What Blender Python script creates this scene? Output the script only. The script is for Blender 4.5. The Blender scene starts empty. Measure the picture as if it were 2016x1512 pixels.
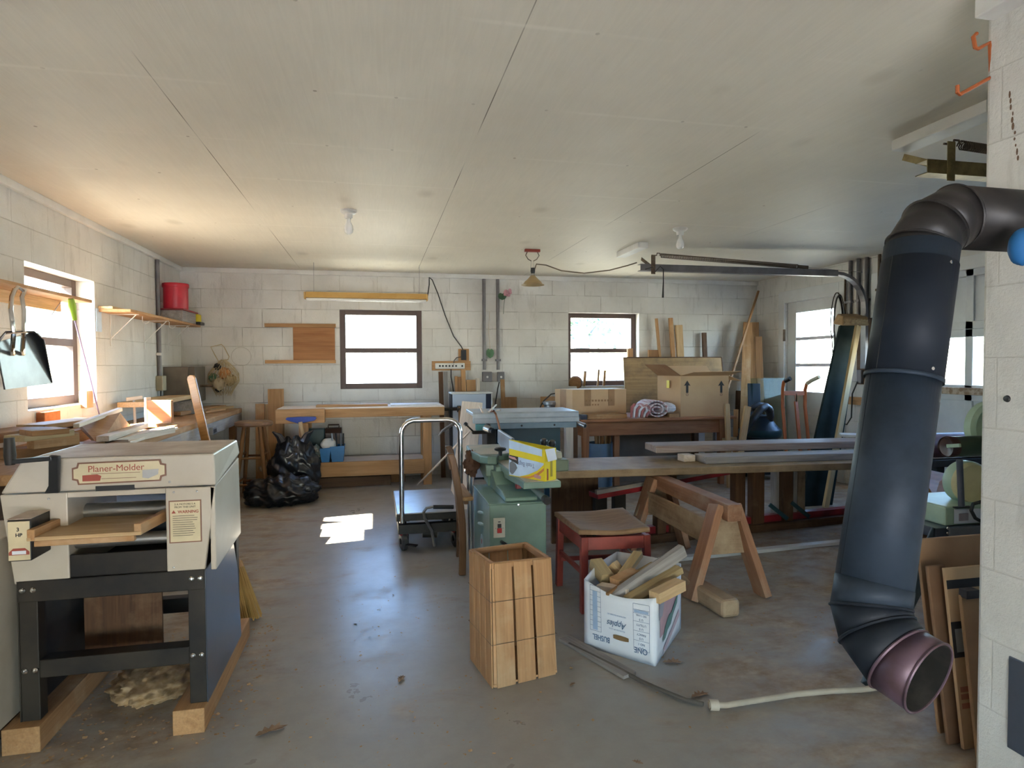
import bpy, math, random
from mathutils import Vector as V, Matrix, noise
random.seed(11)
SC = bpy.context.scene
COL = SC.collection
# ------------------------------------------------------------------ camera
FPX, YAW, PITCH, ROLL, CAMH = 1237.0, .2138, .0297, .0053, 1.25
H = 2.30            # ceiling height
YB, XL, XR = 7.22, -2.0, 4.78   # inner faces of the back, left and right walls
YF = -2.2
_f = V((math.sin(YAW)*math.cos(PITCH), math.cos(YAW)*math.cos(PITCH), -math.sin(PITCH)))
_r = V((math.cos(YAW), -math.sin(YAW), 0))
_d = _f.cross(_r)
RIGHT = _r*math.cos(ROLL) + _d*math.sin(ROLL)
DOWN = -_r*math.sin(ROLL) + _d*math.cos(ROLL)
FWD = _f
CAM = V((0, 0, CAMH))
cd = bpy.data.cameras.new('camera'); cam = bpy.data.objects.new('camera', cd); COL.objects.link(cam)
cd.sensor_width = 36.0; cd.lens = FPX/2016*36.0; cd.clip_start = .02; cd.clip_end = 500
M = Matrix((RIGHT, -DOWN, -FWD)).transposed().to_4x4(); M.translation = CAM
cam.matrix_world = M
SC.camera = cam

def P(u, v, x=None, y=None, z=None, d=None):
    """point of the room seen at photo pixel (u, v) on the plane x=, y= or z= (or at view depth d)"""
    r = RIGHT*((u-1008)/FPX) + DOWN*((v-756)/FPX) + FWD
    if x is not None: t = (x-CAM.x)/r.x
    elif y is not None: t = (y-CAM.y)/r.y
    elif z is not None: t = (z-CAM.z)/r.z
    else: t = d
    return CAM + r*t

# ------------------------------------------------------------------ mesh helper
def basis(n, up=(0, 0, 1)):
    n = V(n).normalized(); up = V(up)
    if abs(n.dot(up)) > .98: up = V((0, 1, 0)) if abs(n.y) < .9 else V((1, 0, 0))
    s = n.cross(up).normalized(); u = s.cross(n).normalized()
    return n, s, u

def rotz(a): return Matrix.Rotation(math.radians(a), 3, 'Z')
def rotx(a): return Matrix.Rotation(math.radians(a), 3, 'X')
def roty(a): return Matrix.Rotation(math.radians(a), 3, 'Y')

class MB:
    def __init__(s, R=None, O=(0, 0, 0)):
        s.v = []; s.f = []; s.g = []; s.R = R; s.O = V(O)
    def add(s, vs, fs, gs=None):
        b = len(s.v)
        vs = [V(p) for p in vs]
        s.g += [tuple(g) for g in gs] if gs else [tuple(p) for p in vs]
        if s.R is not None: vs = [s.R @ p for p in vs]
        s.v += [p + s.O for p in vs]
        s.f += [tuple(b+i for i in f) for f in fs]
        return s
    def box(s, c, size, R=None):
        c = V(c); x, y, z = (k/2 for k in size)
        loc = [V((i*x, j*y, k*z)) for k in (-1, 1) for j in (-1, 1) for i in (-1, 1)]
        gs = loc
        m = max(size)
        if m == size[1]: gs = [V((p.y, p.x, p.z)) for p in loc]
        elif m == size[2]: gs = [V((p.z, p.x, p.y)) for p in loc]
        vs = [c + (R @ p if R else p) for p in loc]
        return s.add(vs, [(0,2,3,1),(4,5,7,6),(0,1,5,4),(2,6,7,3),(0,4,6,2),(1,3,7,5)], gs)
    def b2(s, lo, hi):
        lo, hi = V(lo), V(hi)
        return s.box((lo+hi)/2, hi-lo)
    def bar(s, p, q, w, h, up=(0, 0, 1), w2=None, h2=None):
        p, q = V(p), V(q); n, sd, u = basis(q-p, up); L = (q-p).length
        w2 = w if w2 is None else w2; h2 = h if h2 is None else h2
        vs = []; gs = []
        for (o, t, ww, hh) in ((p, 0, w, h), (q, L, w2, h2)):
            for a, b in ((-1,-1),(1,-1),(1,1),(-1,1)):
                vs.append(o + sd*(a*ww/2) + u*(b*hh/2)); gs.append((t, a*ww/2, b*hh/2))
        return s.add(vs, [(0,3,2,1),(4,5,6,7),(0,1,5,4),(1,2,6,5),(2,3,7,6),(3,0,4,7)], gs)
    def prism(s, pts, o, u, v, n, dep):
        o, u, v, n = V(o), V(u), V(v), V(n); k = len(pts)
        vs = [o + u*a + v*b for a, b in pts] + [o + u*a + v*b + n*dep for a, b in pts]
        gs = [(a, b, 0) for a, b in pts] + [(a, b, dep) for a, b in pts]
        fs = [tuple(range(k))[::-1], tuple(range(k, 2*k))] + [(i, (i+1) % k, k+(i+1) % k, k+i) for i in range(k)]
        return s.add(vs, fs, gs)
    def tube(s, pts, r, seg=10, caps=True, closed=False):
        pts = [V(p) for p in pts]; N = len(pts)
        rs = r if isinstance(r, (list, tuple)) else [r]*N
        vs = []; gs = []; prev = None; L = 0
        for i, p in enumerate(pts):
            if closed: t = pts[(i+1) % N] - pts[i-1]
            else: t = pts[min(i+1, N-1)] - pts[max(i-1, 0)]
            t.normalize()
            if prev is None: _, a, b = basis(t)
            else:
                a = prev - t*prev.dot(t); a.normalize(); b = a.cross(t)
            prev = a
            if i: L += (p - pts[i-1]).length
            for k in range(seg):
                th = 2*math.pi*k/seg
                vs.append(p + (a*math.cos(th) + b*math.sin(th))*rs[i]); gs.append((L, math.cos(th)*rs[i], math.sin(th)*rs[i]))
        fs = []
        for i in range(N if closed else N-1):
            j = (i+1) % N
            for k in range(seg):
                k2 = (k+1) % seg
                fs.append((i*seg+k, j*seg+k, j*seg+k2, i*seg+k2))
        if caps and not closed:
            fs.append(tuple(range(seg))); fs.append(tuple((N-1)*seg+k for k in range(seg))[::-1])
        return s.add(vs, fs, gs)
    def lathe(s, prof, o, axis=(0, 0, 1), seg=24):
        n, a, b = basis(axis); o = V(o); vs = []; fs = []
        for r, z in prof:
            for k in range(seg):
                th = 2*math.pi*k/seg
                vs.append(o + n*z + (a*math.cos(th) + b*math.sin(th))*max(r, 1e-4))
        for i in range(len(prof)-1):
            for k in range(seg):
                k2 = (k+1) % seg
                fs.append((i*seg+k, i*seg+k2, (i+1)*seg+k2, (i+1)*seg+k))
        return s.add(vs, fs)
    def grid(s, fn, nu, nv, gfn=None):
        vs = [fn(i/nu, j/nv) for i in range(nu+1) for j in range(nv+1)]
        fs = [(i*(nv+1)+j, (i+1)*(nv+1)+j, (i+1)*(nv+1)+j+1, i*(nv+1)+j+1) for i in range(nu) for j in range(nv)]
        return s.add(vs, fs)
    def blob(s, c, rad, amp=.12, fr=3.0, seed=0, nu=40, nv=24, flat=True, fn=None):
        c = V(c); vs = []
        for j in range(nv+1):
            ph = math.pi*j/nv
            for i in range(nu):
                th = 2*math.pi*i/nu
                d = V((math.sin(ph)*math.cos(th), math.sin(ph)*math.sin(th), math.cos(ph)))
                k = 1 + amp*noise.fractal(d*fr + V((seed, seed*1.7, 0)), .6, 2.1, 5)
                p = V((d.x*rad[0], d.y*rad[1], d.z*rad[2]))*k
                if fn: p = fn(p)
                p = p + c
                if flat and p.z < c.z - rad[2]*.8: p.z = c.z - rad[2]*.8
                vs.append(p)
        fs = [(j*nu+i, (j+1)*nu+i, (j+1)*nu+(i+1) % nu, j*nu+(i+1) % nu) for j in range(nv) for i in range(nu)]
        return s.add(vs, fs)
    def build(s, name, mat, parent=None, bevel=0, smooth=False, label=None, solid=0, origin=None):
        me = bpy.data.meshes.new(name)
        vs = s.v
        if parent is not None: o = parent['_w']
        elif origin is not None: o = V(origin)
        else:
            lo = [min(p[i] for p in vs) for i in range(3)]; hi = [max(p[i] for p in vs) for i in range(3)]
            o = V(((lo[0]+hi[0])/2, (lo[1]+hi[1])/2, lo[2]))
        o = V(o)
        me.from_pydata([tuple(p-o) for p in vs], [], s.f)
        at = me.attributes.new('gc', 'FLOAT_VECTOR', 'POINT')
        at.data.foreach_set('vector', [c for g in s.g for c in g])
        me.validate(); me.update()
        me.materials.append(mat)
        ob = bpy.data.objects.new(name, me); COL.objects.link(ob)
        if parent is not None:
            ob.parent = parent; ob['_w'] = o
        else:
            ob.location = o; ob['_w'] = o
        if smooth:
            me.shade_smooth(); me.set_sharp_from_angle(angle=math.radians(38))
        if solid:
            m = ob.modifiers.new('thick', 'SOLIDIFY'); m.thickness = solid; m.offset = 0
        if bevel:
            m = ob.modifiers.new('edge', 'BEVEL'); m.width = bevel; m.segments = 2; m.limit_method = 'ANGLE'; m.angle_limit = math.radians(50)
        if label: ob['label'] = label
        return ob

def tag(o, label, cat, group=None, kind=None):
    o['label'] = label; o['category'] = cat
    if group: o['group'] = group
    if kind: o['kind'] = kind
    return o
def thing(name, label, cat, loc=(0, 0, 0), group=None):
    o = bpy.data.objects.new(name, None); COL.objects.link(o); o.location = loc; o['_w'] = V(loc)
    o.empty_display_size = .05
    return tag(o, label, cat, group)
def struct(name, mb, mat, bevel=0, smooth=False, parent=None):
    o = mb.build(name, mat, parent, bevel, smooth, origin=(0, 0, 0)); o['kind'] = 'structure'; return o
def group_node(name, loc=(0, 0, 0)):
    o = bpy.data.objects.new(name, None); COL.objects.link(o); o.location = loc; o['_w'] = V(loc); o['kind'] = 'structure'; return o
def one(name, label, cat, mb, mat, bevel=0, smooth=False, group=None, solid=0):
    return tag(mb.build(name, mat, None, bevel, smooth, solid=solid), label, cat, group)
def board(name, label, p, q, w, t, mat, up=(0, 0, 1), group=None, cat='board', bevel=.002):
    return one(name, label, cat, MB().bar(p, q, w, t, up), mat, bevel, group=group)

def text(txt, size, o, u, v, mat, parent, name='lettering', align='CENTER', depth=.0006, sx=1.0, bold=0, shear=0):
    """flat lettering lying in the plane (u, v) with its baseline start/centre at o"""
    cu = bpy.data.curves.new('t', 'FONT'); cu.body = txt; cu.size = size; cu.align_x = align; cu.extrude = depth/2; cu.offset = bold; cu.shear = shear
    tmp = bpy.data.objects.new('t', cu); COL.objects.link(tmp)
    dg = bpy.context.evaluated_depsgraph_get()
    me = bpy.data.meshes.new_from_object(tmp.evaluated_get(dg))
    bpy.data.objects.remove(tmp)
    u, v = V(u).normalized(), V(v).normalized(); n = u.cross(v)
    mb = MB()
    mb.add([V(o) + u*(q.co.x*sx) + v*q.co.y + n*q.co.z for q in me.vertices], [tuple(p.vertices) for p in me.polygons])
    bpy.data.meshes.remove(me)
    return mb.build(name, mat, parent)

# ------------------------------------------------------------------ materials
def _new(name):
    m = bpy.data.materials.new(name); m.use_nodes = True
    nt = m.node_tree; b = nt.nodes['Principled BSDF']
    return m, nt, b
def L(nt, a, b): nt.links.new(a, b)
def N(nt, t, **k):
    n = nt.nodes.new(t)
    for a, b in k.items(): setattr(n, a, b)
    return n
def mixc(nt, fac, a, b, mode='MIX'):
    n = N(nt, 'ShaderNodeMix', data_type='RGBA', blend_type=mode)
    for sock, val in ((n.inputs[0], fac), (n.inputs[6], a), (n.inputs[7], b)):
        if hasattr(val, 'type') and hasattr(val, 'node'): L(nt, val, sock)
        elif isinstance(val, (int, float)): sock.default_value = val
        else: sock.default_value = (*val, 1) if len(val) == 3 else val
    return n.outputs[2]
def ramp(nt, fac, stops):
    r = N(nt, 'ShaderNodeValToRGB'); L(nt, fac, r.inputs[0]); e = r.color_ramp.elements
    while len(e) < len(stops): e.new(.5)
    for i, (p, c) in enumerate(stops):
        e[i].position = p; e[i].color = (c, c, c, 1) if isinstance(c, (int, float)) else (*c, 1)
    return r.outputs[0]
def noise_n(nt, vec, scale, detail=4, rough=.55, dist=0):
    n = N(nt, 'ShaderNodeTexNoise'); n.inputs['Scale'].default_value = scale; n.inputs['Detail'].default_value = detail
    n.inputs['Roughness'].default_value = rough; n.inputs['Distortion'].default_value = dist
    if vec is not None: L(nt, vec, n.inputs['Vector'])
    return n.outputs[0]
def bump(nt, b, h, s=.3, dist=.01):
    n = N(nt, 'ShaderNodeBump'); n.inputs['Strength'].default_value = s; n.inputs['Distance'].default_value = dist
    L(nt, h, n.inputs['Height']); L(nt, n.outputs[0], b.inputs['Normal']); return n
def worldpos(nt):
    return N(nt, 'ShaderNodeNewGeometry').outputs['Position']
def mapping(nt, vec, scale=(1, 1, 1), loc=(0, 0, 0), rot=(0, 0, 0)):
    m = N(nt, 'ShaderNodeMapping'); L(nt, vec, m.inputs[0]); m.inputs['Scale'].default_value = scale; m.inputs['Location'].default_value = loc; m.inputs['Rotation'].default_value = rot
    return m.outputs[0]

def mat(name, c, rough=.6, metal=0, c2=None, scale=6, lo=.4, hi=.65, bmp=0, coat=0, spec=.5):
    m, nt, b = _new(name)
    b.inputs['Roughness'].default_value = rough; b.inputs['Metallic'].default_value = metal
    b.inputs['Coat Weight'].default_value = coat; b.inputs['Specular IOR Level'].default_value = spec
    tc = N(nt, 'ShaderNodeTexCoord').outputs['Object']
    n = noise_n(nt, tc, scale, 5, .6)
    if c2 is None: c2 = tuple(k*.82 for k in c)
    f = ramp(nt, n, [(lo, 0.), (hi, 1.)])
    L(nt, mixc(nt, f, c, c2), b.inputs['Base Color'])
    if bmp: bump(nt, b, noise_n(nt, tc, scale*6, 3), bmp, .004)
    return m
def wood(name, c1, c2, rough=.62, dust=None, g=1.0, dustlo=.5):
    m, nt, b = _new(name)
    b.inputs['Roughness'].default_value = rough; b.inputs['Specular IOR Level'].default_value = .3
    a = N(nt, 'ShaderNodeAttribute', attribute_name='gc').outputs['Vector']
    oi = N(nt, 'ShaderNodeObjectInfo').outputs['Random']
    off = N(nt, 'ShaderNodeVectorMath', operation='SCALE'); off.inputs[0].default_value = (13, 7, 5); L(nt, oi, off.inputs['Scale'])
    ad = N(nt, 'ShaderNodeVectorMath', operation='ADD'); L(nt, a, ad.inputs[0]); L(nt, off.outputs[0], ad.inputs[1])
    vec = mapping(nt, ad.outputs[0], (1.3*g, 16*g, 16*g))
    n1 = noise_n(nt, vec, 1.6, 5, .6, 1.2)
    fine = noise_n(nt, mapping(nt, ad.outputs[0], (6*g, 140*g, 140*g)), 1.0, 2)
    f = ramp(nt, n1, [(.3, 0.), (.72, 1.)])
    col = mixc(nt, f, c1, c2)
    mx = N(nt, 'ShaderNodeMath', operation='MULTIPLY_ADD'); L(nt, fine, mx.inputs[0]); mx.inputs[1].default_value = .5; mx.inputs[2].default_value = .75
    mul = N(nt, 'ShaderNodeVectorMath', operation='SCALE'); L(nt, col, mul.inputs[0]); L(nt, mx.outputs[0], mul.inputs['Scale'])
    rv = N(nt, 'ShaderNodeMath', operation='MULTIPLY_ADD'); L(nt, oi, rv.inputs[0]); rv.inputs[1].default_value = .3; rv.inputs[2].default_value = .85
    mul2 = N(nt, 'ShaderNodeVectorMath', operation='SCALE'); L(nt, mul.outputs[0], mul2.inputs[0]); L(nt, rv.outputs[0], mul2.inputs['Scale'])
    out = mul2.outputs[0]
    if dust:
        d = ramp(nt, noise_n(nt, ad.outputs[0], 5, 5, .65), [(dustlo-.1, 0.), (dustlo+.2, 1.)])
        out = mixc(nt, d, out, dust)
    L(nt, out, b.inputs['Base Color'])
    bump(nt, b, fine, .25, .002)
    return m

def block_wall(name, axis, jt=1.0):
    m, nt, b = _new(name)
    p = worldpos(nt); sx = N(nt, 'ShaderNodeSeparateXYZ'); L(nt, p, sx.inputs[0])
    cx = N(nt, 'ShaderNodeCombineXYZ'); L(nt, sx.outputs[0 if axis == 'x' else 1], cx.inputs[0]); L(nt, sx.outputs[2], cx.inputs[1])
    v = mapping(nt, cx.outputs[0], loc=(.17, -.050, 0))
    wob = noise_n(nt, p, 9, 3)
    wv = N(nt, 'ShaderNodeVectorMath', operation='SCALE'); L(nt, wob, wv.inputs['Scale']); wv.inputs[0].default_value = (.006, .006, 0)
    va = N(nt, 'ShaderNodeVectorMath', operation='ADD'); L(nt, v, va.inputs[0]); L(nt, wv.outputs[0], va.inputs[1])
    br = N(nt, 'ShaderNodeTexBrick'); L(nt, va.outputs[0], br.inputs['Vector'])
    br.inputs['Scale'].default_value = 1; br.inputs['Brick Width'].default_value = .4064; br.inputs['Row Height'].default_value = .2032
    br.inputs['Mortar Size'].default_value = .004; br.inputs['Mortar Smooth'].default_value = .8
    br.inputs['Color1'].default_value = (.73, .715, .68, 1); br.inputs['Color2'].default_value = (.67, .655, .62, 1); br.inputs['Mortar'].default_value = (.64-.09*jt, .62-.09*jt, .58-.10*jt, 1)
    big = ramp(nt, noise_n(nt, p, 1.3, 5, .6), [(.40, 0.), (.72, 1.)])
    c = mixc(nt, big, br.outputs[0], (.55, .53, .49))
    # cracks open here and there along the joints
    crack = ramp(nt, noise_n(nt, p, 2.3, 3), [(.56, 0.), (.62, 1.)])
    mm = N(nt, 'ShaderNodeMath', operation='MULTIPLY'); L(nt, br.outputs['Fac'], mm.inputs[0]); L(nt, crack, mm.inputs[1])
    m2 = N(nt, 'ShaderNodeMath', operation='MULTIPLY'); L(nt, mm.outputs[0], m2.inputs[0]); m2.inputs[1].default_value = .75*jt
    c = mixc(nt, m2.outputs[0], c, (.22, .20, .17))
    # worn smudges, streaked upright
    sm = ramp(nt, noise_n(nt, mapping(nt, p, (9, 9, 2.2)), 1.0, 5, .7), [(.55, 0.), (.72, 1.)])
    sm2 = N(nt, 'ShaderNodeMath', operation='MULTIPLY'); L(nt, sm, sm2.inputs[0]); sm2.inputs[1].default_value = .5
    c = mixc(nt, sm2.outputs[0], c, (.36, .34, .31))
    L(nt, c, b.inputs['Base Color']); b.inputs['Roughness'].default_value = .55; b.inputs['Specular IOR Level'].default_value = .35
    hh = N(nt, 'ShaderNodeMath', operation='MULTIPLY_ADD'); L(nt, br.outputs['Fac'], hh.inputs[0]); hh.inputs[1].default_value = -1.0*jt
    L(nt, noise_n(nt, p, 60, 4, .7), hh.inputs[2])
    bump(nt, b, hh.outputs[0], .55, .006)
    return m

def ceiling_mat():
    m, nt, b = _new('painted plywood ceiling')
    p = worldpos(nt)
    v = mapping(nt, p, loc=(.78, -.62, 0), rot=(0, 0, 0))
    sw = N(nt, 'ShaderNodeSeparateXYZ'); L(nt, v, sw.inputs[0])
    cb = N(nt, 'ShaderNodeCombineXYZ'); L(nt, sw.outputs[1], cb.inputs[0]); L(nt, sw.outputs[0], cb.inputs[1])
    br = N(nt, 'ShaderNodeTexBrick', offset=.5); L(nt, cb.outputs[0], br.inputs['Vector'])
    br.inputs['Scale'].default_value = 1; br.inputs['Brick Width'].default_value = 40; br.inputs['Row Height'].default_value = 1.245
    br.inputs['Mortar Size'].default_value = .0022; br.inputs['Mortar Smooth'].default_value = .2
    part = ramp(nt, noise_n(nt, p, .9, 2), [(.42, 0.), (.55, 1.)])
    seam = N(nt, 'ShaderNodeMath', operation='MULTIPLY'); L(nt, br.outputs['Fac'], seam.inputs[0]); L(nt, part, seam.inputs[1])
    grain = noise_n(nt, mapping(nt, p, (26, 1.6, 1)), 1.6, 4, .6, 1.5)
    big = ramp(nt, noise_n(nt, p, .8, 4, .6), [(.35, 0.), (.7, 1.)])
    c = mixc(nt, big, (.72, .665, .565), (.63, .58, .49))
    g2 = ramp(nt, grain, [(.35, 0.), (.65, 1.)])
    gm = N(nt, 'ShaderNodeMath', operation='MULTIPLY'); L(nt, g2, gm.inputs[0]); gm.inputs[1].default_value = .16
    c = mixc(nt, gm.outputs[0], c, (.50, .455, .38))
    # nail heads on the joist lines
    nv = mapping(nt, p, (1/.305, 1/.61, 0), loc=(.2, .35, 0))
    fr = N(nt, 'ShaderNodeVectorMath', operation='FRACTION'); L(nt, nv, fr.inputs[0])
    sb = N(nt, 'ShaderNodeVectorMath', operation='SUBTRACT'); L(nt, fr.outputs[0], sb.inputs[0]); sb.inputs[1].default_value = (.5, .5, 0)
    sc = N(nt, 'ShaderNodeVectorMath', operation='MULTIPLY'); L(nt, sb.outputs[0], sc.inputs[0]); sc.inputs[1].default_value = (.305, .61, 0)
    ln = N(nt, 'ShaderNodeVectorMath', operation='LENGTH'); L(nt, sc.outputs[0], ln.inputs[0])
    dot = N(nt, 'ShaderNodeMath', operation='LESS_THAN'); L(nt, ln.outputs['Value'], dot.inputs[0]); dot.inputs[1].default_value = .0075
    pick = ramp(nt, noise_n(nt, p, 2.6, 2), [(.50, 0.), (.56, .75)])
    dm = N(nt, 'ShaderNodeMath', operation='MULTIPLY'); L(nt, dot.outputs[0], dm.inputs[0]); L(nt, pick, dm.inputs[1])
    c = mixc(nt, dm.outputs[0], c, (.27, .22, .16))
    c = mixc(nt, seam.outputs[0], c, (.17, .14, .10))
    # ridges of paint along the joist lines
    ys_ = N(nt, 'ShaderNodeSeparateXYZ'); L(nt, sc.outputs[0], ys_.inputs[0]); ab = N(nt, 'ShaderNodeMath', operation='ABSOLUTE'); L(nt, ys_.outputs[1], ab.inputs[0])
    rd = ramp(nt, ab.outputs[0], [(.003, .5), (.016, 0.)])
    rk = ramp(nt, noise_n(nt, mapping(nt, p, (.9, 2, 1)), 1.4, 3), [(.45, 0.), (.62, 1.)])
    rm = N(nt, 'ShaderNodeMath', operation='MULTIPLY'); L(nt, rd, rm.inputs[0]); L(nt, rk, rm.inputs[1])
    c = mixc(nt, rm.outputs[0], c, (.80, .745, .65))
    # knots telegraphing through the paint
    vo = N(nt, 'ShaderNodeTexVoronoi'); L(nt, mapping(nt, p, (2.4, 1.5, 0)), vo.inputs['Vector']); vo.inputs['Scale'].default_value = 1
    kn = ramp(nt, vo.outputs['Distance'], [(.05, .35), (.16, 0.)])
    c = mixc(nt, kn, c, (.38, .33, .25))
    L(nt, c, b.inputs['Base Color']); b.inputs['Roughness'].default_value = .6; b.inputs['Specular IOR Level'].default_value = .3
    hh = N(nt, 'ShaderNodeMath', operation='MULTIPLY_ADD'); L(nt, seam.outputs[0], hh.inputs[0]); hh.inputs[1].default_value = -4; L(nt, grain, hh.inputs[2])
    bump(nt, b, hh.outputs[0], .30, .003)
    return m

def floor_mat():
    m, nt, b = _new('sawdusty concrete')
    p = worldpos(nt)
    n1 = ramp(nt, noise_n(nt, p, 1.1, 6, .62), [(.25, 0.), (.78, 1.)])
    c = mixc(nt, n1, (.36, .345, .315), (.25, .235, .21))
    fine = ramp(nt, noise_n(nt, p, 14, 5, .7), [(.42, 0.), (.7, 1.)])
    fm = N(nt, 'ShaderNodeMath', operation='MULTIPLY'); L(nt, fine, fm.inputs[0]); fm.inputs[1].default_value = .4
    c = mixc(nt, fm.outputs[0], c, (.26, .235, .20))
    # sawdust: thick to the right of the machines and around the planer, thin on the walkway
    sx = N(nt, 'ShaderNodeSeparateXYZ'); L(nt, p, sx.inputs[0])
    rr = N(nt, 'ShaderNodeMapRange'); L(nt, sx.outputs[0], rr.inputs[0]); rr.inputs[1].default_value = .7; rr.inputs[2].default_value = 1.7
    ll = N(nt, 'ShaderNodeMapRange'); L(nt, sx.outputs[0], ll.inputs[0]); ll.inputs[1].default_value = -.25; ll.inputs[2].default_value = -.8
    sm = N(nt, 'ShaderNodeMath', operation='ADD'); L(nt, rr.outputs[0], sm.inputs[0]); L(nt, ll.outputs[0], sm.inputs[1])
    s2 = N(nt, 'ShaderNodeMath', operation='MULTIPLY_ADD'); L(nt, sm.outputs[0], s2.inputs[0]); s2.inputs[1].default_value = .24; s2.inputs[2].default_value = -.13
    s3 = N(nt, 'ShaderNodeMath', operation='ADD'); L(nt, s2.outputs[0], s3.inputs[0]); L(nt, noise_n(nt, mapping(nt, p, (1, 1.6, 1)), 2.2, 7, .68, .6), s3.inputs[1])
    du = ramp(nt, s3.outputs[0], [(.43, 0.), (.74, .9)])
    dc = mixc(nt, ramp(nt, noise_n(nt, mapping(nt, p, (1, 1.5, 1)), 7, 6, .7), [(.38, 0.), (.66, 1.)]), (.27, .17, .09), (.52, .42, .30))
    c = mixc(nt, du, c, dc)
    L(nt, c, b.inputs['Base Color'])
    rg = ramp(nt, noise_n(nt, p, 3.5, 5, .6), [(.3, .27), (.75, .40)])
    r2 = mixc(nt, du, rg, (.85, .85, .85))
    L(nt, r2, b.inputs['Roughness']); b.inputs['Specular IOR Level'].default_value = .5
    bump(nt, b, noise_n(nt, p, 45, 5, .7), .12, .003)
    return m
# ------------------------------------------------------------------ palette
PINE = wood('pine', (.47, .27, .125), (.34, .175, .072), dust=(.55, .40, .25), dustlo=.62)
PINE_L = wood('pale pine', (.62, .44, .25), (.50, .32, .15))
BEECH = wood('workbench wood', (.50, .285, .13), (.37, .195, .08), g=.8)
OAK = wood('brown oak', (.30, .155, .065), (.19, .09, .035))
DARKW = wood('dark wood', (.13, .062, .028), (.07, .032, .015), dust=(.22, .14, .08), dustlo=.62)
GREYW = wood('weathered grey wood', (.34, .315, .30), (.22, .20, .185), dust=(.40, .33, .25), dustlo=.6)
ROUGHW = wood('rough sawn brown wood', (.30, .20, .125), (.19, .115, .065), dust=(.42, .31, .20), dustlo=.5)
CRATEW = wood('crate veneer', (.49, .28, .135), (.37, .19, .085), g=.7, dust=(.48, .33, .19), dustlo=.6)
PALE = wood('pale planed wood', (.72, .62, .52), (.60, .50, .40))
BLOCKW = wood('yellowed offcut', (.48, .37, .20), (.36, .25, .12), g=.6)
MAPLE = wood('varnished maple', (.42, .20, .055), (.30, .13, .03), rough=.3)
PLY = wood('plywood', (.44, .20, .075), (.30, .12, .04), g=.45, rough=.5)
PLYT = wood('tan plywood', (.38, .25, .125), (.28, .175, .08), g=.4, dust=(.16, .11, .07), dustlo=.58)
SAWH = wood('reddish sawhorse wood', (.36, .185, .105), (.26, .12, .065), dust=(.38, .27, .18), dustlo=.58)
TABLEW = wood('red-brown table wood', (.36, .165, .078), (.23, .095, .042))
REDP = mat('worn red paint', (.30, .045, .028), .45, c2=(.20, .028, .018), scale=9, bmp=.1)
REDM = mat('red enamel', (.30, .02, .025), .4, c2=(.16, .012, .015))
RED = mat('red plastic can', (.52, .015, .035), .4)
CARD = mat('cardboard', (.55, .365, .205), .8, c2=(.50, .32, .175), scale=3)
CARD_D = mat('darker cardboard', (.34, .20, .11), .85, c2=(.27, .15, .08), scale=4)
CARD_L = mat('pale cardboard edge', (.62, .48, .34), .8)
TAPE = mat('brown packing tape', (.36, .205, .10), .3)
PRINT = mat('dark print', (.035, .03, .03), .7)
BLUEINK = mat('blue ink', (.10, .17, .28), .7)
PALEINK = mat('pale blue ink', (.34, .45, .62), .7)
REDINK = mat('red ink', (.36, .075, .05), .7)
FADEDRED = mat('faded red ink', (.58, .30, .30), .7)
GREENINK = mat('dull green ink', (.12, .22, .20), .7)
BOXWHITE = mat('white coated cardboard', (.70, .72, .76), .6, c2=(.64, .66, .71), scale=4)
CREAM = mat('cream enamel', (.52, .465, .385), .38, c2=(.46, .40, .315), scale=4, coat=.1)
CREAM_D = mat('dusty cream enamel', (.62, .53, .44), .6, c2=(.44, .33, .25), scale=5, lo=.35, hi=.6)
LABELC = mat('cream label', (.66, .56, .36), .35)
LABELB = mat('label border brown', (.22, .10, .06), .4)
BLACKM = mat('black painted steel', (.014, .012, .012), .5, c2=(.036, .028, .02), scale=5, spec=.3)
BLACKP = mat('black plastic', (.015, .015, .016), .4)
BAGM = mat('black bag film', (.012, .013, .016), .28, spec=.6)
STEELBLUE = mat('blue-grey enamel', (.065, .076, .10), .30, c2=(.05, .058, .078), scale=3, coat=.2)
CHROME = mat('chrome', (.72, .70, .68), .12, 1)
STEEL = mat('dull steel', (.40, .39, .38), .38, .9)
GALV = mat('galvanised conduit', (.20, .19, .195), .45, .35, c2=(.14, .13, .135))
RUST = mat('rusty brown steel', (.16, .115, .075), .6, .4, c2=(.09, .06, .04), scale=20)
BRASSY = mat('yellow-passivated steel', (.33, .26, .12), .5, .6, c2=(.20, .15, .07), scale=20)
PIPEM = mat('dull stovepipe steel', (.030, .044, .066), .52, .12, c2=(.018, .028, .042), scale=7, spec=.22)
PIPED = mat('black stovepipe', (.012, .017, .027), .55, .08, c2=(.018, .023, .032), scale=6, spec=.22)
PIPEB = mat('sooty elbow', (.022, .020, .020), .42, .2, c2=(.040, .033, .030), scale=8, spec=.4)
PIPEP = mat('heat-purpled steel', (.12, .075, .105), .45, .4, c2=(.08, .045, .05), scale=12)
SOOT_SHADE = mat('soot and bore shade', (.014, .013, .012), .95, c2=(.045, .04, .036), scale=14)
JGREEN = mat('machine green enamel', (.165, .26, .21), .38, c2=(.13, .21, .17), scale=5, coat=.15)
JGREEN_T = mat('dusty green table', (.47, .43, .34), .5, c2=(.33, .36, .29), scale=7)
SAWBLUE = mat('blue-grey saw steel', (.20, .285, .34), .35, c2=(.16, .235, .29), scale=5, coat=.1)
SAWTOP = mat('saw table aluminium', (.46, .51, .55), .38, .3, c2=(.38, .43, .47), scale=8)
SAWDARK = mat('dark teal cabinet', (.022, .07, .095), .4)
FENCE = mat('grey cast fence', (.37, .40, .44), .4, .3)
WHITEP = mat('white paint', (.70, .69, .66), .5, c2=(.62, .60, .57), scale=4)
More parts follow.
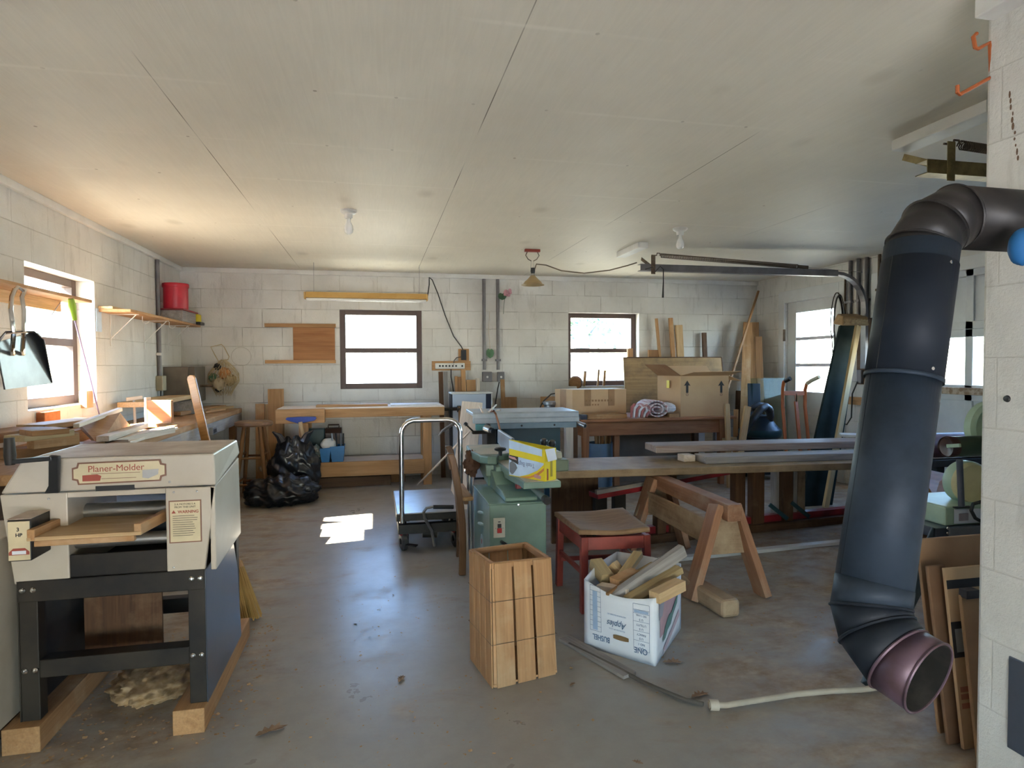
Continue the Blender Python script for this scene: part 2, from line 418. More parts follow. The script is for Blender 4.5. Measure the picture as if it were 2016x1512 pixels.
DOORW = mat('white door paint', (.66, .67, .67), .5, c2=(.58, .585, .58), scale=3)
GARW = mat('garage door paint', (.64, .68, .73), .5, c2=(.56, .60, .65), scale=4)
PEEL = mat('peeling sill wood', (.52, .44, .36), .8, c2=(.30, .21, .14), scale=16, lo=.42, hi=.55)
WINF = mat('bronze window frame', (.10, .062, .05), .45)
WINW = mat('glare-lightened muntin paint', (.62, .58, .66), .5)  # window glare is mixed into this light purple-grey colour
BULB = mat('frosted bulb', (.86, .85, .82), .18, coat=.5)
CERAM = mat('porcelain', (.74, .72, .68), .3)
SHADE = mat('tan ribbed reflector', (.50, .37, .19), .45, .3)
FIXT = mat('yellowed fixture enamel', (.58, .36, .115), .45, c2=(.52, .31, .09))
TUBEW = mat('fluorescent tube glass', (.82, .82, .78), .25)
CORD = mat('dark cable', (.035, .030, .026), .55)
CORDT = mat('tan cloth hose', (.42, .36, .28), .8)
WHITEPL = mat('white plastic', (.74, .73, .69), .4)
BLUEP = mat('blue plastic', (.015, .16, .42), .38)
BLUED = mat('deep blue plastic', (.018, .055, .30), .4)
BLUEB = mat('pale blue bucket', (.16, .27, .42), .5)
TEAL = mat('dark teal metal', (.012, .055, .065), .45)
BROWNM = mat('brown metal toolbox', (.055, .026, .018), .45)
ORANGE = mat('orange hand truck paint', (.46, .115, .03), .42)
VAC = mat('dark blue vacuum plastic', (.015, .032, .05), .4)
HOSEM = mat('black ribbed hose', (.022, .024, .026), .5)
NETM = mat('straw netting', (.55, .44, .27), .8)
STRAW = wood('broom straw', (.50, .31, .11), (.34, .18, .05), g=2)
WICK = wood('wicker', (.38, .25, .12), (.22, .12, .05), g=3)
GREENB = mat('dark green board', (.012, .02, .018), .8, c2=(.02, .03, .027), spec=.15)
LIME = mat('lime plastic', (.30, .50, .03), .4)
PURP = mat('violet wire', (.20, .16, .32), .4)
LEAFG = mat('artificial leaf', (.035, .10, .045), .6)
LEAFG2 = mat('paler leaf', (.09, .20, .10), .6)
PINK = mat('pink petals', (.66, .34, .40), .7)
LEAFB = mat('dry leaf', (.24, .15, .09), .8, c2=(.34, .24, .16), scale=20)
YELLOW = mat('yellow print', (.80, .66, .02), .45, c2=(.76, .60, .02))
SKYINK = mat('pale blue print', (.55, .70, .88), .45)
ORINK = mat('orange print', (.72, .28, .06), .45)
SAWD = mat('wood shavings', (.36, .22, .10), .85, c2=(.48, .33, .19), scale=40)
MAROON = mat('maroon paint', (.165, .065, .075), .45, c2=(.12, .045, .055))
OLIVE = mat('dark olive enamel', (.05, .075, .045), .35)
CREAMG = mat('cream-yellow casting', (.68, .59, .33), .5, c2=(.56, .46, .23), scale=8)
MGREEN = mat('pale green enamel', (.40, .52, .38), .45)
COPPER = mat('orange rubber cord', (.42, .17, .075), .5)
RUGW = mat('off-white cotton', (.68, .66, .68), .9, bmp=.3)
RUGR = mat('dusty red stripe', (.42, .14, .13), .9, bmp=.3)
GROUND = mat('pale dry grass', (.36, .36, .31), .95, c2=(.28, .28, .22), scale=.4)
TREEB = mat('tree bark', (.25, .24, .23), .9)
TREEL = mat('tree leaves', (.09, .17, .10), .8)
ORBRICK = mat('orange brick', (.52, .19, .06), .8, c2=(.42, .13, .04), scale=25)
GLOVE = mat('brown leather', (.10, .042, .022), .7, bmp=.4)
GREYM = mat('grey enamel box', (.19, .165, .13), .5, .2, c2=(.14, .12, .095), scale=5)
BEIGEB = mat('beige electrical box', (.42, .38, .27), .5)
GLASSM, _nt, _b = _new('window glass')
_b.inputs['Transmission Weight'].default_value = 1; _b.inputs['Roughness'].default_value = 0; _b.inputs['IOR'].default_value = 1.02
_b.inputs['Base Color'].default_value = (.98, .99, .99, 1)
# thin panes let daylight and its shadow rays straight through, with a faint reflection
_o = _nt.nodes['Material Output']; _tr = N(_nt, 'ShaderNodeBsdfTransparent'); _gl = N(_nt, 'ShaderNodeBsdfGlossy'); _gl.inputs['Roughness'].default_value = .02
_tr.inputs[0].default_value = (.94, .96, .96, 1)
_ms = N(_nt, 'ShaderNodeMixShader'); _ms.inputs[0].default_value = .05; L(_nt, _tr.outputs[0], _ms.inputs[1]); L(_nt, _gl.outputs[0], _ms.inputs[2]); L(_nt, _ms.outputs[0], _o.inputs[0])

# ------------------------------------------------------------------ shell
WB = block_wall('painted block x', 'x'); WS = block_wall('painted block y', 'y')
def wall(name, axis, a0, a1, lo, hi, holes, m, zt=H+.15):
    """wall slab between a0..a1 across its thickness, lo..hi along; holes (l0,l1,z0,z1)"""
    ls = sorted({lo, hi, *[h[0] for h in holes], *[h[1] for h in holes]})
    zs = sorted({-.2, zt, *[h[2] for h in holes], *[h[3] for h in holes]})
    mb = MB()
    for i in range(len(ls)-1):
        for j in range(len(zs)-1):
            lc, zc = (ls[i]+ls[i+1])/2, (zs[j]+zs[j+1])/2
            if any(h[0] < lc < h[1] and h[2] < zc < h[3] for h in holes): continue
            if axis == 'x': mb.b2((ls[i], a0, zs[j]), (ls[i+1], a1, zs[j+1]))
            else: mb.b2((a0, ls[i], zs[j]), (a1, ls[i+1], zs[j+1]))
    return struct(name, mb, m)
ZW0, ZW1 = .995, 1.878
W1 = (4.21, 5.15); W2 = (-.383, .522); W3 = (2.262, 3.166)
DOOR = (5.74, 6.64); GAR = (2.45, 5.20)
struct('floor', MB().b2((XL-.25, YF-.25, -.2), (XR+.25, YB+.25, 0)), floor_mat())
struct('ceiling', MB().b2((XL-.25, YF-.25, H), (XR+.25, YB+.25, H+.15)), ceiling_mat())
wall('wall_back', 'x', YB, YB+.2, XL-.2, XR+.2, [(*W2, ZW0, ZW1), (*W3, ZW0, ZW1)], WB)
wall('wall_left', 'y', XL-.2, XL, YF-.2, YB, [(*W1, ZW0, ZW1)], WS)
wall('wall_right', 'y', XR, XR+.2, YF-.2, YB, [(*DOOR, 0, 1.97), (*GAR, 0, 2.02)], WS)
wall('wall_front', 'x', YF-.2, YF, XL, XR, [(-1.0, 1.4, 0, .85)], WB)  # low opening is added behind the camera, unseen, to light the foreground
# end of the chimney wall at the right edge
WC = block_wall('painted chimney block', 'y', .25)
struct('wall_chimney', MB().b2((1.725, YF, -.02), (2.45, 1.50, H+.02)), WC, .012)
rs_ = MB()
for k in range(11):
    q = P(1988 + k*1.6 + random.uniform(-2, 2), 186 + k*12.5, x=1.7243); w_ = random.uniform(.002, .004); h_ = random.uniform(.004, .011)
    rs_.add([q + V((0, math.cos(t)*w_, math.sin(t)*h_)) for t in [j*math.pi/4 for j in range(8)]], [tuple(range(8))])
struct('trim_3', rs_, mat('rust stains', (.16, .09, .05), .8))
struct('trim_1', MB().b2((XL, YF, H-.045), (XL+.035, YB, H)), WHITEP, .004)
struct('trim_2', MB().b2((XL, YB-.03, H-.05), (XR, YB, H)), WHITEP, .004)

def window(name, axis, rng, face, out, m=WINF, fr=.062):
    """double-hung steel window; face = plane of the frame, out = +1/-1 direction to the outside"""
    g = group_node(name, (0, 0, 0))
    l0, l1 = rng; zm = (ZW0+ZW1)/2 - .01
    def bx(mb, a, b, z0, z1, d0, d1):
        d0, d1 = face + out*d0, face + out*d1
        if axis == 'x': mb.b2((a, min(d0, d1), z0), (b, max(d0, d1), z1))
        else: mb.b2((min(d0, d1), a, z0), (max(d0, d1), b, z1))
    f = MB()
    bx(f, l0, l0+fr, ZW0, ZW1, 0, .07); bx(f, l1-fr, l1, ZW0, ZW1, 0, .07)
    bx(f, l0+fr, l1-fr, ZW1-.055, ZW1, 0, .07); bx(f, l0+fr, l1-fr, ZW0, ZW0+.06, 0, .07)
    struct('window_frame', f, m, .003, parent=g)
    s = MB(); bx(s, l0+fr, l1-fr, zm-.026, zm+.026, -.005, .05); struct('meeting_rail', s, m, .003, parent=g)
    for z0, z1, dd in ((ZW0+.06, zm-.026, .025), (zm+.026, ZW1-.055, .04)):
        q = MB(); bx(q, l0+fr, l1-fr, z0, z1, dd, dd+.003); struct('pane', q, GLASSM, parent=g)
    return g
window('window_1', 'y', W1, XL-.12, -1)
window('window_2', 'x', W2, YB+.035, 1)
window('window_3', 'x', W3, YB+.10, 1)

# white half-glazed door in the right wall
d = group_node('door_1'); y0, y1 = DOOR
gy0, gy1, gz0, gz1 = 5.875, 6.49, .93, 1.845
lf = MB(); xd = XR+.03
lf.b2((xd, y0, .01), (xd+.045, gy0, 1.985)); lf.b2((xd, gy1, .01), (xd+.045, y1, 1.985))
lf.b2((xd, gy0, gz1), (xd+.045, gy1, 1.985)); lf.b2((xd, gy0, .01), (xd+.045, gy1, gz0))
for k in range(3): lf.b2((xd-.006, gy0, .25+k*.21), (xd, gy1, .262+k*.21))
struct('door_leaf', lf, DOORW, .004, parent=d)
hz = (gz1-gz0)/3
mu = MB()
for k in (1, 2): mu.b2((xd+.005, gy0, gz0+k*hz-.018), (xd+.04, gy1, gz0+k*hz+.018))
struct('muntin', mu, WINW, .003, parent=d)
for k in range(3): struct('pane', MB().b2((xd+.02, gy0, gz0+k*hz+.014), (xd+.023, gy1, gz0+(k+1)*hz-.014)), GLASSM, parent=d)
ft = MB()
ft.b2((XR-.02, y0-.10, 0), (XR, y0, 2.11)); ft.b2((XR-.02, y1, 0), (XR, y1+.11, 2.11)); ft.b2((XR-.02, y0, 1.97), (XR, y1, 2.11))
struct('door_casing', ft, DOORW, .004, parent=d)
struct('hinge', MB().b2((XR-.024, y1-.01, 1.52), (XR-.004, y1+.015, 1.66)), RUST, .002, parent=d)
struct('hinge', MB().b2((XR-.024, y1-.01, .62), (XR-.004, y1+.015, .74)), RUST, .002, parent=d)
struct('threshold', MB().b2((XR-.01, y0, 0), (XR+.2, y1, .02)), PEEL, parent=d)

# sectional garage door with a row of lights
g = group_node('door_2'); y0, y1 = GAR; xg = XR+.03
secs = [(0.0, .50), (.50, 1.0), (1.0, 1.53), (1.53, 2.03)]
for i, (z0, z1) in enumerate(secs):
    mb = MB(); fr = MB()
    stiles = [y0 + (y1-y0)*k/6 for k in range(7)]
    for k in range(7): fr.b2((xg-.012, stiles[k]-.035, z0), (xg+.03, stiles[k]+.035, z1))
    fr.b2((xg-.012, y0-.04, z0), (xg+.03, y1+.04, z0+.066)); fr.b2((xg-.012, y0-.04, z1-.066), (xg+.03, y1+.04, z1))
    p = struct('door_section', fr, GARW, .004, parent=g)
    for k in range(6):
        mb = MB().b2((xg+.006, stiles[k]+.03, z0+.06), (xg+.018, stiles[k+1]-.03, z1-.06))
        struct('pane' if i == 2 else 'door_panel', mb, GLASSM if i == 2 else GARW, parent=p)
struct('peeling_rail', MB().b2((xg-.035, y0, .985), (xg-.012, y1, 1.045)), PEEL, .006, parent=g)
ct = MB(); ct.b2((XR-.02, y0-.11, 0), (XR, y0, 2.13)); ct.b2((XR-.02, y1, 0), (XR, y1+.10, 2.13)); ct.b2((XR-.02, y0, 2.02), (XR, y1, 2.13))
struct('door_casing', ct, DOORW, .004, parent=g)

# ------------------------------------------------------------------ outdoors
struct('bounce_slab', MB().b2((-4, -9, -.24), (5, YF-.2, -.02)), mat('added pale bounce slab', (.52, .54, .56), .9, scale=2))  # added unseen slab, bounces sunlight through the low opening up to the ceiling
struct('ground', MB().b2((-60, -60, -.30), (60, 70, -.25)), GROUND)
t = thing('tree', 'pale grey tree seen through the right back window', 'tree', (4.4, 13.2, -.25))
tp = MB(); tp.tube([(4.4, 13.2, -.25), (4.38, 13.2, .8), (4.46, 13.25, 1.7), (4.4, 13.2, 2.6)], [.26, .21, .18, .12], 10)
tp.tube([(4.42, 13.2, 1.2), (3.9, 13.1, 1.65), (3.55, 13.0, 1.85)], [.07, .05, .02], 7)
tp.tube([(4.45, 13.2, 1.6), (4.9, 13.3, 2.2)], [.09, .04], 7)
tp.build('trunk', TREEB, t, smooth=True)
lv = MB()
for k in range(420):
    c = V((4.5, 13.2, 2.25)) + V((random.gauss(0, .42), random.gauss(0, .5), random.gauss(0, .38)))
    R = Matrix.Rotation(random.random()*6, 3, V((random.random()-.5, random.random()-.5, random.random()+.1)).normalized()); s = random.uniform(.05, .11)
    lv.add([c + R @ V(q)*s for q in ((-1, 0, 0), (0, -.5, .1), (1, 0, 0), (0, .5, .1))], [(0, 1, 2, 3)])
lv.build('foliage', TREEL, t)
fn = thing('wire_fence', 'low wire fence out in the grass beyond the right back window', 'fence', (3.2, 15, -.25))
for k in range(6): MB().bar((1.4+k*1.2, 15, -.25), (1.4+k*1.2, 15, .95), .07, .07).build('post', TREEB, fn)
wr = MB()
for z in (.25, .55, .85): wr.tube([(1.3, 15, z), (7.5, 15, z+.02)], .014, 5)
wr.build('wire', STEEL, fn)

# ------------------------------------------------------------------ light
w = bpy.data.worlds.new('sky'); SC.world = w; w.use_nodes = True; nt = w.node_tree
bg = nt.nodes['Background']
sk = N(nt, 'ShaderNodeTexSky', sky_type='NISHITA'); sk.sun_disc = False; sk.sun_elevation = math.radians(38); sk.sun_rotation = math.radians(256); sk.air_density = 1.0; sk.dust_density = .15; sk.ozone_density = 4.0
L(nt, sk.outputs[0], bg.inputs[0])
bg.inputs[1].default_value = 1.0
SUN_DIR = V((1.71, .28, -1.46)).normalized()
sl = bpy.data.lights.new('sun', 'SUN'); sl.energy = 48; sl.angle = math.radians(.6); sl.color = (1.0, .90, .76)
so = bpy.data.objects.new('sun', sl); COL.objects.link(so); so.location = (-6, 0, 6)
so.rotation_euler = SUN_DIR.to_track_quat('-Z', 'Y').to_euler()
def portal(name, c, sx, sy, n):
    l = bpy.data.lights.new(name, 'AREA'); l.shape = 'RECTANGLE'; l.size = sx; l.size_y = sy; l.cycles.is_portal = True
    o = bpy.data.objects.new(name, l); COL.objects.link(o); o.location = c
    o.rotation_euler = V(n).to_track_quat('-Z', 'Y').to_euler()
zc, zh = (ZW0+ZW1)/2, ZW1-ZW0
portal('portal', (XL-.21, sum(W1)/2, zc), W1[1]-W1[0], zh, (1, 0, 0))
portal('portal', (sum(W2)/2, YB+.21, zc), W2[1]-W2[0], zh, (0, -1, 0))
portal('portal', (sum(W3)/2, YB+.21, zc), W3[1]-W3[0], zh, (0, -1, 0))
portal('portal', (XR+.21, sum(DOOR)/2, 1.39), .62, .92, (-1, 0, 0))
portal('portal', (XR+.21, sum(GAR)/2, 1.27), GAR[1]-GAR[0], .42, (-1, 0, 0))
portal('portal', (.2, YF-.21, .425), 2.4, .85, (0, 1, 0))
vs = SC.view_settings; vs.view_transform = 'Standard'; vs.look = 'None'; vs.gamma = 1.0; vs.use_curve_mapping = False
vs.exposure = 1.95
SC.cycles.use_denoising = True
SC.cycles.max_bounces = 9; SC.cycles.diffuse_bounces = 6; SC.cycles.glossy_bounces = 4; SC.cycles.adaptive_threshold = .035; SC.cycles.transparent_max_bounces = 12
SC.cycles.sample_clamp_indirect = 12
# ================================================================== PLANER, front left
YP = 2.33                                   # plane of its front sheet metal
pl = thing('planer', 'cream and black thickness planer with wooden infeed tray and hand crank at left front', 'planer', (-.87, 2.65, 0))
def F(u, v, y=YP): return P(u, v, y=y)
YK = 2.88
xs0, xs1 = -1.15, -.585                     # stand
ZS = .552                                   # top of stand
# stand
mb = MB()
for xx in (xs1-.055, xs0):
    MB().b2((xx, YP, .085), (xx+.055, YP+.05, ZS)).build('front_post', BLACKM, pl, .003)
mb = MB(); mb.b2((xs0, YP-.004, ZS-.07), (xs1, YP+.05, ZS)); mb.build('top_rail', BLACKM, pl, .003)
MB().b2((xs0+.055, YP, .225), (xs1-.055, YP+.06, .285)).build('bottom_rail', BLACKM, pl, .003)
MB().b2((xs0+.05, YK-.05, .225), (xs1-.05, YK, .285)).build('bottom_rail', BLACKM, pl, .003)
MB().b2((xs0, YK-.05, .085), (xs0+.05, YK, ZS)).build('rear_post', BLACKM, pl, .003)
MB().b2((xs1-.05, YK-.05, .085), (xs1, YK, ZS)).build('rear_post', BLACKM, pl, .003)
mb = MB().prism([(YP-.004, .085), (YK, .085), (YK-.05, .40), (2.74, ZS+.012), (YP-.004, ZS)], (xs1, 0, 0), (0, 1, 0), (0, 0, 1), (1, 0, 0), .004)
mb.build('side_panel', STEELBLUE, pl, .002, label='blue-grey side panel')
mb = MB().b2((xs0-.004, YP, .085), (xs0, YK, ZS)); mb.build('side_panel', BLACKM, pl)
mb = MB()
for (x, z) in ((xs1-.042, ZS-.03), (xs1-.014, ZS-.03), (xs1-.042, .255), (xs1-.014, .255), (xs0+.015, ZS-.03), (xs0+.045, ZS-.03), (xs0+.015, .255), (xs0+.045, .255)):
    MB().lathe([(.0, .008), (.006, .007), (.0095, .003), (.0095, -.004)], (x, YP-.004, z), (0, -1, 0), 12).build('bolt', CHROME, pl, smooth=True)
mb = MB(); mb.b2((xs0+.10, YP+.22, .20), (-.79, YP+.23, ZS-.04)); mb.build('dust_panel', DARKW, pl)
mo = MB().lathe([(.0, 0), (.085, .0), (.09, .02), (.09, .14), (.06, .16), (0, .16)], (-.78, YP+.34, .47), (1, 0, 0), 24); mo.build('motor', BLACKM, pl, smooth=True)
mb = MB().b2((xs0, YP+.02, ZS-.006), (xs1, YK, ZS)); mb.build('bed', BLACKM, pl)
# cabinet: two cream cheeks, header, dark interior
zb, zl = ZS, .838
xl0, xl1 = F(5, 985).x, F(35, 1145).x
cl = MB().prism([(-1.195, zl), (-.1+ -.9, zl), (-1.0, zb-.01), (-1.16, zb-.01)], (0, YP, 0), (1, 0, 0), (0, 0, 1), (0, 1, 0), .5)
cl.build('left_cheek', CREAM, pl, .004)
xr0 = F(327, 1040).x
cr = MB().prism([(xr0, zl), (-.545, zl), (-.585, zb-.005), (xr0, zb-.005)], (0, YP, 0), (1, 0, 0), (0, 0, 1), (0, 1, 0), .02)
cr.prism([(YP, zl), (2.72, zl+.045), (2.74, ZS+.015), (YP, zb-.005)], (-.565, 0, 0), (0, 1, 0), (0, 0, 1), (1, 0, 0), .018)
cr.build('right_cheek', CREAM, pl, .004)
mb = MB().b2((-1.0, YP, zl-.018), (xr0, YP+.02, zl)); mb.build('header', CREAM, pl, .002)
mb = MB(); mb.b2((-1.0, YP+.40, zb), (-.56, YP+.41, zl)); mb.build('back_plate', mat('sheet steel inside the planer', (.22, .26, .34), .3, .6), pl)
mb = MB(); mb.b2((-1.0, YP+.006, zb), (xr0, YP+.016, zb+.075)); mb.build('lower_cover', BLACKM, pl, .002)
mb = MB().tube([(-1.0, YP+.06, zb+.105), (xr0, YP+.06, zb+.105)], .022, 16); mb.build('feed_roller', STEEL, pl, smooth=True)
MB().tube([(-1.0, YP+.14, zb+.19), (xr0, YP+.14, zb+.19)], .03, 16).build('feed_roller', STEEL, pl, smooth=True)
# hood
zt = .952
hd = MB()
A = [(-1.19, zl+.004), (-.542, zl+.004), (-.548, zt), (-1.125, zt)]
B = [(-1.19, zl+.05), (-.542, zl+.06), (-.552, zt+.003), (-1.115, zt+.003)]
vs = [(a, YP-.006, b) for a, b in A] + [(a, 2.72, b) for a, b in B]
hd.add(vs, [(0,1,2,3), (7,6,5,4), (0,4,5,1), (1,5,6,2), (2,6,7,3), (3,7,4,0)])
hd.build('hood', CREAM, pl, .006)
mb = MB().add([(-1.11, YP+.004, zt+.0012), (-.555, YP+.004, zt+.0012), (-.558, 2.71, zt+.0042), (-1.10, 2.71, zt+.0042)], [(0,1,2,3)]); mb.build('sawdust_film', CREAM_D, pl, label='dusty brownish film on the hood top')
c = F(229, 960, YP-.007)
mb = MB().b2((c.x-.062, YP-.008, zl+.001), (c.x+.055, YP-.004, zl+.018)); mb.build('grip_slot', BLACKP, pl)
# name plate with notched corners
c0 = F(236, 929, YP-.008); hw, hh, n = .142, .037, .017
def notch(w, h, k): return [(-w, -h+k), (-w+k*.8, -h+k*.8), (-w+k, -h), (w-k, -h), (w-k*.8, -h+k*.8), (w, -h+k), (w, h-k), (w-k*.8, h-k*.8), (w-k, h), (-w+k, h), (-w+k*.8, h-k*.8), (-w, h-k)]
sl_ = V((1, 0, .012)); sl_.normalize()
nb = MB().prism(notch(hw, hh, n), c0, sl_, (0, 0, 1), (0, -1, 0), .0012).build('name_plate', LABELB, pl)
MB().prism(notch(hw-.005, hh-.005, n), c0 + V((0, -.0012, 0)), sl_, (0, 0, 1), (0, -1, 0), .0008).build('plate_face', LABELC, nb)
text('Planer-Molder', .030, c0 + V((-.01, -.0022, .004)), (1, 0, .012), (0, 0, 1), REDINK, nb, sx=.98)
MB().b2(c0 + V((-.085, -.0026, -.004)), c0 + V((.062, -.002, -.0025))).build('rule', LABELB, nb)
MB().b2(c0 + V((-.055, -.0026, -.021)), c0 + V((.05, -.002, -.0195))).build('rule', LABELB, nb)
MB().prism([(-.026, -.010), (.026, -.010), (.03, .006), (.018, .012), (-.026, .010)], c0 + V((-.085, -.0022, -.017)), (1, 0, 0), (0, 0, 1), (0, -1, 0), .0006).build('emblem', REDINK, nb)
MB().prism([(-.024, -.014), (-.006, -.017), (.024, -.004), (.026, .014), (-.024, .012)], c0 + V((.093, -.0022, -.008)), (1, 0, 0), (0, 0, 1), (0, -1, 0), .0006).build('picture', STEEL, nb)
# warning label on the right cheek
a = F(332, 986); b = F(398, 1066)
wl = MB().b2((a.x, YP-.0015, b.z), (b.x, YP-.0003, a.z)).build('warning_label', LABELB, pl)
MB().b2((a.x+.004, YP-.0022, b.z+.004), (b.x-.004, YP-.0015, a.z-.004)).build('label_face', LABELC, wl)
cx = (a.x+b.x)/2
text('5 A MOTORS 5 A', .0088, (cx, YP-.0025, a.z-.016), (1, 0, 0), (0, 0, 1), PRINT, wl)
text('FROM THIS UNIT', .0088, (cx, YP-.0025, a.z-.026), (1, 0, 0), (0, 0, 1), PRINT, wl)
text('WARNING', .0135, (cx+.010, YP-.0025, a.z-.044), (1, 0, 0), (0, 0, 1), REDINK, wl, bold=.0003)
MB().prism([(-.007, 0), (.007, 0), (0, .011)], (cx-.036, YP-.0024, a.z-.044), (1, 0, 0), (0, 0, 1), (0, -1, 0), .0003).build('warning_triangle', REDINK, wl)
ln = MB()
for k in range(10): ln.b2((a.x+.012, YP-.0026, a.z-.054-k*.0075), (b.x-.012-random.random()*.02, YP-.0023, a.z-.0525-k*.0075))
ln.build('text_lines', PRINT, wl)
# 3 HP motor switch box
a = F(13, 1024, YP-.12); b = F(63, 1104, YP-.12)
bx = MB().b2((a.x, YP-.12, b.z), (b.x, YP, a.z)).build('switch_box', BLACKM, pl, .004)
MB().b2((a.x+.003, YP-.1225, b.z+.004), (b.x-.003, YP-.12, a.z-.006)).build('face_plate', LABELC, bx, .001)
MB().b2((a.x, YP-.12, a.z), (b.x, YP, a.z+.002)).build('dust_film', CREAM_D, bx)
cx = (a.x+b.x)/2
text('3', .016, (cx-.002, YP-.123, a.z-.036), (1, 0, 0), (0, 0, 1), PRINT, bx, bold=.0004)
text('HP', .015, (cx, YP-.123, a.z-.053), (1, 0, 0), (0, 0, 1), PRINT, bx, bold=.0004)
em = MB().prism([(-.028, -.013), (.028, -.013), (.028, -.004), (.016, .008), (-.016, .008), (-.028, -.004)], (cx, YP-.1229, b.z+.034), (1, 0, 0), (0, 0, 1), (0, -1, 0), .0005).build('emblem', REDINK, bx)
MB().prism([(-.019, -.010), (.019, -.010), (.019, .001), (-.019, .001)], (cx, YP-.1235, b.z+.033), (1, 0, 0), (0, 0, 1), (0, -1, 0), .0004).build('emblem_panel', BOXWHITE, bx)
# wooden infeed tray
x0, x1, yf, yb, zt_ = -1.055, -.735, 2.19, YP+.12, .728
tr = MB().b2((x0, yf, zt_-.012), (x1, yb, zt_)).build('infeed_tray', PINE_L, pl, .002)
MB().bar((x0+.012, yf, zt_+.006), (x0+.03, yb, zt_+.006), .022, .036).build('tray_rail', PINE, tr, .002)
MB().bar((x1-.012, yf+.005, zt_+.006), (x1+.02, yb, zt_+.006), .022, .036).build('tray_rail', PINE, tr, .002)
MB().b2((x0+.02, yf, zt_-.03), (x1-.02, yf+.02, zt_-.012)).build('tray_lip', PINE, tr, .002)
# crank
ax = F(108, 902, YP-.04); ah = F(20, 909, YP-.04); ad_ = F(107, 968, YP-.012)
ck = MB().bar(ax + V((-.005, 0, 0)), ah, .022, .014).build('crank', BLACKP, pl, .003)
MB().bar(ax + V((.0, .0, .008)), ad_, .03, .016, up=(0, 1, 0)).build('crank_arm', BLACKP, ck, .003)
MB().prism([(-.03, 0), (.012, 0), (.012, .05), (-.005, .05)], ad_ + V((.0, .0, -.005)), (1, 0, 0), (0, 0, 1), (0, 1, 0), .01).build('crank_bracket', BLACKP, ck, .002)
MB().tube([ah + V((0, 0, -.01)), ah + V((0, 0, .02)), P(18, 862, y=YP-.04)], [.013, .017, .014], 14).build('crank_handle', BLACKM, ck, smooth=True)
for (u, v) in ((342, 969), (388, 905+62), (96, 982), (342, 1117), (158, 961), (335, 948)):
    q = F(u, v); MB().lathe([(0, .003), (.0035, .002), (.004, -.001)], (q.x, YP-.0005 if v > 958 else YP-.006, q.z), (0, -1, 0), 8).build('screw', STEEL, pl, smooth=True)
# skids under the feet, dust on the floor, cord
board('skid', 'long pinkish wooden skid under the right side of the planer', (-.635, 2.29, .0425), (-.635, 3.08, .0425), .10, .085, PINE, group=None)
board('skid', 'wooden skid under the left feet of the planer at the lower left edge', (-1.135, 2.29, .0425), (-1.135, 3.06, .0425), .11, .085, PINE)
one('cabinet', 'cream metal cabinet side cut off by the left edge beside the planer', 'cabinet', MB().b2((-1.62, 2.16, .09), (-1.185, 2.60, .70)), CREAM, .006)
one('skid', 'short wood block under the cream cabinet at the left edge', 'board', MB().b2((-1.62, 2.18, 0), (-1.25, 2.56, .09)), DARKW, .003)
cb = MB().tube([P(0, 1459, z=.02), P(20, 1452, z=.02), P(45, 1440, z=.02), P(70, 1422, z=.02), P(92, 1395, z=.02), P(98, 1370, z=.02)], .011, 8)
one('electric_cable', 'black cable curving on the floor under the left side of the planer', 'cord', cb, BLACKP, smooth=True)
br = thing('broom', 'straw broom head standing on the floor behind the right side of the planer', 'broom', P(476, 1222, z=0))
o = P(474, 1222, z=0); t_ = o + V((-.04, .05, .30))
bb = MB()
for k in range(90):
    a = random.uniform(-1, 1); q = random.uniform(-1, 1)
    bb.bar(o + V((a*.095, q*.025, .004+random.random()*.012)), t_ + V((a*.035, q*.018, -.02)), .007, .004)
bb.build('bristles', STRAW, br)
MB().tube([t_ + V((.01, -.01, -.05)), t_, t_ + V((-.02, .02, .06))], [.04, .026, .016], 12).build('binding', PINE, br, smooth=True)
MB().tube([t_ + V((-.02, .02, .05)), t_ + V((-.13, .10, .34))], .012, 10).build('handle', PINE, br, smooth=True)
# dry leaf
def leaf(name, label, c, s, m=LEAFB, rz=0):
    mb = MB(); out = [(-1, 0), (-.7, .25), (-.55, .12), (-.3, .45), (-.15, .18), (.15, .5), (.25, .2), (.6, .35), (.55, .12), (1, .0), (.6, -.15), (.65, -.38), (.25, -.2), (.1, -.5), (-.15, -.2), (-.35, -.45), (-.55, -.13), (-.75, -.25)]
    R = rotz(rz); vs = [V(c) + R @ V((a*s, b*s, .004 + .35*s*abs(b)*random.uniform(.5, 1.6))) for a, b in out] + [V(c) + V((0, 0, .004))]
    k = len(out); mb.add(vs, [(i, (i+1) % k, k) for i in range(k)])
    return one(name, label, 'leaf', mb, m, solid=.0008)
leaf('dry_leaf', 'large curled dry leaf on the floor in front of the planer', P(535, 1440, z=0), .055, rz=25)
leaf('dry_leaf', 'small brown leaf on the floor left of the crate', P(790, 1338, z=0), .03, rz=70)
leaf('dry_leaf', 'brown leaf on the floor right of the white apple box', P(1325, 1305, z=0), .045, rz=-10)
leaf('dry_leaf', 'dark crumpled leaf beside the end of the tan hose', P(1378, 1370, z=0), .04, rz=10)
leaf('dry_leaf', 'small leaf on the floor between crate and tan hose', P(1127, 1349, z=0), .018, rz=40)
leaf('dry_leaf', 'dry leaf at the bottom edge of the picture', P(1255, 1503, z=0), .018, rz=140)
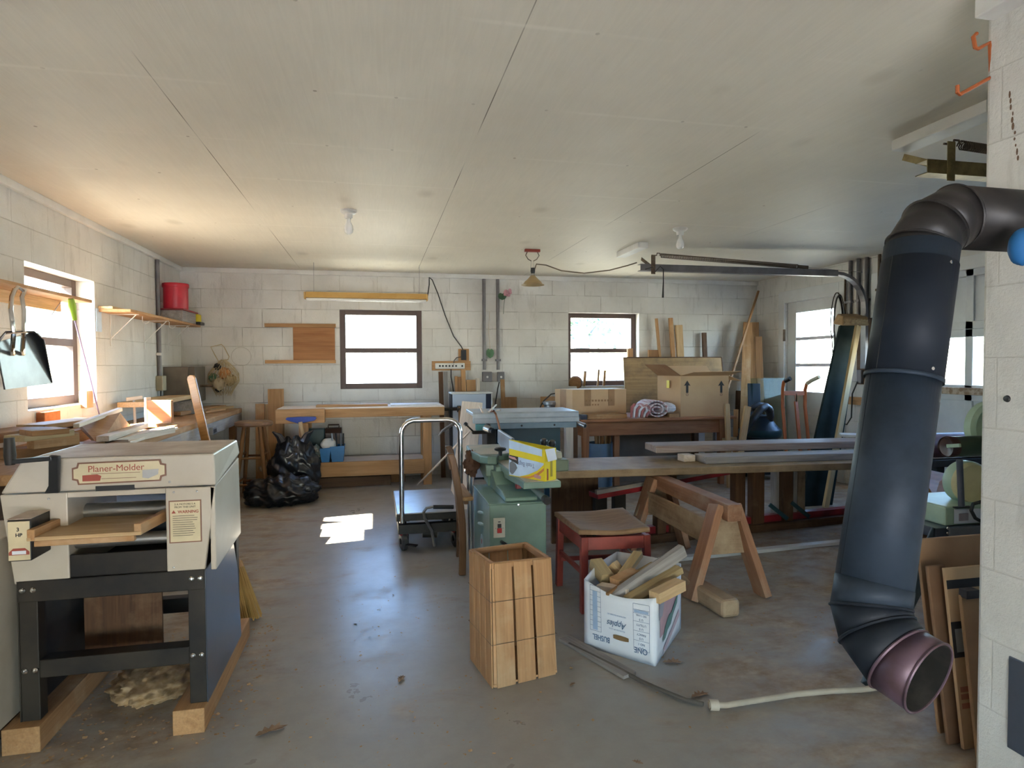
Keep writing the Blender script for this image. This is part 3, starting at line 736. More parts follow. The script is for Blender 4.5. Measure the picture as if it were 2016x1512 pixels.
# shavings
sh = MB()
def chips(n, x0, x1, y0, y1, s0=.003, s1=.0085):
    for k in range(n):
        c = V((random.uniform(x0, x1), random.uniform(y0, y1), .0015)); R = rotz(random.random()*360) @ rotx(random.uniform(-25, 25)); a = random.uniform(s0, s1); b = a*random.uniform(.3, .7)
        sh.add([c + R @ V((i*a, j*b, .001+.3*b*abs(i))) for i, j in ((-1, -1), (0, -1), (1, -1), (1, 1), (0, 1), (-1, 1))], [(0, 1, 4, 5), (1, 2, 3, 4)])
chips(700, -1.2, -.45, 2.2, 3.2); chips(450, 1.3, 3.4, 2.3, 4.2); chips(160, -.9, 1.3, 1.9, 4.2, .003, .007); chips(220, -.3, .5, 1.8, 3.6, .002, .005)
tag(sh.build('wood_shavings', SAWD), 'scattered wood shavings on the concrete floor', 'shavings', kind='stuff')
hp_ = MB().blob((-.85, 2.72, .02), (.16, .22, .045), .16, 5, 3, 72, 48).build('sawdust_heap', SAWD); hp_.data.shade_smooth()
tag(hp_, 'low heap of sawdust under the planer', 'sawdust', kind='stuff')

# ================================================================== LEFT BENCH along the left wall
ZB = .81
xf = -1.39
lb = thing('workbench', 'long plank workbench along the left wall heaped with scrap wood', 'workbench', (-1.7, 5.0, 0))
MB().b2((XL+.004, 2.95, ZB-.045), (xf, 7.12, ZB)).build('top', PINE, lb, .004)
MB().b2((xf-.035, 2.95, ZB-.15), (xf, 7.10, ZB-.045)).build('apron', GREYW, lb, .003)
for y in (3.1, 4.4, 5.7, 7.0):
    MB().b2((xf-.10, y-.045, 0), (xf-.04, y+.045, ZB-.045)).build('leg', OAK, lb, .003)
    MB().b2((XL+.02, y-.045, 0), (XL+.08, y+.045, ZB-.045)).build('leg', OAK, lb, .003)
MB().b2((XL+.02, 3.0, .22), (xf-.05, 7.05, .25)).build('lower_shelf', OAK, lb, .003)
MB().b2((XL+.02, 3.0, .28), (XL+.04, 7.05, ZB-.05)).build('back_board', DARKW, lb, .003)
ob = P(421, 848, x=xf+.02)
x_ = thing('outlet_box', 'grey metal outlet box screwed to the front of the left bench', 'outlet', (xf, ob.y, ob.z-.03))
MB().b2((xf, ob.y-.07, ob.z-.032), (xf+.03, ob.y+.07, ob.z+.032)).build('box', STEEL, x_, .004)
MB().b2((xf+.03, ob.y-.05, ob.z-.016), (xf+.032, ob.y+.05, ob.z+.016)).build('receptacle', BLACKP, x_, .001)

def B(u, v, dz=0): return P(u, v, z=ZB+dz)
# scrap heap at the near end; each block a thing, laid from near to far in layers
def scrap(label, u0, v0, u1, v1, dz, w, t, m, roll=0, group=None):
    p, q = B(u0, v0, dz), B(u1, v1, dz)
    n = (q-p).normalized(); up = V((0, 0, 1))
    if roll: up = Matrix.Rotation(math.radians(roll), 3, n) @ up
    return board('scrap_board', label, p + V((0, 0, t/2)), q + V((0, 0, t/2)), w, t, m, up, group)
scrap('thick dark scrap board lowest and nearest in the heap on the left bench', -30, 905, 200, 885, 0, .13, .045, OAK)
scrap('short block on edge under the heap at the near end of the left bench', 60, 884, 150, 874, .045, .06, .06, PINE)
scrap('square dark block showing its end in the left bench heap', 72, 878, 95, 866, .05, .06, .07, OAK)
scrap('broad brown plank at the far left of the heap, cut by the frame', -40, 873, 62, 858, .07, .20, .05, OAK)
scrap('pale-edged plank lying across the left bench heap', 28, 870, 128, 857, .10, .11, .03, BLOCKW)
scrap('dark plank with slanted end on top of the left bench heap', 50, 858, 124, 852, .135, .14, .025, OAK)
scrap('light plank lying behind the heap under the left window', 60, 847, 175, 832, .10, .16, .03, PINE_L)
scrap('tan block in the middle of the left bench heap beside the tilted board', 118, 874, 168, 860, .02, .15, .07, PINE)
# tilted square board
p0, p1, p2 = P(153, 831, z=ZB+.13), P(196, 877, z=ZB+.028), P(257, 838, z=ZB+.055)
p3 = P(236, 813, z=ZB+.16)
nrm = (p1-p0).cross(p3-p0).normalized()
if nrm.z < 0: nrm = -nrm
mb = MB(); mb.add([p0, p1, p2, p3] + [k - nrm*.022 for k in (p0, p1, p2, p3)], [(0,1,2,3), (7,6,5,4), (0,4,5,1), (1,5,6,2), (2,6,7,3), (3,7,4,0)])
one('sanding_board', 'square orange-brown board tilted up against a stick on the left bench', 'board', mb, PINE, .002)
board('stick', 'pale sunlit stick with dark tip propping up the tilted board', P(150, 838, z=ZB+.13), P(236, 806, z=ZB+.17), .03, .022, PALE)
board('scrap_board', 'long plank lying on the left bench in front of the upright bookend', P(205, 873, z=ZB+.02), P(330, 846, z=ZB+.02), .10, .04, PALE)
board('scrap_board', 'short thick plank leaning on the tilted board', P(202, 864, z=ZB+.06), P(282, 838, z=ZB+.05), .06, .03, PALE)
board('scrap_board', 'small block under the front plank on the left bench', P(205, 881, z=ZB+.018), P(242, 872, z=ZB+.018), .06, .036, OAK)
board('scrap_board', 'thin lath along the front edge of the left bench', P(250, 872, z=ZB+.008), P(345, 843, z=ZB+.008), .035, .016, PALE)
# L-shaped wooden bookend
c = P(303, 843, z=ZB)
bk = thing('bookend', 'L-shaped wooden stand glowing orange in the sun on the left bench', 'bookend', c)
R = rotz(-20)
m_ = MB(R, c); m_.box((0, .06, .115), (.21, .025, .17)); m_.build('upright', PLY, bk, .003)
m_ = MB(R, c); m_.box((0, -.02, .0275), (.21, .17, .022)); m_.build('base', PINE, bk, .003)
m_ = MB(R, c); m_.box((-.10, .07, .12), (.02, .05, .20)); m_.build('side_strip', PALE, bk, .003)
# mallet-like hammer standing on its handle
c = P(266, 834, z=ZB)
hm = thing('hammer', 'pale wooden mallet standing upright on its handle on the left bench', 'hammer', c)
tp = c + V((-.015, .03, .19))
MB().tube([c, tp], .010, 10).build('handle', PALE, hm, smooth=True)
MB().bar(tp + V((-.045, -.03, .0)), tp + V((.05, .035, .012)), .028, .03).build('head', PALE, hm, .006)
# big pale-edged boards at the middle
board('plank', 'wide pale-edged board on top of the stack at the middle of the left bench', P(262, 797, z=ZB+.15), P(362, 780, z=ZB+.15), .22, .04, PINE_L)
one('wood_block', 'thick weathered block under the wide board on the left bench', 'block', MB(rotz(-62), P(345, 815, z=ZB)).box((0, .05, .062), (.30, .22, .12)), GREYW, .004)
board('scrap_board', 'brown wedge board lying behind the curved stick on the left bench', P(340, 815, z=ZB+.02), P(432, 800, z=ZB+.02), .14, .03, PINE)
board('scrap_board', 'thin pale board at the far end of the left bench', P(398, 808, z=ZB+.012), P(470, 797, z=ZB+.012), .16, .02, PINE_L)
board('scrap_board', 'small dark strip beside the thin pale board at the far end of the left bench', P(400, 812, z=ZB+.012), P(440, 806, z=ZB+.012), .05, .016, PINE)
# long varnished stick leaning on the bench front
q0, q1 = P(440, 1024, d=4.9), P(374, 738, d=4.96)
sb = MB()
n_, s_, u_ = basis(q1-q0, RIGHT)
Lq = (q1-q0).length; w_ = .032
pts = [(-w_, 0), (w_, 0), (w_, Lq-.03), (w_*.7, Lq-.008), (0, Lq), (-w_*.7, Lq-.008), (-w_, Lq-.03)]
sb.prism(pts, q0, u_, n_, s_, .022)
one('varnished_stick', 'varnished wooden stick with rounded end leaning against the left bench', 'stick', sb, MAPLE, .004)
# window sill things
one('orange_brick', 'orange brick standing on the left window sill beside the bench', 'brick', MB(rotz(0), P(88, 822, x=-2.0)).box((.0, .0, .0), (.09, .20, .075)), ORBRICK, .006)
one('sill_block', 'tan wooden block standing on the left window sill at the right', 'block', MB().box(P(170, 786, x=-1.985), (.05, .10, .12)), PINE_L, .003)

# ---- left wall fittings
sz = 1.685
sh_ = thing('wall_shelf', 'long pine shelf on three angle brackets high on the left wall', 'shelf', (XL, 6.2, sz))
MB().b2((XL+.002, 5.2, sz-.022), (XL+.22, 7.12, sz)).build('board', PINE, sh_, .003)
MB().b2((XL+.002, 5.2, sz), (XL+.10, 6.0, sz+.02)).build('strip', PINE_L, sh_, .002)
for y in (5.42, 6.15, 6.80):
    k = MB(); k.b2((XL+.001, y-.012, sz-.27), (XL+.006, y+.012, sz-.022)); k.b2((XL+.001, y-.012, sz-.027), (XL+.20, y+.012, sz-.022)); k.bar((XL+.006, y, sz-.21), (XL+.18, y, sz-.028), .012, .005); k.build('bracket', WHITEP, sh_, .001)
for y in (5.62, 6.3, 6.9):
    c = V((XL+.16, y, sz-.022)); MB().tube([c, c+V((0, 0, -.03)), c+V((.005, 0, -.05)), c+V((.025, 0, -.06)), c+V((.045, 0, -.05)), c+V((.05, 0, -.035))], .003, 6).build('hook', WHITEPL, sh_, smooth=True)
one('blue_card', 'pale blue card stuck to the wall at the near end of the long shelf', 'card', MB().b2((XL+.001, 5.16, sz-.17), (XL+.006, 5.25, sz)), SKYINK, .001)
c = V((XL+.135, 6.60, sz+.12))
rc = thing('red_can', 'bright red plastic can on a wooden box at the far end of the shelf', 'can', c)
MB().lathe([(0, 0), (.105, 0), (.108, .01), (.108, .215), (.112, .217), (.112, .23), (.105, .24), (0, .24)], c, seg=32).build('body', RED, rc, smooth=True)
MB().lathe([(.114, .205), (.117, .21), (.117, .235), (.114, .243)], c, seg=32).build('lid', RED, rc, smooth=True)
wb = thing('wooden_box', 'weathered wooden box carrying the red can on the shelf', 'box', (XL+.13, 6.72, sz))
MB().b2((XL+.02, 6.50, sz), (XL+.22, 6.95, sz+.105)).build('body', GREYW, wb, .003)
MB().b2((XL+.01, 6.48, sz+.105), (XL+.235, 6.98, sz+.12)).build('lid', REDM, wb, .002, label='dark red lid')
yb_ = thing('drill_case', 'small yellow and black box at the far end of the long shelf', 'box', (XL+.13, 7.05, sz))
MB().b2((XL+.03, 7.00, sz+.03), (XL+.22, 7.16, sz+.11)).build('upper_half', YELLOW, yb_, .006)
MB().b2((XL+.03, 7.00, sz), (XL+.25, 7.16, sz+.03)).build('lower_half', BLACKP, yb_, .006)
# near shelf with dustpan
s2 = 1.70
ns = thing('wall_shelf', 'short plank shelf across the left window at the left edge', 'shelf', (XL, 4.4, s2))
MB().b2((XL+.002, 3.5, s2-.02), (XL+.16, 4.70, s2)).build('board', PINE, ns, .003)
MB().b2((XL+.002, 3.5, s2-.09), (XL+.02, 4.60, s2-.02)).build('cleat', PINE_L, ns, .002)
MB().bar((XL+.01, 4.62, s2-.022), (XL+.14, 4.20, s2-.14), .004, .004).build('brace_wire', STEEL, ns)
XD = XL+.17
dp = thing('dustpan', 'grey metal dustpan with loop handle hanging from the near left shelf', 'dustpan', P(40, 570, x=XD))
def D(u, v, dx=0): return P(u, v, x=XD+dx)
a, b, c_, d_ = D(0, 672), D(76, 655), D(103, 755), D(8, 767)
n0 = D(-4, 690)
body = MB()
body.add([a, D(60, 655), b, D(88, 672), c_, d_, n0], [tuple(range(7))])
body.build('pan', mat('dustpan sheet steel', (.30, .33, .36), .38, .75), dp, solid=.003)
rim = MB(); h_ = .05
top_ = [D(-6, 700, h_), D(0, 665, h_), D(12, 652, h_), D(68, 652, h_), D(86, 668, h_)]
base = [n0, a + V((0, 0, .0)), D(10, 658), D(66, 655), D(88, 672)]
end_t = [D(103, 752, .006)]; end_b = [c_]
T = [d_ + V((.004, 0, 0))] + top_ + end_t; Bt = [d_] + base + end_b
k = len(T); rim.add(T + Bt, [(i, i+1, k+i+1, k+i) for i in range(k-1)])
rim.build('rim', mat('dustpan dark rim', (.10, .105, .115), .45, .6), dp, solid=.004)
for (u0, u1) in ((24, 22), (44, 42)):
    pth = [D(u0+5, 570, .035), D(u0-1, 585, .035), D(u0 - (3 if u0 < 30 else -3), 610, .04), D(u0+3, 655, .055), D(u0, 690, .03), D(u0+1, 697, .006)]
    MB().tube(pth, .011, 8).build('handle', CHROME, dp, smooth=True)
MB().tube([D(29, 571, .035), D(35, 565, .035), D(45, 571, .035)], .009, 8).build('handle_loop', CHROME, dp, smooth=True)
MB().bar(D(18, 656, .05), D(48, 654, .05), .03, .006).build('strap', mat('peach tag', (.50, .33, .22), .6), dp)
# green fly-swatter like rod
g0, g1, g2 = P(140, 588, x=XL+.15), P(147, 630, x=XL+.15), P(196, 818, x=XL+.04)
fs = thing('grass_whip', 'lime green handle with a long thin rod hanging at the end of the near shelf', 'tool', g0)
MB().tube([g0, (g0*2+g1)/3, g1], [.016, .022, .014], 10).build('handle', LIME, fs, smooth=True)
MB().tube([g1, (g1+g2)/2 + V((.0, .0, .01)), g2], .0045, 7).build('rod', PURP, fs, smooth=True)
# conduit and grey boxes in the left back corner
yc = 6.47
cn = thing('conduit', 'dark conduit running down the left wall to a beige box', 'conduit', (XL+.02, yc, 1.1))
MB().tube([(XL+.02, yc, H-.045), (XL+.02, yc, 1.17)], .018, 12).build('pipe', GALV, cn, smooth=True)
MB().b2((XL+.001, yc-.03, 1.36), (XL+.042, yc+.03, 1.385)).build('strap', WHITEP, cn, .002)
MB().b2((XL+.001, yc-.055, 1.03), (XL+.06, yc+.055, 1.17)).build('box', BEIGEB, cn, .006)
MB().tube([(XL+.03, yc, 1.03), (XL+.03, yc, .82)], .012, 10).build('pipe', GALV, cn, smooth=True)
a = P(328, 722, y=6.62); b = P(385, 792, y=6.62)
eb = thing('electrical_panel', 'grey metal electrical box in the back left corner above the bench', 'panel', (XL+.1, 6.8, .95))
MB().b2((XL+.002, 6.62, b.z), (b.x-.06, 7.0, a.z)).build('box', GREYM, eb, .006)
MB().b2((b.x-.06, 6.625, b.z), (b.x, 7.0, a.z)).build('cover', mat('darker grey cover', (.13, .11, .085), .5, .2), eb, .006)
MB().tube([(b.x, 6.8, (a.z+b.z)/2-.02), (b.x+.12, 6.8, (a.z+b.z)/2-.02)], .012, 8).build('nipple', RUST, eb, smooth=True)
# net bag
a = P(415, 683, y=YB-.04)
nb = thing('net_bag', 'straw-coloured net bag on a wire frame hanging on the back wall', 'bag', a)
pts = [P(415, 683, y=YB-.03), P(436, 678, y=YB-.03), P(441, 683, y=YB-.03), P(451, 702, y=YB-.03), P(449, 708, y=YB-.03), P(430, 711, y=YB-.05), P(422, 697, y=YB-.04)]
MB().tube(pts, .005, 7, closed=True).build('frame', NETM, nb, smooth=True)
net = MB(); cen = P(440, 740, y=YB-.07)
def netf(u, v):
    th = 2*math.pi*u; r = .02 + .15*math.sin(min(1, v*1.12)*2.75); z = .16 - .36*v
    return cen + V((math.cos(th)*r*.95, math.sin(th)*r*.35, z + .015*math.sin(5*th)))
for k in range(26):
    th = k/26
    net.tube([netf(th + .12*(v-.5), v) for v in (0, .2, .4, .6, .8, 1)], .0022, 4); net.tube([netf(th - .12*(v-.5), v) for v in (0, .2, .4, .6, .8, 1)], .0022, 4)
net.build('netting', NETM, nb)
for (u, v, r, m) in ((428, 722, .035, BLACKP), (419, 743, .045, LEAFG2), (442, 735, .06, mat('orange mesh roll', (.50, .22, .07), .7)), (430, 756, .07, mat('tan rag', (.50, .40, .27), .9)), (452, 748, .06, mat('tan bundle', (.42, .31, .16), .9)), (430, 765, .04, BLACKP)):
    q = P(u, v, y=YB-.08); MB().blob(q, (r, r*.7, r), .3, 3, u, 16, 10, flat=False).build('bundle', m, nb, smooth=True)
one('wire_ring', 'faint round wire ring hung on a nail on the back wall', 'ring', MB().tube([P(475, 702, y=YB-.012) + V((math.cos(t)*.10, 0, math.sin(t)*.10)) for t in [k*math.pi/12 for k in range(24)]], .002, 5, closed=True), mat('pale wire', (.45, .42, .37), .5), smooth=True)
# ================================================================== BACK WORKBENCH under the left back window
YB0, YB1 = 6.60, 7.04
xa, xb = P(545, 808, y=YB0).x, P(875, 803, y=YB0).x
ZT = P(700, 802, y=YB0).z
bench = thing('workbench', 'light wooden workbench with end vise under the left back window', 'workbench', ((xa+xb)/2, 6.9, 0))
xv = P(640, 810, y=YB0).x
MB().b2((xa, YB0, ZT-.035), (xb, YB1, ZT)).build('top', PALE, bench, .004)
MB().b2((xv, YB0-.004, ZT-.10), (xb, YB0+.04, ZT-.012)).build('front_rail', BEECH, bench, .004)
MB().b2((xa-.005, YB0-.07, ZT-.145), (xv, YB0+.04, ZT-.004)).build('vise_block', BEECH, bench, .006)
for u in (598, 841):
    x = P(u, 850, y=YB0+.04).x
    for y in (YB0+.02, YB1-.09):
        MB().b2((x-.045, y, 0), (x+.045, y+.07, ZT-.035)).build('leg', BEECH, bench, .004)
x0, x1 = P(606, 915, y=YB0).x, P(836, 915, y=YB0).x
zs = P(720, 908, y=YB0).z
MB().b2((x0, YB0+.0, zs-.15), (x1, YB0+.03, zs)).build('shelf_apron', BEECH, bench, .004)
MB().b2((x0, YB0+.03, zs-.03), (x1, YB1-.02, zs-.002)).build('lower_shelf', PALE, bench, .003)
vz = thing('bench_vise', 'dark metal vise jaw and screw on the right end of the back workbench', 'vise', (xb, YB0+.2, ZT-.05))
MB().tube([(xb-.01, YB0+.12, ZT-.045), (xb+.16, YB0+.12, ZT-.045)], .018, 10).build('screw', BLACKM, vz, smooth=True)
MB().tube([(xb+.15, YB0+.12, ZT-.045), (xb+.19, YB0+.12, ZT-.045)], .035, 12).build('hub', BLACKM, vz, smooth=True)
MB().tube([(xb+.17, YB0+.10, ZT-.02), (xb+.175, YB0+.09, ZT-.30)], .013, 8).build('handle', OAK, vz, smooth=True)
q0, q1 = P(622, 800, z=ZT+.012), P(764, 799, z=ZT+.012)
board('board', 'long thin board lying along the top of the back workbench', (q0.x, YB0+.16, ZT+.012), (q1.x, YB0+.16, ZT+.012), .14, .024, PINE)
board('board', 'white melamine strip at the right end of the back workbench top', (q1.x+.03, YB0+.22, ZT+.008), (xb-.03, YB0+.22, ZT+.008), .26, .016, WHITEP)
board('timber', 'dark timber lying on the floor under the back workbench at the left', (x0+.02, YB0+.16, .05), (P(770, 945, y=YB0).x, YB0+.16, .05), .12, .10, DARKW)
board('timber', 'shorter brown timber on the floor under the back workbench at the right', (P(735, 945, y=YB0).x, YB0+.30, .05), (P(800, 945, y=YB0).x, YB0+.30, .05), .10, .10, OAK)
# blue-headed tool propped against the vise block
y_ = YB0-.10
a = P(592, 825, y=y_)
sq = thing('squeegee', 'blue-headed hand tool with wooden handle propped against the workbench vise', 'tool', a)
mb = MB().prism([(-.145, .0), (-.13, .018), (-.02, .022), (.02, .022), (.14, .02), (.15, 0), (.13, -.018), (.02, -.04), (-.02, -.046), (-.12, -.014)], a, (1, 0, 0), (0, 0, 1), (0, 1, 0), .022)
mb.build('head', BLUED, sq, .004)
MB().tube([a + V((-.005, .005, -.03)), P(600, 875, y=y_-.02)], [.021, .017], 10).build('handle', PINE_L, sq, smooth=True)
# things on the lower shelf
ys = YB0+.105
a, b = P(655, 907, y=ys), P(652, 878, y=ys)
cd_ = thing('tool_caddy', 'bright blue two-pocket plastic caddy of tools on the bench lower shelf', 'caddy', (P(655, 905, y=ys).x, ys, zs))
for (u0, u1, v0) in ((632, 651, 881), (652, 678, 878)):
    xa_, xb_ = P(u0, 890, y=ys).x, P(u1, 890, y=ys).x; zt2 = P(640, v0, y=ys).z
    MB().add([(xa_+.01, ys-.07, zs), (xb_-.01, ys-.07, zs), (xb_-.01, ys+.07, zs), (xa_+.01, ys+.07, zs), (xa_-.005, ys-.09, zt2), (xb_+.005, ys-.09, zt2+.008), (xb_+.005, ys+.09, zt2+.008), (xa_-.005, ys+.09, zt2)],
             [(3,2,1,0), (0,1,5,4), (1,2,6,5), (2,3,7,6), (3,0,4,7)]).build('pocket', BLUEP, cd_, .006, solid=.004)
q = P(647, 864, y=ys+.02)
one('lamp_reflector', 'white dome leaning in the blue caddy', 'dome', MB().lathe([(0, .055), (.04, .052), (.068, .035), (.082, 0), (.079, 0), (.05, .035), (0, .045)], q + V((0, 0, -.06)), (.1, -.55, .8), 24), WHITEPL, smooth=True)
for (u, m, tl) in ((656, STEEL, 'silver'), (664, BLACKP, 'black'), (671, STEEL, 'silver'), (676, BLACKP, 'black')):
    q = P(u, 880, y=ys); t2 = P(u-3 if u < 670 else u, 853, y=ys)
    MB().tube([q + V((0, 0, -.06)), (q+t2)/2, t2], .008, 7).build('pliers_handle', m, cd_, smooth=True)
MB().blob(P(622, 890, y=ys-.02), (.05, .05, .07), .25, 4, 9).build('rag', mat('mixed rags', (.36, .32, .27), .9, c2=(.08, .16, .17), scale=14), cd_, smooth=True, label='dull grey-green rags at the left')
y2 = YB1-.13
a, b = P(606, 842, y=y2), P(640, 873, y=y2)
gb = one('green_box', 'dark teal metal box behind the blue caddy on the bench shelf', 'box', MB().b2((a.x, y2-.08, zs), (b.x, y2+.05, P(620, 843, y=y2).z)), TEAL, .006)
a, b = P(628, 838, y=y2-.0), P(671, 875, y=y2)
tb = thing('toolbox', 'brown metal toolbox with a handle behind the blue caddy', 'toolbox', ((b.x+.01+b.x+.28)/2, y2, zs))
xa_ = P(641, 850, y=y2).x; xb_ = P(673, 850, y=y2).x; zt2 = P(650, 842, y=y2).z
MB().prism([(-.08, zs), (.08, zs), (.08, zt2-.05), (.05, zt2), (-.05, zt2), (-.08, zt2-.05)], (xa_, y2, 0), (0, 1, 0), (0, 0, 1), (1, 0, 0), xb_-xa_).build('body', BROWNM, tb, .006)
xc = (xa_+xb_)/2
MB().tube([(xc-.055, y2, zt2-.004), (xc-.055, y2, zt2+.03), (xc+.055, y2, zt2+.03), (xc+.055, y2, zt2-.004)], .008, 8).build('handle', BROWNM, tb, smooth=True)
# boards standing to the left of the bench
for (u0, u1, vt, m, dy, lab) in ((503, 521, 795, PINE, .10, 'short tan board standing against the back wall behind the round stool'),
                                 (522, 545, 796, PINE_L, .07, 'wide pale board standing against the back wall behind the round stool')):
    yy = YB-dy; a, b = P(u0, vt, y=yy), P(u1, vt, y=yy)
    board('board', lab, ((a.x+b.x)/2, yy-.05, 0), ((a.x+b.x)/2, yy, a.z), b.x-a.x, .022, m, up=(0, 1, 0))
yy = 7.10; a, b = P(527, 766, y=yy), P(559, 766, y=yy)
board('post', 'tallest square post standing left of the back workbench', ((a.x+b.x)/2, yy, 0), ((a.x+b.x)/2-.005, yy+.03, a.z), .15, .07, BEECH, up=(.1, 1, 0), cat='post')
# round stool
c = P(499, 970, z=0); c = V((P(501, 900, y=6.46).x, 6.46, 0))
zs_ = P(500, 829, y=6.46).z
st = thing('round_stool', 'round dark wooden stool between the left bench and the back workbench', 'stool', c)
MB().lathe([(0, zs_), (.15, zs_+.002), (.172, zs_-.008), (.176, zs_-.03), (.165, zs_-.045), (0, zs_-.045)], c, seg=32).build('seat', wood('stool seat', (.26, .15, .08), (.17, .09, .045), rough=.4), st, smooth=True)
feet = []
for k in range(4):
    an = math.radians(40+90*k); t = c + V((math.cos(an)*.10, math.sin(an)*.10, zs_-.04)); f = c + V((math.cos(an)*.205, math.sin(an)*.205, 0)); feet.append((t, f))
    MB().tube([t, (t+f)/2, f], [.017, .021, .015], 10).build('leg', OAK, st, smooth=True)
for k in range(4):
    for h in (.40, .78) if k % 2 else (.45, .82):
        a = feet[k][0].lerp(feet[k][1], h); b = feet[(k+1) % 4][0].lerp(feet[(k+1) % 4][1], h)
        MB().tube([a, b], .011, 8).build('rung', OAK, st, smooth=True)
# rubbish bags
def bag(name, label, c, rad, seed, ears):
    g = thing(name, label, 'bag', (c[0], c[1], 0))
    ob = MB().blob(c, rad, .15, 1.7, seed, 96, 60, True, fn=lambda p: V((p.x*1.05, p.y, p.z)) + V((0, -.012*math.sin(34*p.x + 11*p.z + 3*math.sin(14*p.z+seed)), .012*math.sin(40*p.x+17*p.z+4*math.sin(9*p.x)))) ).build('body', BAGM, g)
    ob.data.shade_smooth()
    for (dx, dz, a) in ears:
        e = V(c) + V((dx, -.02, rad[2]*.9)); MB().tube([e, e+V((a*.03, 0, dz*.6)), e+V((a*.09, .02, dz))], [.045, .03, .008], 8).build('tied_end', BAGM, g, smooth=True)
    return g
c = P(555, 985, z=0)
bag('rubbish_bag', 'low bulging black rubbish bag on the floor in front of the other', (c.x+.02, 6.0, .115), (.31, .20, .145), 5, [])
c2 = P(575, 930, y=6.38)
bb_ = bag('rubbish_bag', 'taller black rubbish bag with tied top behind the low one', (c2.x+.02, 6.36, .245), (.21, .13, .31), 12, [(-.10, .10, -1), (.10, .11, 1)])
MB().tube([P(550, 893, y=6.27), P(558, 901, y=6.24), P(568, 901, y=6.24), P(577, 894, y=6.25)], .006, 6).build('tie', STEEL, bb_, smooth=True)
one('scrap_board', 'tan board end poking out beside the black rubbish bags', 'board', MB().bar(P(512, 925, y=6.45), P(545, 905, y=6.52), .05, .05), ROUGHW, .003)

# ================================================================== ON THE BACK WALL
def W_(u, v, d=0): return P(u, v, y=YB-d)
rk = thing('wall_rack', 'two horizontal wooden rails holding a plywood panel left of the left back window', 'rack', W_(594, 676))
a, b = W_(522, 637), W_(665, 645); MB().b2((a.x, YB-.05, b.z), (b.x-.02, YB-.001, a.z)).build('upper_rail', BEECH, rk, .002)
a, b = W_(523, 709), W_(665, 715); MB().b2((a.x, YB-.05, b.z), (b.x-.02, YB-.001, a.z)).build('lower_rail', BEECH, rk, .002)
a, b = W_(577, 644), W_(660, 711); MB().b2((a.x, YB-.022, b.z), (b.x, YB-.004, a.z)).build('panel', PLY, rk, .001)
# shop light
yf = 6.67
a, b = P(599, 572, y=yf), P(842, 590, y=yf)
zf = (P(720, 576, y=yf).z); xa_, xb_ = a.x, b.x
fl = thing('shop_light', 'long yellowed fluorescent shop light hanging on two wires over the left back window', 'light', ((xa_+xb_)/2, yf, zf-.06))
MB().prism([(-.055, 0), (-.03, .055), (.03, .055), (.055, 0), (.05, -.004), (-.05, -.004)], (xa_+.015, yf, zf-.06), (0, 1, 0), (0, 0, 1), (1, 0, 0), xb_-xa_-.03).build('housing', FIXT, fl, .002)
for x in (xa_, xb_-.015): MB().b2((x, yf-.058, zf-.075), (x+.015, yf+.058, zf-.01)).build('end_cap', FIXT, fl, .003)
for dy in (-.028, .028): MB().tube([(xa_+.02, yf+dy, zf-.078), (xb_-.02, yf+dy, zf-.078)], .013, 10).build('tube', TUBEW, fl, smooth=True)
for u in (617, 825): x = P(u, 520, y=yf).x; MB().tube([(x, yf, zf-.01), (x+.002, yf, H)], .0025, 5).build('hanging_wire', STEEL, fl)
pc = [P(842, 582, y=6.67), P(845, 560, y=6.9), W_(845, 546, .02), W_(851, 551, .015), W_(862, 578, .012), W_(876, 620, .012), W_(893, 662, .012), W_(908, 682, .012), W_(913, 692, .03)]
MB().tube(pc, .006, 6).build('power_cord', CORD, fl, smooth=True)
ou = thing('wall_outlet', 'black outlet on a small wooden block above the power strip', 'outlet', W_(912, 698))
a, b = W_(902, 687), W_(923, 711); MB().b2((a.x, YB-.02, b.z), (b.x, YB-.001, a.z)).build('backing', BEECH, ou, .002)
a, b = W_(907, 689), W_(917, 709); MB().b2((a.x, YB-.05, b.z), (b.x, YB-.02, a.z)).build('outlet', BLACKP, ou, .004)
ps = thing('power_strip', 'white power strip with black sockets on a short board right of the left back window', 'power strip', W_(888, 719))
a, b = W_(850, 711), W_(926, 729); MB().b2((a.x, YB-.02, b.z), (b.x, YB-.001, a.z)).build('backing', BEECH, ps, .002)
a, b = W_(856, 715), W_(914, 726); MB().b2((a.x, YB-.045, b.z), (b.x, YB-.02, a.z)).build('strip', WHITEPL, ps, .008)
for u in (866, 872, 878.5, 885, 891.5, 898, 910):
    q = W_(u, 720.5, .046); MB().lathe([(0, .002), (.011, .002), (.012, -.002)], q, (0, -1, 0), 10).build('socket' if u < 905 else 'switch', BLACKP, ps)
MB().tube([W_(888, 727, .03), W_(888, 742, .02), W_(891, 758, .02), W_(893, 775, .03), W_(896, 800, .05)], .006, 6).build('power_cord', CORD, ps, smooth=True)
MB().tube([W_(907, 703, .04), W_(899, 704, .02), W_(894, 710, .02), W_(893, 718, .045)], .005, 6).build('plug_lead', CORD, ps, smooth=True)
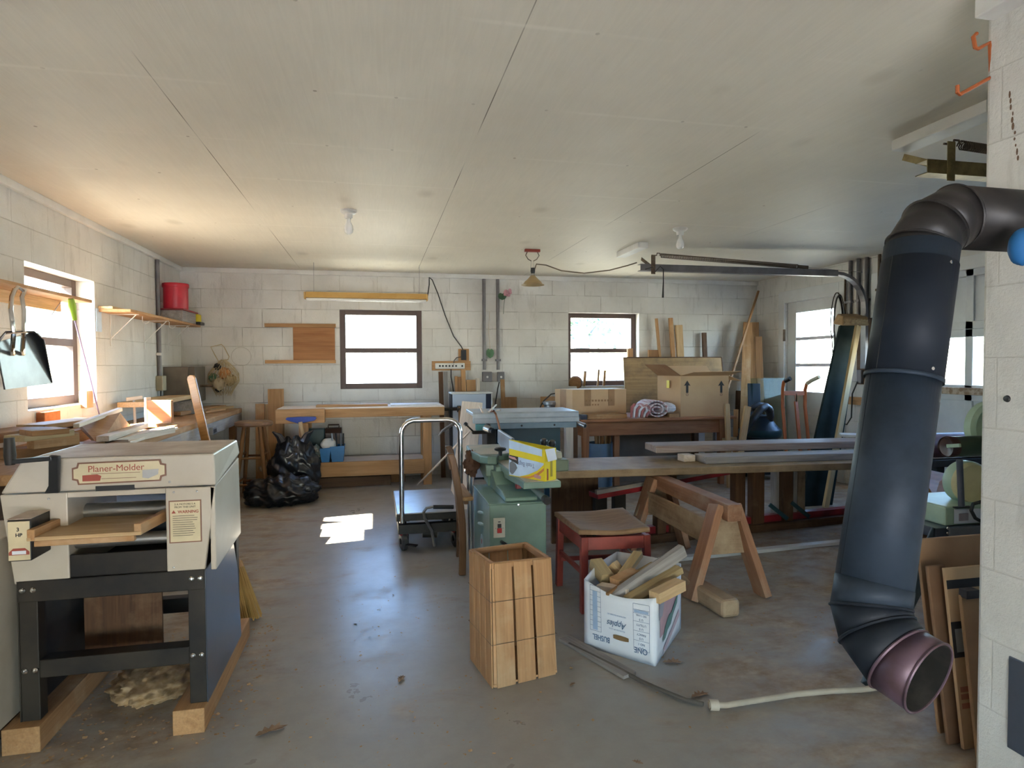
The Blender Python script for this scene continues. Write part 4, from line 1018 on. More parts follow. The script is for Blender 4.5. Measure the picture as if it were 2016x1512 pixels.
# lumber ends standing along the back wall behind the machines
for i, (u0, u1, vt, m, dy, lab) in enumerate((
    (863, 872, 732, DARKW, .10, 'tall dark narrow board standing right of the left back window'),
    (873, 881, 732, GREYW, .12, 'grey board standing beside the tall dark narrow one'),
    (895, 901, 741, PINE, .07, 'narrow tan board below the power strip'),
    (901, 907, 742, OAK, .09, 'narrow brown board below the power strip'),
    (907, 916, 728, BEECH, .06, 'tallest tan board below the power strip, touching it'),
    (918, 936, 748, PINE, .07, 'wide tan board below the right end of the power strip'),
    (937, 944, 745, PALE, .10, 'narrow whitish board left of the two wall conduits'),
    (985, 993, 747, PINE, .09, 'thin reddish board standing just right of the two wall conduits'))):
    yy = YB-dy; a, b = P(u0, vt, y=yy), P(u1, vt, y=yy); x = (a.x+b.x)/2
    board('board', lab, (x+.01, yy-.12, 0), (x, yy, a.z), b.x-a.x, .025, m, up=(0, 1, 0))
yy = YB-.05; a, b = P(993, 782, y=yy), P(1017, 804, y=yy)
board('board', 'square tan board leaning on the back wall right of the conduits', ((a.x+b.x)/2, yy-.10, 0), ((a.x+b.x)/2, yy, a.z), b.x-a.x, .025, PINE, up=(0, 1, 0))
yy = YB-.08; a, b = P(1064, 781, y=yy), P(1096, 781, y=yy)
board('board', 'tan board end behind the grey can left of the right back window', ((a.x+b.x)/2, yy-.10, 0), ((a.x+b.x)/2, yy, a.z), b.x-a.x, .03, PINE, up=(0, 1, 0))
# conduits with their boxes
for (u0, u1, ub, sz_, lab) in ((952, 956, 745, (958, 742), 'left one of two grey conduits on the back wall between the windows'), (979, 982, 743, (985, 742), 'right one of two grey conduits on the back wall between the windows')):
    x = W_(u0, 560).x; zb_ = W_(u1, 728).z
    g = thing('conduit', lab, 'conduit', (x, YB-.02, zb_), None)
    MB().tube([(x, YB-.022, H-.05), (x, YB-.022, zb_)], .019, 12).build('pipe', GALV, g, smooth=True)
    q = W_(sz_[0], sz_[1]); hw_ = .055 if u0 == 952 else .04
    MB().b2((q.x-hw_, YB-.055, q.z-.055), (q.x+hw_, YB-.001, q.z+.06)).build('box', GALV, g, .006)
    MB().b2((x-.03, YB-.045, zb_+.10), (x+.03, YB-.001, zb_+.125)).build('strap', GALV, g, .002)
    MB().lathe([(0, .004), (.012, .004), (.013, 0)], (q.x, YB-.055, q.z), (0, -1, 0), 10).build('socket', WHITEPL, g)
MB().tube([W_(983, 752, .05), W_(980, 765, .06), W_(976, 790, .10), W_(974, 812, .15), W_(975, 826, .2)], .007, 6).build('power_cord', CORD, g, smooth=True)
# artificial flower and leaf
fl_ = thing('artificial_flower', 'pink artificial flower with dark leaf tucked behind the right conduit', 'flower', W_(992, 585))
q = W_(1000, 576, .05)
for k in range(14):
    MB().blob(q + V((random.uniform(-.045, .045), random.uniform(-.02, .02), random.uniform(-.03, .03))), (.02, .012, .018), .3, 4, k, 8, 6, flat=False).build('petal', PINK, fl_, smooth=True)
def leafshape(c, w, h, yv, mb):
    pts = [(0, -1), (.6, -.7), (.95, -.1), (.8, .5), (.3, .8), (0, .6), (-.4, .85), (-.85, .45), (-.9, -.2), (-.5, -.75)]
    mb.add([c + V((a*w, yv*abs(a)*w, b*h)) for a, b in pts] + [c + V((0, -.01, 0))], [(i, (i+1) % 10, 10) for i in range(10)]); return mb
leafshape(W_(989, 583, .05), .055, .045, .2, MB()).build('leaf', LEAFG, fl_, solid=.002)
MB().tube([W_(994, 585, .04), W_(992, 600, .03), W_(991, 618, .02)], .003, 5).build('stem', LEAFG, fl_, smooth=True)
gl = thing('artificial_leaf', 'green artificial leaf hanging on a string between the two conduits', 'leaf', W_(965, 696))
leafshape(W_(965, 695, .03), .05, .062, .1, MB()).build('leaf', LEAFG2, gl, solid=.002)
MB().tube([W_(964, 613, .01), W_(962, 650, .012), W_(965, 690, .03)], .002, 5).build('string', NETM, gl)
# clamp lamp hanging from a red board
q = P(1048, 491, z=H)
cl = thing('clamp_lamp', 'tan bell-shaped clamp lamp hanging from a red board on the ceiling', 'lamp', q)
MB().box(q + V((0, 0, -.012)), (.14, .04, .024)).build('mounting_board', REDP, cl, .002)
yl = q.y
for dx in (-.033, .033):
    MB().tube([q + V((dx*1.4, 0, -.02)), q + V((dx*1.9, 0, -.055)), q + V((dx*1.2, 0, -.09)), q + V((dx*.3, 0, -.105))], .004, 6).build('hook', RUST, cl, smooth=True)
b0 = P(1049, 538, y=yl)
MB().tube([q + V((-.01, 0, -.10)), b0 + V((-.02, 0, .045))], .002, 5).build('hanging_wire', STEEL, cl)
MB().tube([q + V((.01, 0, -.10)), b0 + V((.012, 0, .045))], .002, 5).build('hanging_wire', STEEL, cl)
MB().lathe([(0, .05), (.018, .048), (.022, .02), (.017, -.005)], b0, seg=14).build('socket', BLACKP, cl, smooth=True)
MB().lathe([(.018, -.004), (.020, -.02), (.017, -.028)], b0, seg=14).build('collar', CHROME, cl, smooth=True)
zr = P(1050, 561, y=yl).z - b0.z
MB().lathe([(.020, -.02), (.032, -.035), (.055, -.06), (.075, zr*.72), (.088, zr+.008), (.105, zr), (.103, zr-.003), (.085, zr+.003), (.05, -.065), (.018, -.026)], b0, seg=36).build('reflector', SHADE, cl, smooth=True)
e = P(1254, 517, y=5.32)
pp = [b0 + V((.015, 0, .03)), P(1056, 520, y=yl), P(1075, 522, y=yl), P(1105, 533, y=yl-.05), P(1150, 538, y=yl-.1), P(1200, 532, y=yl-.15), P(1235, 523, y=yl-.2), e]
MB().tube(pp, .006, 6).build('lamp_cord', mat('brown cord', (.16, .12, .08), .6), cl, smooth=True)
# bulbs
def bulb(label, u, v, v2):
    q = P(u, v, z=H); g = thing('bulb_holder', label, 'light', q, 'bare bulbs on the ceiling')
    MB().lathe([(0, 0), (.055, 0), (.055, -.012), (.045, -.022), (.028, -.028), (.026, -.055), (.02, -.056)], q, seg=24).build('base', CERAM, g, smooth=True)
    MB().lathe([(.013, -.054), (.014, -.075), (.026, -.10), (.031, -.125), (.027, -.148), (.014, -.160), (0, -.163)], q, seg=20).build('bulb', BULB, g, smooth=True)
bulb('bare bulb in a round porcelain holder on the ceiling above the left back window', 686, 414, 450)
bulb('bare bulb in a porcelain holder on the ceiling near the far garage door track', 1339, 449, 480)

# ================================================================== GARAGE DOOR TRACKS
def rail(label, yt, x0, x1, z, m, spr, r_open):
    g = thing('door_track', label, 'track', (x0, yt, z), 'overhead door tracks')
    prof = [(-.035, -.03), (.03, -.03), (.03, -.026), (-.031, -.026), (-.031, .026), (.03, .026), (.03, .03), (-.035, .03)]
    MB().prism(prof, (x0, yt, z), (0, 1, 0), (0, 0, 1), (1, 0, 0), x1-x0).build('rail', m, g)
    cv = MB(); pts = []
    for k in range(9):
        an = k/8*math.pi/2; pts.append(V((x1 + .33*math.sin(an), yt, z - .33*(1-math.cos(an)))))
    pts.append(V((x1+.33, yt, 1.2)))
    for i in range(len(pts)-1): cv.bar(pts[i], pts[i+1], .065, .03, up=(1, 0, .01) if i > 6 else (0, 0, 1))
    cv.build('curve', m, g)
    hx = x0+.12
    MB().b2((hx-.02, yt-.04, z-.06), (hx+.02, yt-.036, H-.075)).build('hanger', BRASSY if m is BRASSY else RUST, g)
    MB().bar((hx, yt-.045, z-.01), (hx, yt+.22, H-.06), .03, .004, up=(1, 0, 0)).build('brace', BRASSY if m is BRASSY else RUST, g)
    # lift spring
    zs_ = z + .115; xs_ = hx+.09; xe_ = x0 + spr
    sp = MB(); n = int((xe_-xs_)/.0115); hel = []
    for k in range(n*8):
        t = k/(n*8); a = 2*math.pi*k/8; hel.append(V((xs_ + t*(xe_-xs_), yt + .019*math.cos(a), zs_ - t*.06 + .019*math.sin(a))))
    sp.tube(hel, .0035, 4); sp.build('spring', RUST, g, smooth=True)
    MB().tube([(hx, yt, zs_), (xs_-.04, yt, zs_), (xs_-.035, yt, zs_+.02), (xs_-.01, yt, zs_+.02), (xs_, yt, zs_)], .005, 6).build('spring_hook', RUST, g, smooth=True)
    MB().bar((xe_, yt, zs_-.06), (xe_+.11, yt, zs_-.065), .02, .03).build('pulley', RUST, g, .003)
    MB().tube([(xe_+.1, yt, zs_-.065), (x1+.30, yt, z+.02)], .003, 5).build('cable', STEEL, g)
    return g
def cleat(label, u0, v0, u1, v1, w):
    a, b = P(u0, v0, z=H-.07), P(u1, v1, z=H-.07)
    return one('cleat', label, 'board', MB().bar(a + V((w/2, 0, .035)), b + V((w/2, 0, .035)), w, .07), WHITEP, .004)
qt = P(1258, 527, y=5.30)
ft_ = rail('grey far garage door track with long spring below the ceiling', 5.30, qt.x, 4.36, qt.z, GALV, 1.62, 0)
qn = P(1512, 330, y=2.36)
nt0 = P(1813, 331, y=2.36)
nt_ = rail('near yellowish garage door track with spring, cut off by the chimney wall', 2.36, nt0.x, 4.36, nt0.z, BRASSY, 1.3, 0)
a0, a1 = P(1224, 500, z=H-.07), P(1267, 479, z=H-.07)
one('cleat', 'white-painted block on the ceiling above the end of the far door track', 'board', MB().b2((a1.x+.08, 5.05, H-.05), (a1.x+.17, 5.55, H)), WHITEP, .004)
a1 = P(1730, 296, z=H-.05); b1 = P(1935, 224, z=H-.05)
one('cleat', 'large white-painted block on the ceiling above the near door track', 'board', MB().b2((b1.x-.005, b1.y-.02, H-.05), (b1.x+.10, a1.y, H)), WHITEP, .004)
one('cleat', 'white board end on the ceiling at the top right corner', 'board', MB().bar(P(1927, 10, z=H-.04) + V((.03, .0, 0)), P(2016, -30, z=H-.04), .09, .08), WHITEP, .004)
wr = [P(1270, 530, y=5.265), P(1285, 526, y=5.26), P(1290, 535, y=5.26), P(1300, 524, y=5.26), P(1306, 530, y=5.26), P(1306, 555, y=5.26), P(1305, 586, y=5.26)]
one('extension_lead', 'thin black cord wound on the far track with its plug hanging down', 'cord', MB().tube(wr, [.005]*6+[.009], 6), CORD, smooth=True)
# orange ladder hooks on the chimney wall
hk = thing('ladder_hook', 'orange steel double hook sticking out from the corner of the chimney wall', 'hook', P(1948, 120, y=1.49))
MB().tube([P(1923, 66, y=1.49), P(1916, 72, y=1.49), P(1920, 94, y=1.49), P(1926, 96, y=1.49), P(1948, 84, y=1.49), P(1950, 110, y=1.49), P(1951, 152, y=1.49), P(1890, 186, y=1.49), P(1885, 182, y=1.49), P(1885, 168, y=1.49)], .0055, 8).build('hook', ORANGE, hk, smooth=True)
# ================================================================== PLATFORM LIFT CART
yc0 = 4.25
a, b = P(778, 1012, y=yc0), P(904, 1008, y=yc0)
zc_ = a.z; xa_, xb_ = a.x+.01, b.x+.03; yb2 = yc0+.80
ct_ = thing('platform_cart', 'chrome-handled lift table cart with grey platform beside the left chair', 'cart', ((xa_+xb_)/2, yc0+.4, 0))
MB().b2((xa_, yc0, zc_-.05), (xb_, yb2, zc_)).build('platform', mat('worn grey platform', (.34, .34, .35), .28, .55, c2=(.25, .24, .23), scale=5), ct_, .004)
MB().b2((xa_-.002, yc0-.004, zc_-.052), (xb_+.002, yc0+.02, zc_-.006)).build('platform_edge', BLACKM, ct_, .003)
zl2 = P(830, 1040, y=yc0).z
MB().b2((xa_+.01, yc0+.0, zl2-.035), (xb_, yc0+.05, zl2+.03)).build('base_frame', BLACKM, ct_, .003)
MB().b2((xa_+.01, yb2-.05, zl2-.035), (xb_, yb2, zl2+.03)).build('base_frame', BLACKM, ct_, .003)
MB().b2((xa_+.01, yc0+.05, zl2-.035), (xa_+.05, yb2-.05, zl2+.03)).build('side_rail', BLACKM, ct_, .003)
MB().b2((xb_-.04, yc0+.05, zl2-.035), (xb_, yb2-.05, zl2+.03)).build('side_rail', BLACKM, ct_, .003)
for x in (xa_+.06, xb_-.07):
    MB().bar((x, yc0+.1, zl2+.02), (x, yb2-.15, zc_-.06), .02, .04).build('scissor_arm', BLACKM, ct_, .002)
    MB().bar((x+.02, yc0+.1, zc_-.06), (x+.02, yb2-.15, zl2+.02), .02, .04).build('scissor_arm', BLACKM, ct_, .002)
for i, (x, y) in enumerate(((xa_+.045, yc0+.04), (xb_-.05, yc0+.04), (xa_+.045, yb2-.06), (xb_-.05, yb2-.06))):
    r = .062
    MB().lathe([(.02, -.02), (r*.7, -.022), (r, -.012), (r, .012), (r*.7, .022), (.02, .02)], (x, y, r), (1, .25, 0), 24).build('wheel', mat('cart tyre', (.03, .03, .032), .5), ct_, smooth=True) if i == 0 else MB().lathe([(.02, -.02), (r*.7, -.022), (r, -.012), (r, .012), (r*.7, .022), (.02, .02)], (x, y, r), (1, .25, 0), 24).build('wheel', BLACKP, ct_, smooth=True)
    MB().prism([(-.03, r-.01), (.03, r-.01), (.035, zl2-.035), (-.035, zl2-.035)], (x+.028, y, 0), (0, 1, 0), (0, 0, 1), (1, 0, 0), .006).build('caster_fork', BLACKM, ct_, .002)
    MB().lathe([(.03, -.012), (.028, .0)], (x, y, zl2-.035), seg=14).build('swivel', REDM, ct_)
MB().bar((xa_+.06, yc0-.02, .055), (xa_+.13, yc0-.05, .05), .04, .008).build('brake_pedal', BLACKM, ct_, .002)
hx0, hx1 = P(791, 1000, y=yc0+.02).x, P(906, 1000, y=yc0+.02).x
zt2 = P(850, 826, y=yc0+.02).z; r_ = .09
pts = [V((hx0, yc0-.012, zc_-.06)), V((hx0, yc0-.012, zt2-r_))] + [V((hx0+r_-r_*math.cos(t), yc0-.012, zt2-r_+r_*math.sin(t))) for t in (.35, .7, 1.05, 1.4, 1.57)] + [V((hx1-r_+r_*math.sin(t), yc0-.012, zt2-r_+r_*math.cos(t))) for t in (0, .35, .7, 1.05, 1.4, 1.57)] + [V((hx1, yc0-.012, zc_-.06))]
MB().tube(pts, .0165, 14).build('push_handle', CHROME, ct_, smooth=True)
pd = [P(855, 1075, y=yc0-.03), P(850, 1045, y=yc0-.04), P(836, 1020, y=yc0-.10), P(834, 1008, y=yc0-.14), P(840, 1000, y=yc0-.15), P(853, 997, y=yc0-.15)]
MB().tube(pd, .010, 8).build('foot_lever', STEEL, ct_, smooth=True)
MB().tube([P(853, 998, y=yc0-.15), P(893, 998, y=yc0-.15)], .013, 10).build('lever_grip', BLACKP, ct_, smooth=True)
MB().tube([P(832, 1050, y=yc0+.1), P(860, 1050, y=yc0+.1)], .03, 12).build('hydraulic_pump', BLACKM, ct_, smooth=True)

# ================================================================== WOODEN CHAIR seen from the side
yc1 = 3.70
ch = thing('wooden_chair', 'brown wooden chair with curved back post squeezed between cart and green jointer', 'chair', (.62, 3.9, 0))
CHW = wood('chair wood', (.17, .085, .038), (.105, .05, .022), rough=.4)
def post(y, px):
    pts = [P(u, v, y=y) for u, v in px]; mb = MB(); w_, d_ = .030, .042; rings = []
    for i, p in enumerate(pts):
        for a, b in ((-1, -1), (1, -1), (1, 1), (-1, 1)): rings.append(p + V((a*d_/2, b*w_/2, 0)))
    n = len(pts)
    fs = [(i*4+k, i*4+(k+1) % 4, (i+1)*4+(k+1) % 4, (i+1)*4+k) for i in range(n-1) for k in range(4)] + [(3, 2, 1, 0), tuple((n-1)*4+k for k in range(4))]
    return mb.add(rings, fs, [(p.z, p.x, p.y) for p in rings])
bp_ = post(yc1, [(910, 1136), (911, 1080), (910, 1030), (905, 985), (898, 940), (891, 905), (886, 893)])
bp_.v = [V((p.x, p.y, max(p.z, 0))) for p in bp_.v]
bp_.build('back_post', CHW, ch, .006)
far = MB(); far.v = [p + V((.03, .36, 0)) for p in bp_.v]; far.f = bp_.f; far.g = bp_.g; far.build('back_post', CHW, ch, .006)
sz_ = P(920, 985, y=yc1).z
xs_ = P(913, 985, y=yc1).x
MB().b2((xs_, yc1-.02, sz_-.02), (xs_+.025, yc1+.40, sz_+.02)).build('rear_rail', CHW, ch, .003)
MB().b2((xs_-.01, yc1-.03, sz_), (xs_+.055, yc1+.42, sz_+.025)).build('seat', wood('worn seat', (.36, .22, .11), (.25, .14, .06)), ch, .008)
tp = P(889, 905, y=yc1); MB().bar((tp.x-.005, yc1, tp.z-.03), (tp.x+.025, yc1+.36, tp.z-.03), .02, .06).build('top_rail', CHW, ch, .004)
for z in (.13, .24): MB().tube([(P(910, 1060, y=yc1).x, yc1, z), (P(910, 1060, y=yc1).x+.03, yc1+.36, z)], .010, 8).build('stretcher', CHW, ch, smooth=True)

# ================================================================== GREEN JOINTER
jx0, jx1, jy0, jy1, jz = .59, .905, 3.30, 3.85, .50
J = thing('jointer', 'green jointer on a closed green metal stand in the middle of the shop', 'jointer', (.75, 3.57, 0))
MB().b2((jx0, jy0, .01), (jx1, jy1, jz)).build('stand', JGREEN, J, .006)
MB().b2((jx0-.006, jy0-.006, jz), (jx1+.006, jy1+.006, jz+.008)).build('stand_top', JGREEN, J, .003)
for z in (.40, .335):
    lv = MB(); lv.tube([(jx0-.001, jy0+.20, z+.012), (jx0-.006, jy0+.27, z), (jx0-.006, jy0+.33, z-.012)], [.006, .010, .008], 8); lv.build('louvre', mat('pale green louvre', (.40, .52, .47), .3), J, smooth=True)
lg = MB().lathe([(.055, 0), (.052, .001), (0, .001)], (jx0, jy0+.26, .22), (-1, 0, 0), 28).build('round_badge', mat('grey badge', (.34, .42, .42), .5), J)
MB().lathe([(.018, .0016), (0, .0018)], (jx0, jy0+.26, .235), (-1, 0, 0), 5).build('badge_mark', REDINK, lg)
a, b = P(971, 1020, y=jy0), P(994, 1057, y=jy0)
sw = MB().b2((a.x, jy0-.008, b.z), (b.x, jy0, a.z)).build('switch_plate', mat('ivory switch plate', (.62, .60, .50), .4), J, .002)
cx = (a.x+b.x)/2; zz = (a.z+b.z)/2
MB().b2((cx-.010, jy0-.016, zz+.002), (cx+.010, jy0-.008, zz+.022)).build('start_button', BLACKP, sw, .001)
MB().b2((cx-.012, jy0-.018, zz-.026), (cx+.012, jy0-.008, zz-.001)).build('stop_button', mat('red button', (.5, .02, .02), .4), sw, .001)
MB().b2((cx-.007, jy0-.0085, zz+.030), (cx+.007, jy0-.008, zz+.035)).build('legend', PRINT, sw)
for dx in (-.02, .02): MB().lathe([(0, .002), (.003, .001), (.0032, 0)], (cx+dx, jy0-.008, zz-.002), (0, -1, 0), 8).build('screw', STEEL, sw)
q = P(988, 1067, y=jy0); MB().tube([q, q + V((-.0, -.03, .003)), q + V((.015, -.045, -.004))], .010, 8).build('cable_gland', BLACKP, J, smooth=True)
q = P(1021, 994, y=jy0-.006); MB().lathe([(0, .004), (.007, .003), (.008, 0)], q, (0, -1, 0), 10).build('screw', CHROME, J, smooth=True)
# casting
zi, zo = .652, .692                      # infeed and outfeed table heights
ix0, ix1, iy0, iy1 = .730, .93, 3.10, 3.86
ox0, ox1, oy0, oy1 = .615, .93, 3.80, 4.36
bs = MB(); bs.prism([(3.32, jz+.008), (4.0, jz+.008), (4.0, jz+.04), (3.86, jz+.10), (3.86, zi-.04), (3.70, zi-.04), (3.60, jz+.05), (3.40, jz+.05), (3.32, jz+.03)], (.68, 0, 0), (0, 1, 0), (0, 0, 1), (1, 0, 0), .18)
bs.build('base_casting', JGREEN, J, .006)
MB().prism([(3.13, zi-.035), (3.86, zi-.035), (3.86, jz+.09), (3.72, jz+.07), (3.62, zi-.07), (3.35, zi-.055)], (.745, 0, 0), (0, 1, 0), (0, 0, 1), (1, 0, 0), .04).build('infeed_web', JGREEN, J, .004)
it = MB(); it.b2((ix0, iy0, zi-.035), (ix1, iy1, zi)); it.build('infeed_table', JGREEN, J, .006)
MB().b2((ix0+.012, iy0+.004, zi), (ix1-.012, iy1, zi+.002)).build('infeed_surface', JGREEN_T, J)
MB().prism([(ox0, 4.36), (ox0-.02, 4.10), (ox0+.01, 3.84), (ox0+.05, 3.78), (ix0-.01, 3.76), (ix0+.02, 3.86), (ox1, 3.90), (ox1, 4.36)], (0, 0, zo-.05), (1, 0, 0), (0, 1, 0), (0, 0, 1), .05).build('outfeed_table', JGREEN, J, .008)
MB().prism([(ox0+.012, 4.35), (ox0-.006, 4.10), (ox0+.02, 3.86), (ix0+.03, 3.87), (ox1-.02, 3.91), (ox1-.02, 4.35)], (0, 0, zo), (1, 0, 0), (0, 1, 0), (0, 0, 1), .002).build('outfeed_surface', JGREEN_T, J)
MB().prism([(3.78, jz+.01), (4.3, jz+.10), (4.3, zo-.05), (3.78, zo-.05)], (ox0+.05, 0, 0), (0, 1, 0), (0, 0, 1), (1, 0, 0), .11).build('outfeed_web', JGREEN, J, .006)
MB().b2((.70, 3.70, jz+.008), (.80, 3.84, zo-.05)).build('cutterhead_block', JGREEN, J, .008)
MB().b2((ox0+.035, 3.762, zo-.12), (ox0+.13, 3.80, zo-.05)).build('gib_block', JGREEN, J, .006)
kq = P(985, 897, z=zo+.002)
kn = MB().lathe([(.012, 0), (.012, .025), (.02, .028), (.036, .034), (.038, .044), (.03, .050), (0, .052)], kq, seg=10); kn.build('star_knob', BLACKP, J, smooth=True)
MB().b2((.76, 3.40, jz+.06), (.79, 3.44, jz+.09)).build('lock_lever', REDM, J, .004)
h0, h1 = P(1050, 962, y=3.22), P(1075, 984, y=3.02)
MB().tube([h0, h1], [.014, .017], 14).build('lift_handle', mat('grey-green handle', (.24, .30, .27), .4), J, smooth=True)
MB().tube([h1 + (h0-h1)*.08, h1 - (h0-h1)*.10], .021, 16).build('handle_end', BLACKP, J, smooth=True)
# fence
fx0, fx1 = P(1003, 870, y=3.86).x, P(1030, 870, y=4.3).x
fz = zo+.105
MB().add([(fx0, 3.80, zi+.004), (fx0+.02, 3.80, zi+.004), (fx0+.02, 3.80, fz), (fx0, 3.80, fz), (fx0+.02, 4.36, zi+.05), (fx0+.04, 4.36, zi+.05), (fx0+.04, 4.36, fz), (fx0+.02, 4.36, fz)],
         [(0,1,2,3), (7,6,5,4), (0,4,5,1), (1,5,6,2), (2,6,7,3), (3,7,4,0)]).build('fence', FENCE, J, .004)
# fence carriage at the right with knobs
a = P(1108, 884, z=zo+.0); 
MB().b2((.94, 3.60, zi-.04), (1.13, 4.02, zi+.03)).build('fence_carriage', mat('dull olive casting', (.16, .20, .14), .5), J, .008)
MB().b2((.945, 3.64, zi+.03), (1.10, 4.0, zi+.072)).build('fence_bracket', JGREEN_T, J, .006)
for (u, v) in ((1071, 870), (1087, 873)):
    q = P(u, v, y=3.80); MB().lathe([(.0, .02), (.018, .018), (.024, .005), (.022, -.012), (.01, -.03)], q, (0, -.3, 1), 14).build('lock_knob', BLACKP, J, smooth=True)
# bin-bag carton on the infeed table
zt2 = zi+.002
c0, c1 = P(1003, 936, z=zt2), P(1073, 948, z=zt2)
ux = (c1-c0); ux.z = 0; wd = ux.length; ux.normalize(); uy = V((-ux.y, ux.x, 0)); hh = .165; dp2 = .085
cb = thing('trash_bag_box', 'yellow and white upside-down trash bag carton standing on the jointer table', 'box', c0 + ux*wd/2 + uy*dp2/2)
bxm = MB(); o = c0
bxm.add([o, o+ux*wd, o+ux*wd+uy*dp2, o+uy*dp2, o+V((0,0,hh+.03)), o+ux*wd+V((0,0,hh)), o+ux*wd+uy*dp2+V((0,0,hh)), o+uy*dp2+V((0,0,hh+.015))], [(0,1,5,4), (1,2,6,5), (2,3,7,6), (3,0,4,7), (3,2,1,0)])
bxm.build('carton', YELLOW, cb, solid=.002)
def face(pts, name, m, off=.0016):
    """panel on the carton front; pts in fractions of width and metres of height"""
    return MB().prism(pts, o - uy*off, ux*wd, (0, 0, 1), -uy, .0006).build(name, m, cb)
face([(0.0, hh+.028), (.93, hh-.002), (.93, hh-.038), (0, hh-.018)], 'front_flap_print', SKYINK)
face([(0.0, .004), (.0, hh-.052), (.97, hh-.072), (.97, .085), (.80, .050), (.55, .022), (.30, .004)], 'front_print', SKYINK)
face([(.02, hh-.052), (.27, hh-.057), (.27, hh-.098), (.17, hh-.090), (.0, hh-.076)], 'brand_panel', PRINT, .003)
face([(.0, hh-.057), (.18, hh-.062), (.24, hh-.076), (.10, hh-.072), (.0, hh-.067)], 'brand_flash', FADEDRED, .004)
face([(.02, .022), (.02, .070), (.09, .082), (.20, .068), (.24, .048), (.19, .032), (.12, .012), (.08, .010)], 'bag_picture', mat('grey bag picture', (.16, .18, .20), .6), .003)
face([(.30, .003), (.60, .014), (.80, .036), (.985, .070), (.985, .055), (.80, .020), (.55, .003)], 'orange_swoosh', ORINK, .003)
face([(.72, .012), (.90, .008), (.91, .026), (.73, .030)], 'count_panel', FADEDRED, .004)
text('Trash Bags', .034, o + ux*(wd*.50) + V((0, 0, .083)) - uy*.0035, -ux, (0, 0, -1), mat('slate blue ink', (.22, .27, .46), .6), cb, sx=.80)
MB().b2((0, 0, 0), (.0001, .0001, .0001))
so_ = o + ux*(wd+.0018)
MB().prism([(.012, .004), (.024, .004), (.024, .062), (.012, .066)], so_, uy, (0, 0, 1), ux, .0006).build('bar_print', mat('rust print', (.36, .10, .03), .5), cb)
MB().prism([(.040, .02), (.056, .02), (.056, .13), (.040, .13)], so_, uy, (0, 0, 1), ux, .0006).build('side_print', mat('dark yellow print', (.42, .32, .02), .5), cb)
fo = o + ux*wd + V((0, 0, hh))
MB().add([fo + ux*.002 + V((0, 0, .0)), fo + uy*dp2*.85 + ux*.002, fo + uy*dp2*.85 + ux*.018 + V((0, 0, -.058)), fo + ux*.018 + uy*.004 + V((0, 0, -.062))], [(0, 1, 2, 3)]).build('end_flap', BOXWHITE, cb, solid=.0015)

# ================================================================== BLUE TABLE SAW (front edge roughly square to the view)
ZTS = .86
sa, sb_ = P(931, 813, z=ZTS), P(1139, 809, z=ZTS); sa.z = sb_.z = 0
ang = math.degrees(math.atan2(sb_.y-sa.y, sb_.x-sa.x)); RS = rotz(ang); Ls = (sb_-sa).length
TS = thing('table_saw', 'blue-grey table saw with long fence rail and round guide tube behind the jointer', 'table saw', (sa+sb_)/2 + RS @ V((0, .4, 0)))
def TSB(): return MB(RS, sa)
TSB().b2((0, .02, ZTS-.03), (Ls, .50, ZTS)).build('table', SAWTOP, TS, .006)
m_ = TSB(); m_.prism([(.0, ZTS-.088), (.04, ZTS-.088), (.04, ZTS), (.022, ZTS), (.012, ZTS-.012), (.012, ZTS-.045), (.0, ZTS-.052)], (0, -.02, 0), (0, 1, 0), (0, 0, 1), (1, 0, 0), Ls); m_.build('fence_beam', SAWTOP, TS, .003)
TSB().b2((.14, -.045, ZTS-.135), (Ls-.03, -.005, ZTS-.088)).build('fence_rail', SAWBLUE, TS, .004)
for x in (.40, .68): TSB().lathe([(0, .002), (.008, .002), (.009, 0)], (x, -.045, ZTS-.110), (0, -1, 0), 8).build('rail_bolt', BLACKP, TS)
TSB().b2((.20, .0, .30), (Ls-.16, .46, ZTS-.085)).build('cabinet', SAWDARK, TS, .006)
for x in (.22, Ls-.20):
    for y in (.04, .40): TSB().b2((x, y, 0), (x+.045, y+.045, .30)).build('leg', SAWDARK, TS, .003)
TSB().b2((.02, -.035, ZTS-0.1420), (.11, .02, ZTS-0.0920)).build('bevel_block', mat('turquoise lock', (.12, .38, .42), .4), TS, .006)
TSB().tube([(.10, -.03, ZTS-0.1220), (.135, -.075, ZTS-0.1370)], [.032, .026], 16).build('lock_barrel', STEEL, TS, smooth=True)
TSB().tube([(.135, -.075, ZTS-0.1370), (.15, -.09, ZTS-0.1420)], .021, 14).build('lock_cap', BLACKP, TS, smooth=True)
TSB().b2((-.01, -.04, ZTS-0.1720), (.115, .02, ZTS-0.1470)).build('fence_clamp', BLACKM, TS, .006)
TSB().tube([(.0, -.03, ZTS-0.1520), (-.065, -.05, ZTS-0.0870)], .007, 8).build('clamp_lever', BLACKM, TS, smooth=True)
TSB().lathe([(0, .019), (.013, .013), (.019, 0), (.013, -.013), (0, -.019)], (-.065, -.05, ZTS-0.0870), seg=14).build('lever_ball', BLACKP, TS, smooth=True)
TSB().b2((.115, .0, .36), (.195, .3, ZTS-0.1220)).build('motor', BLACKM, TS, .01)
TSB().tube([(Ls-.03, .02, ZTS-0.0970), (Ls+.035, -.075, ZTS-0.1220)], .020, 16).build('guide_tube', STEEL, TS, smooth=True)
TSB().tube([(Ls+.034, -.074, ZTS-0.1215), (Ls+.036, -.077, ZTS-0.1225)], .015, 14).build('tube_bore', SOOT_SHADE, TS)  # dark disc carries the shade of the hollow tube end in its colour
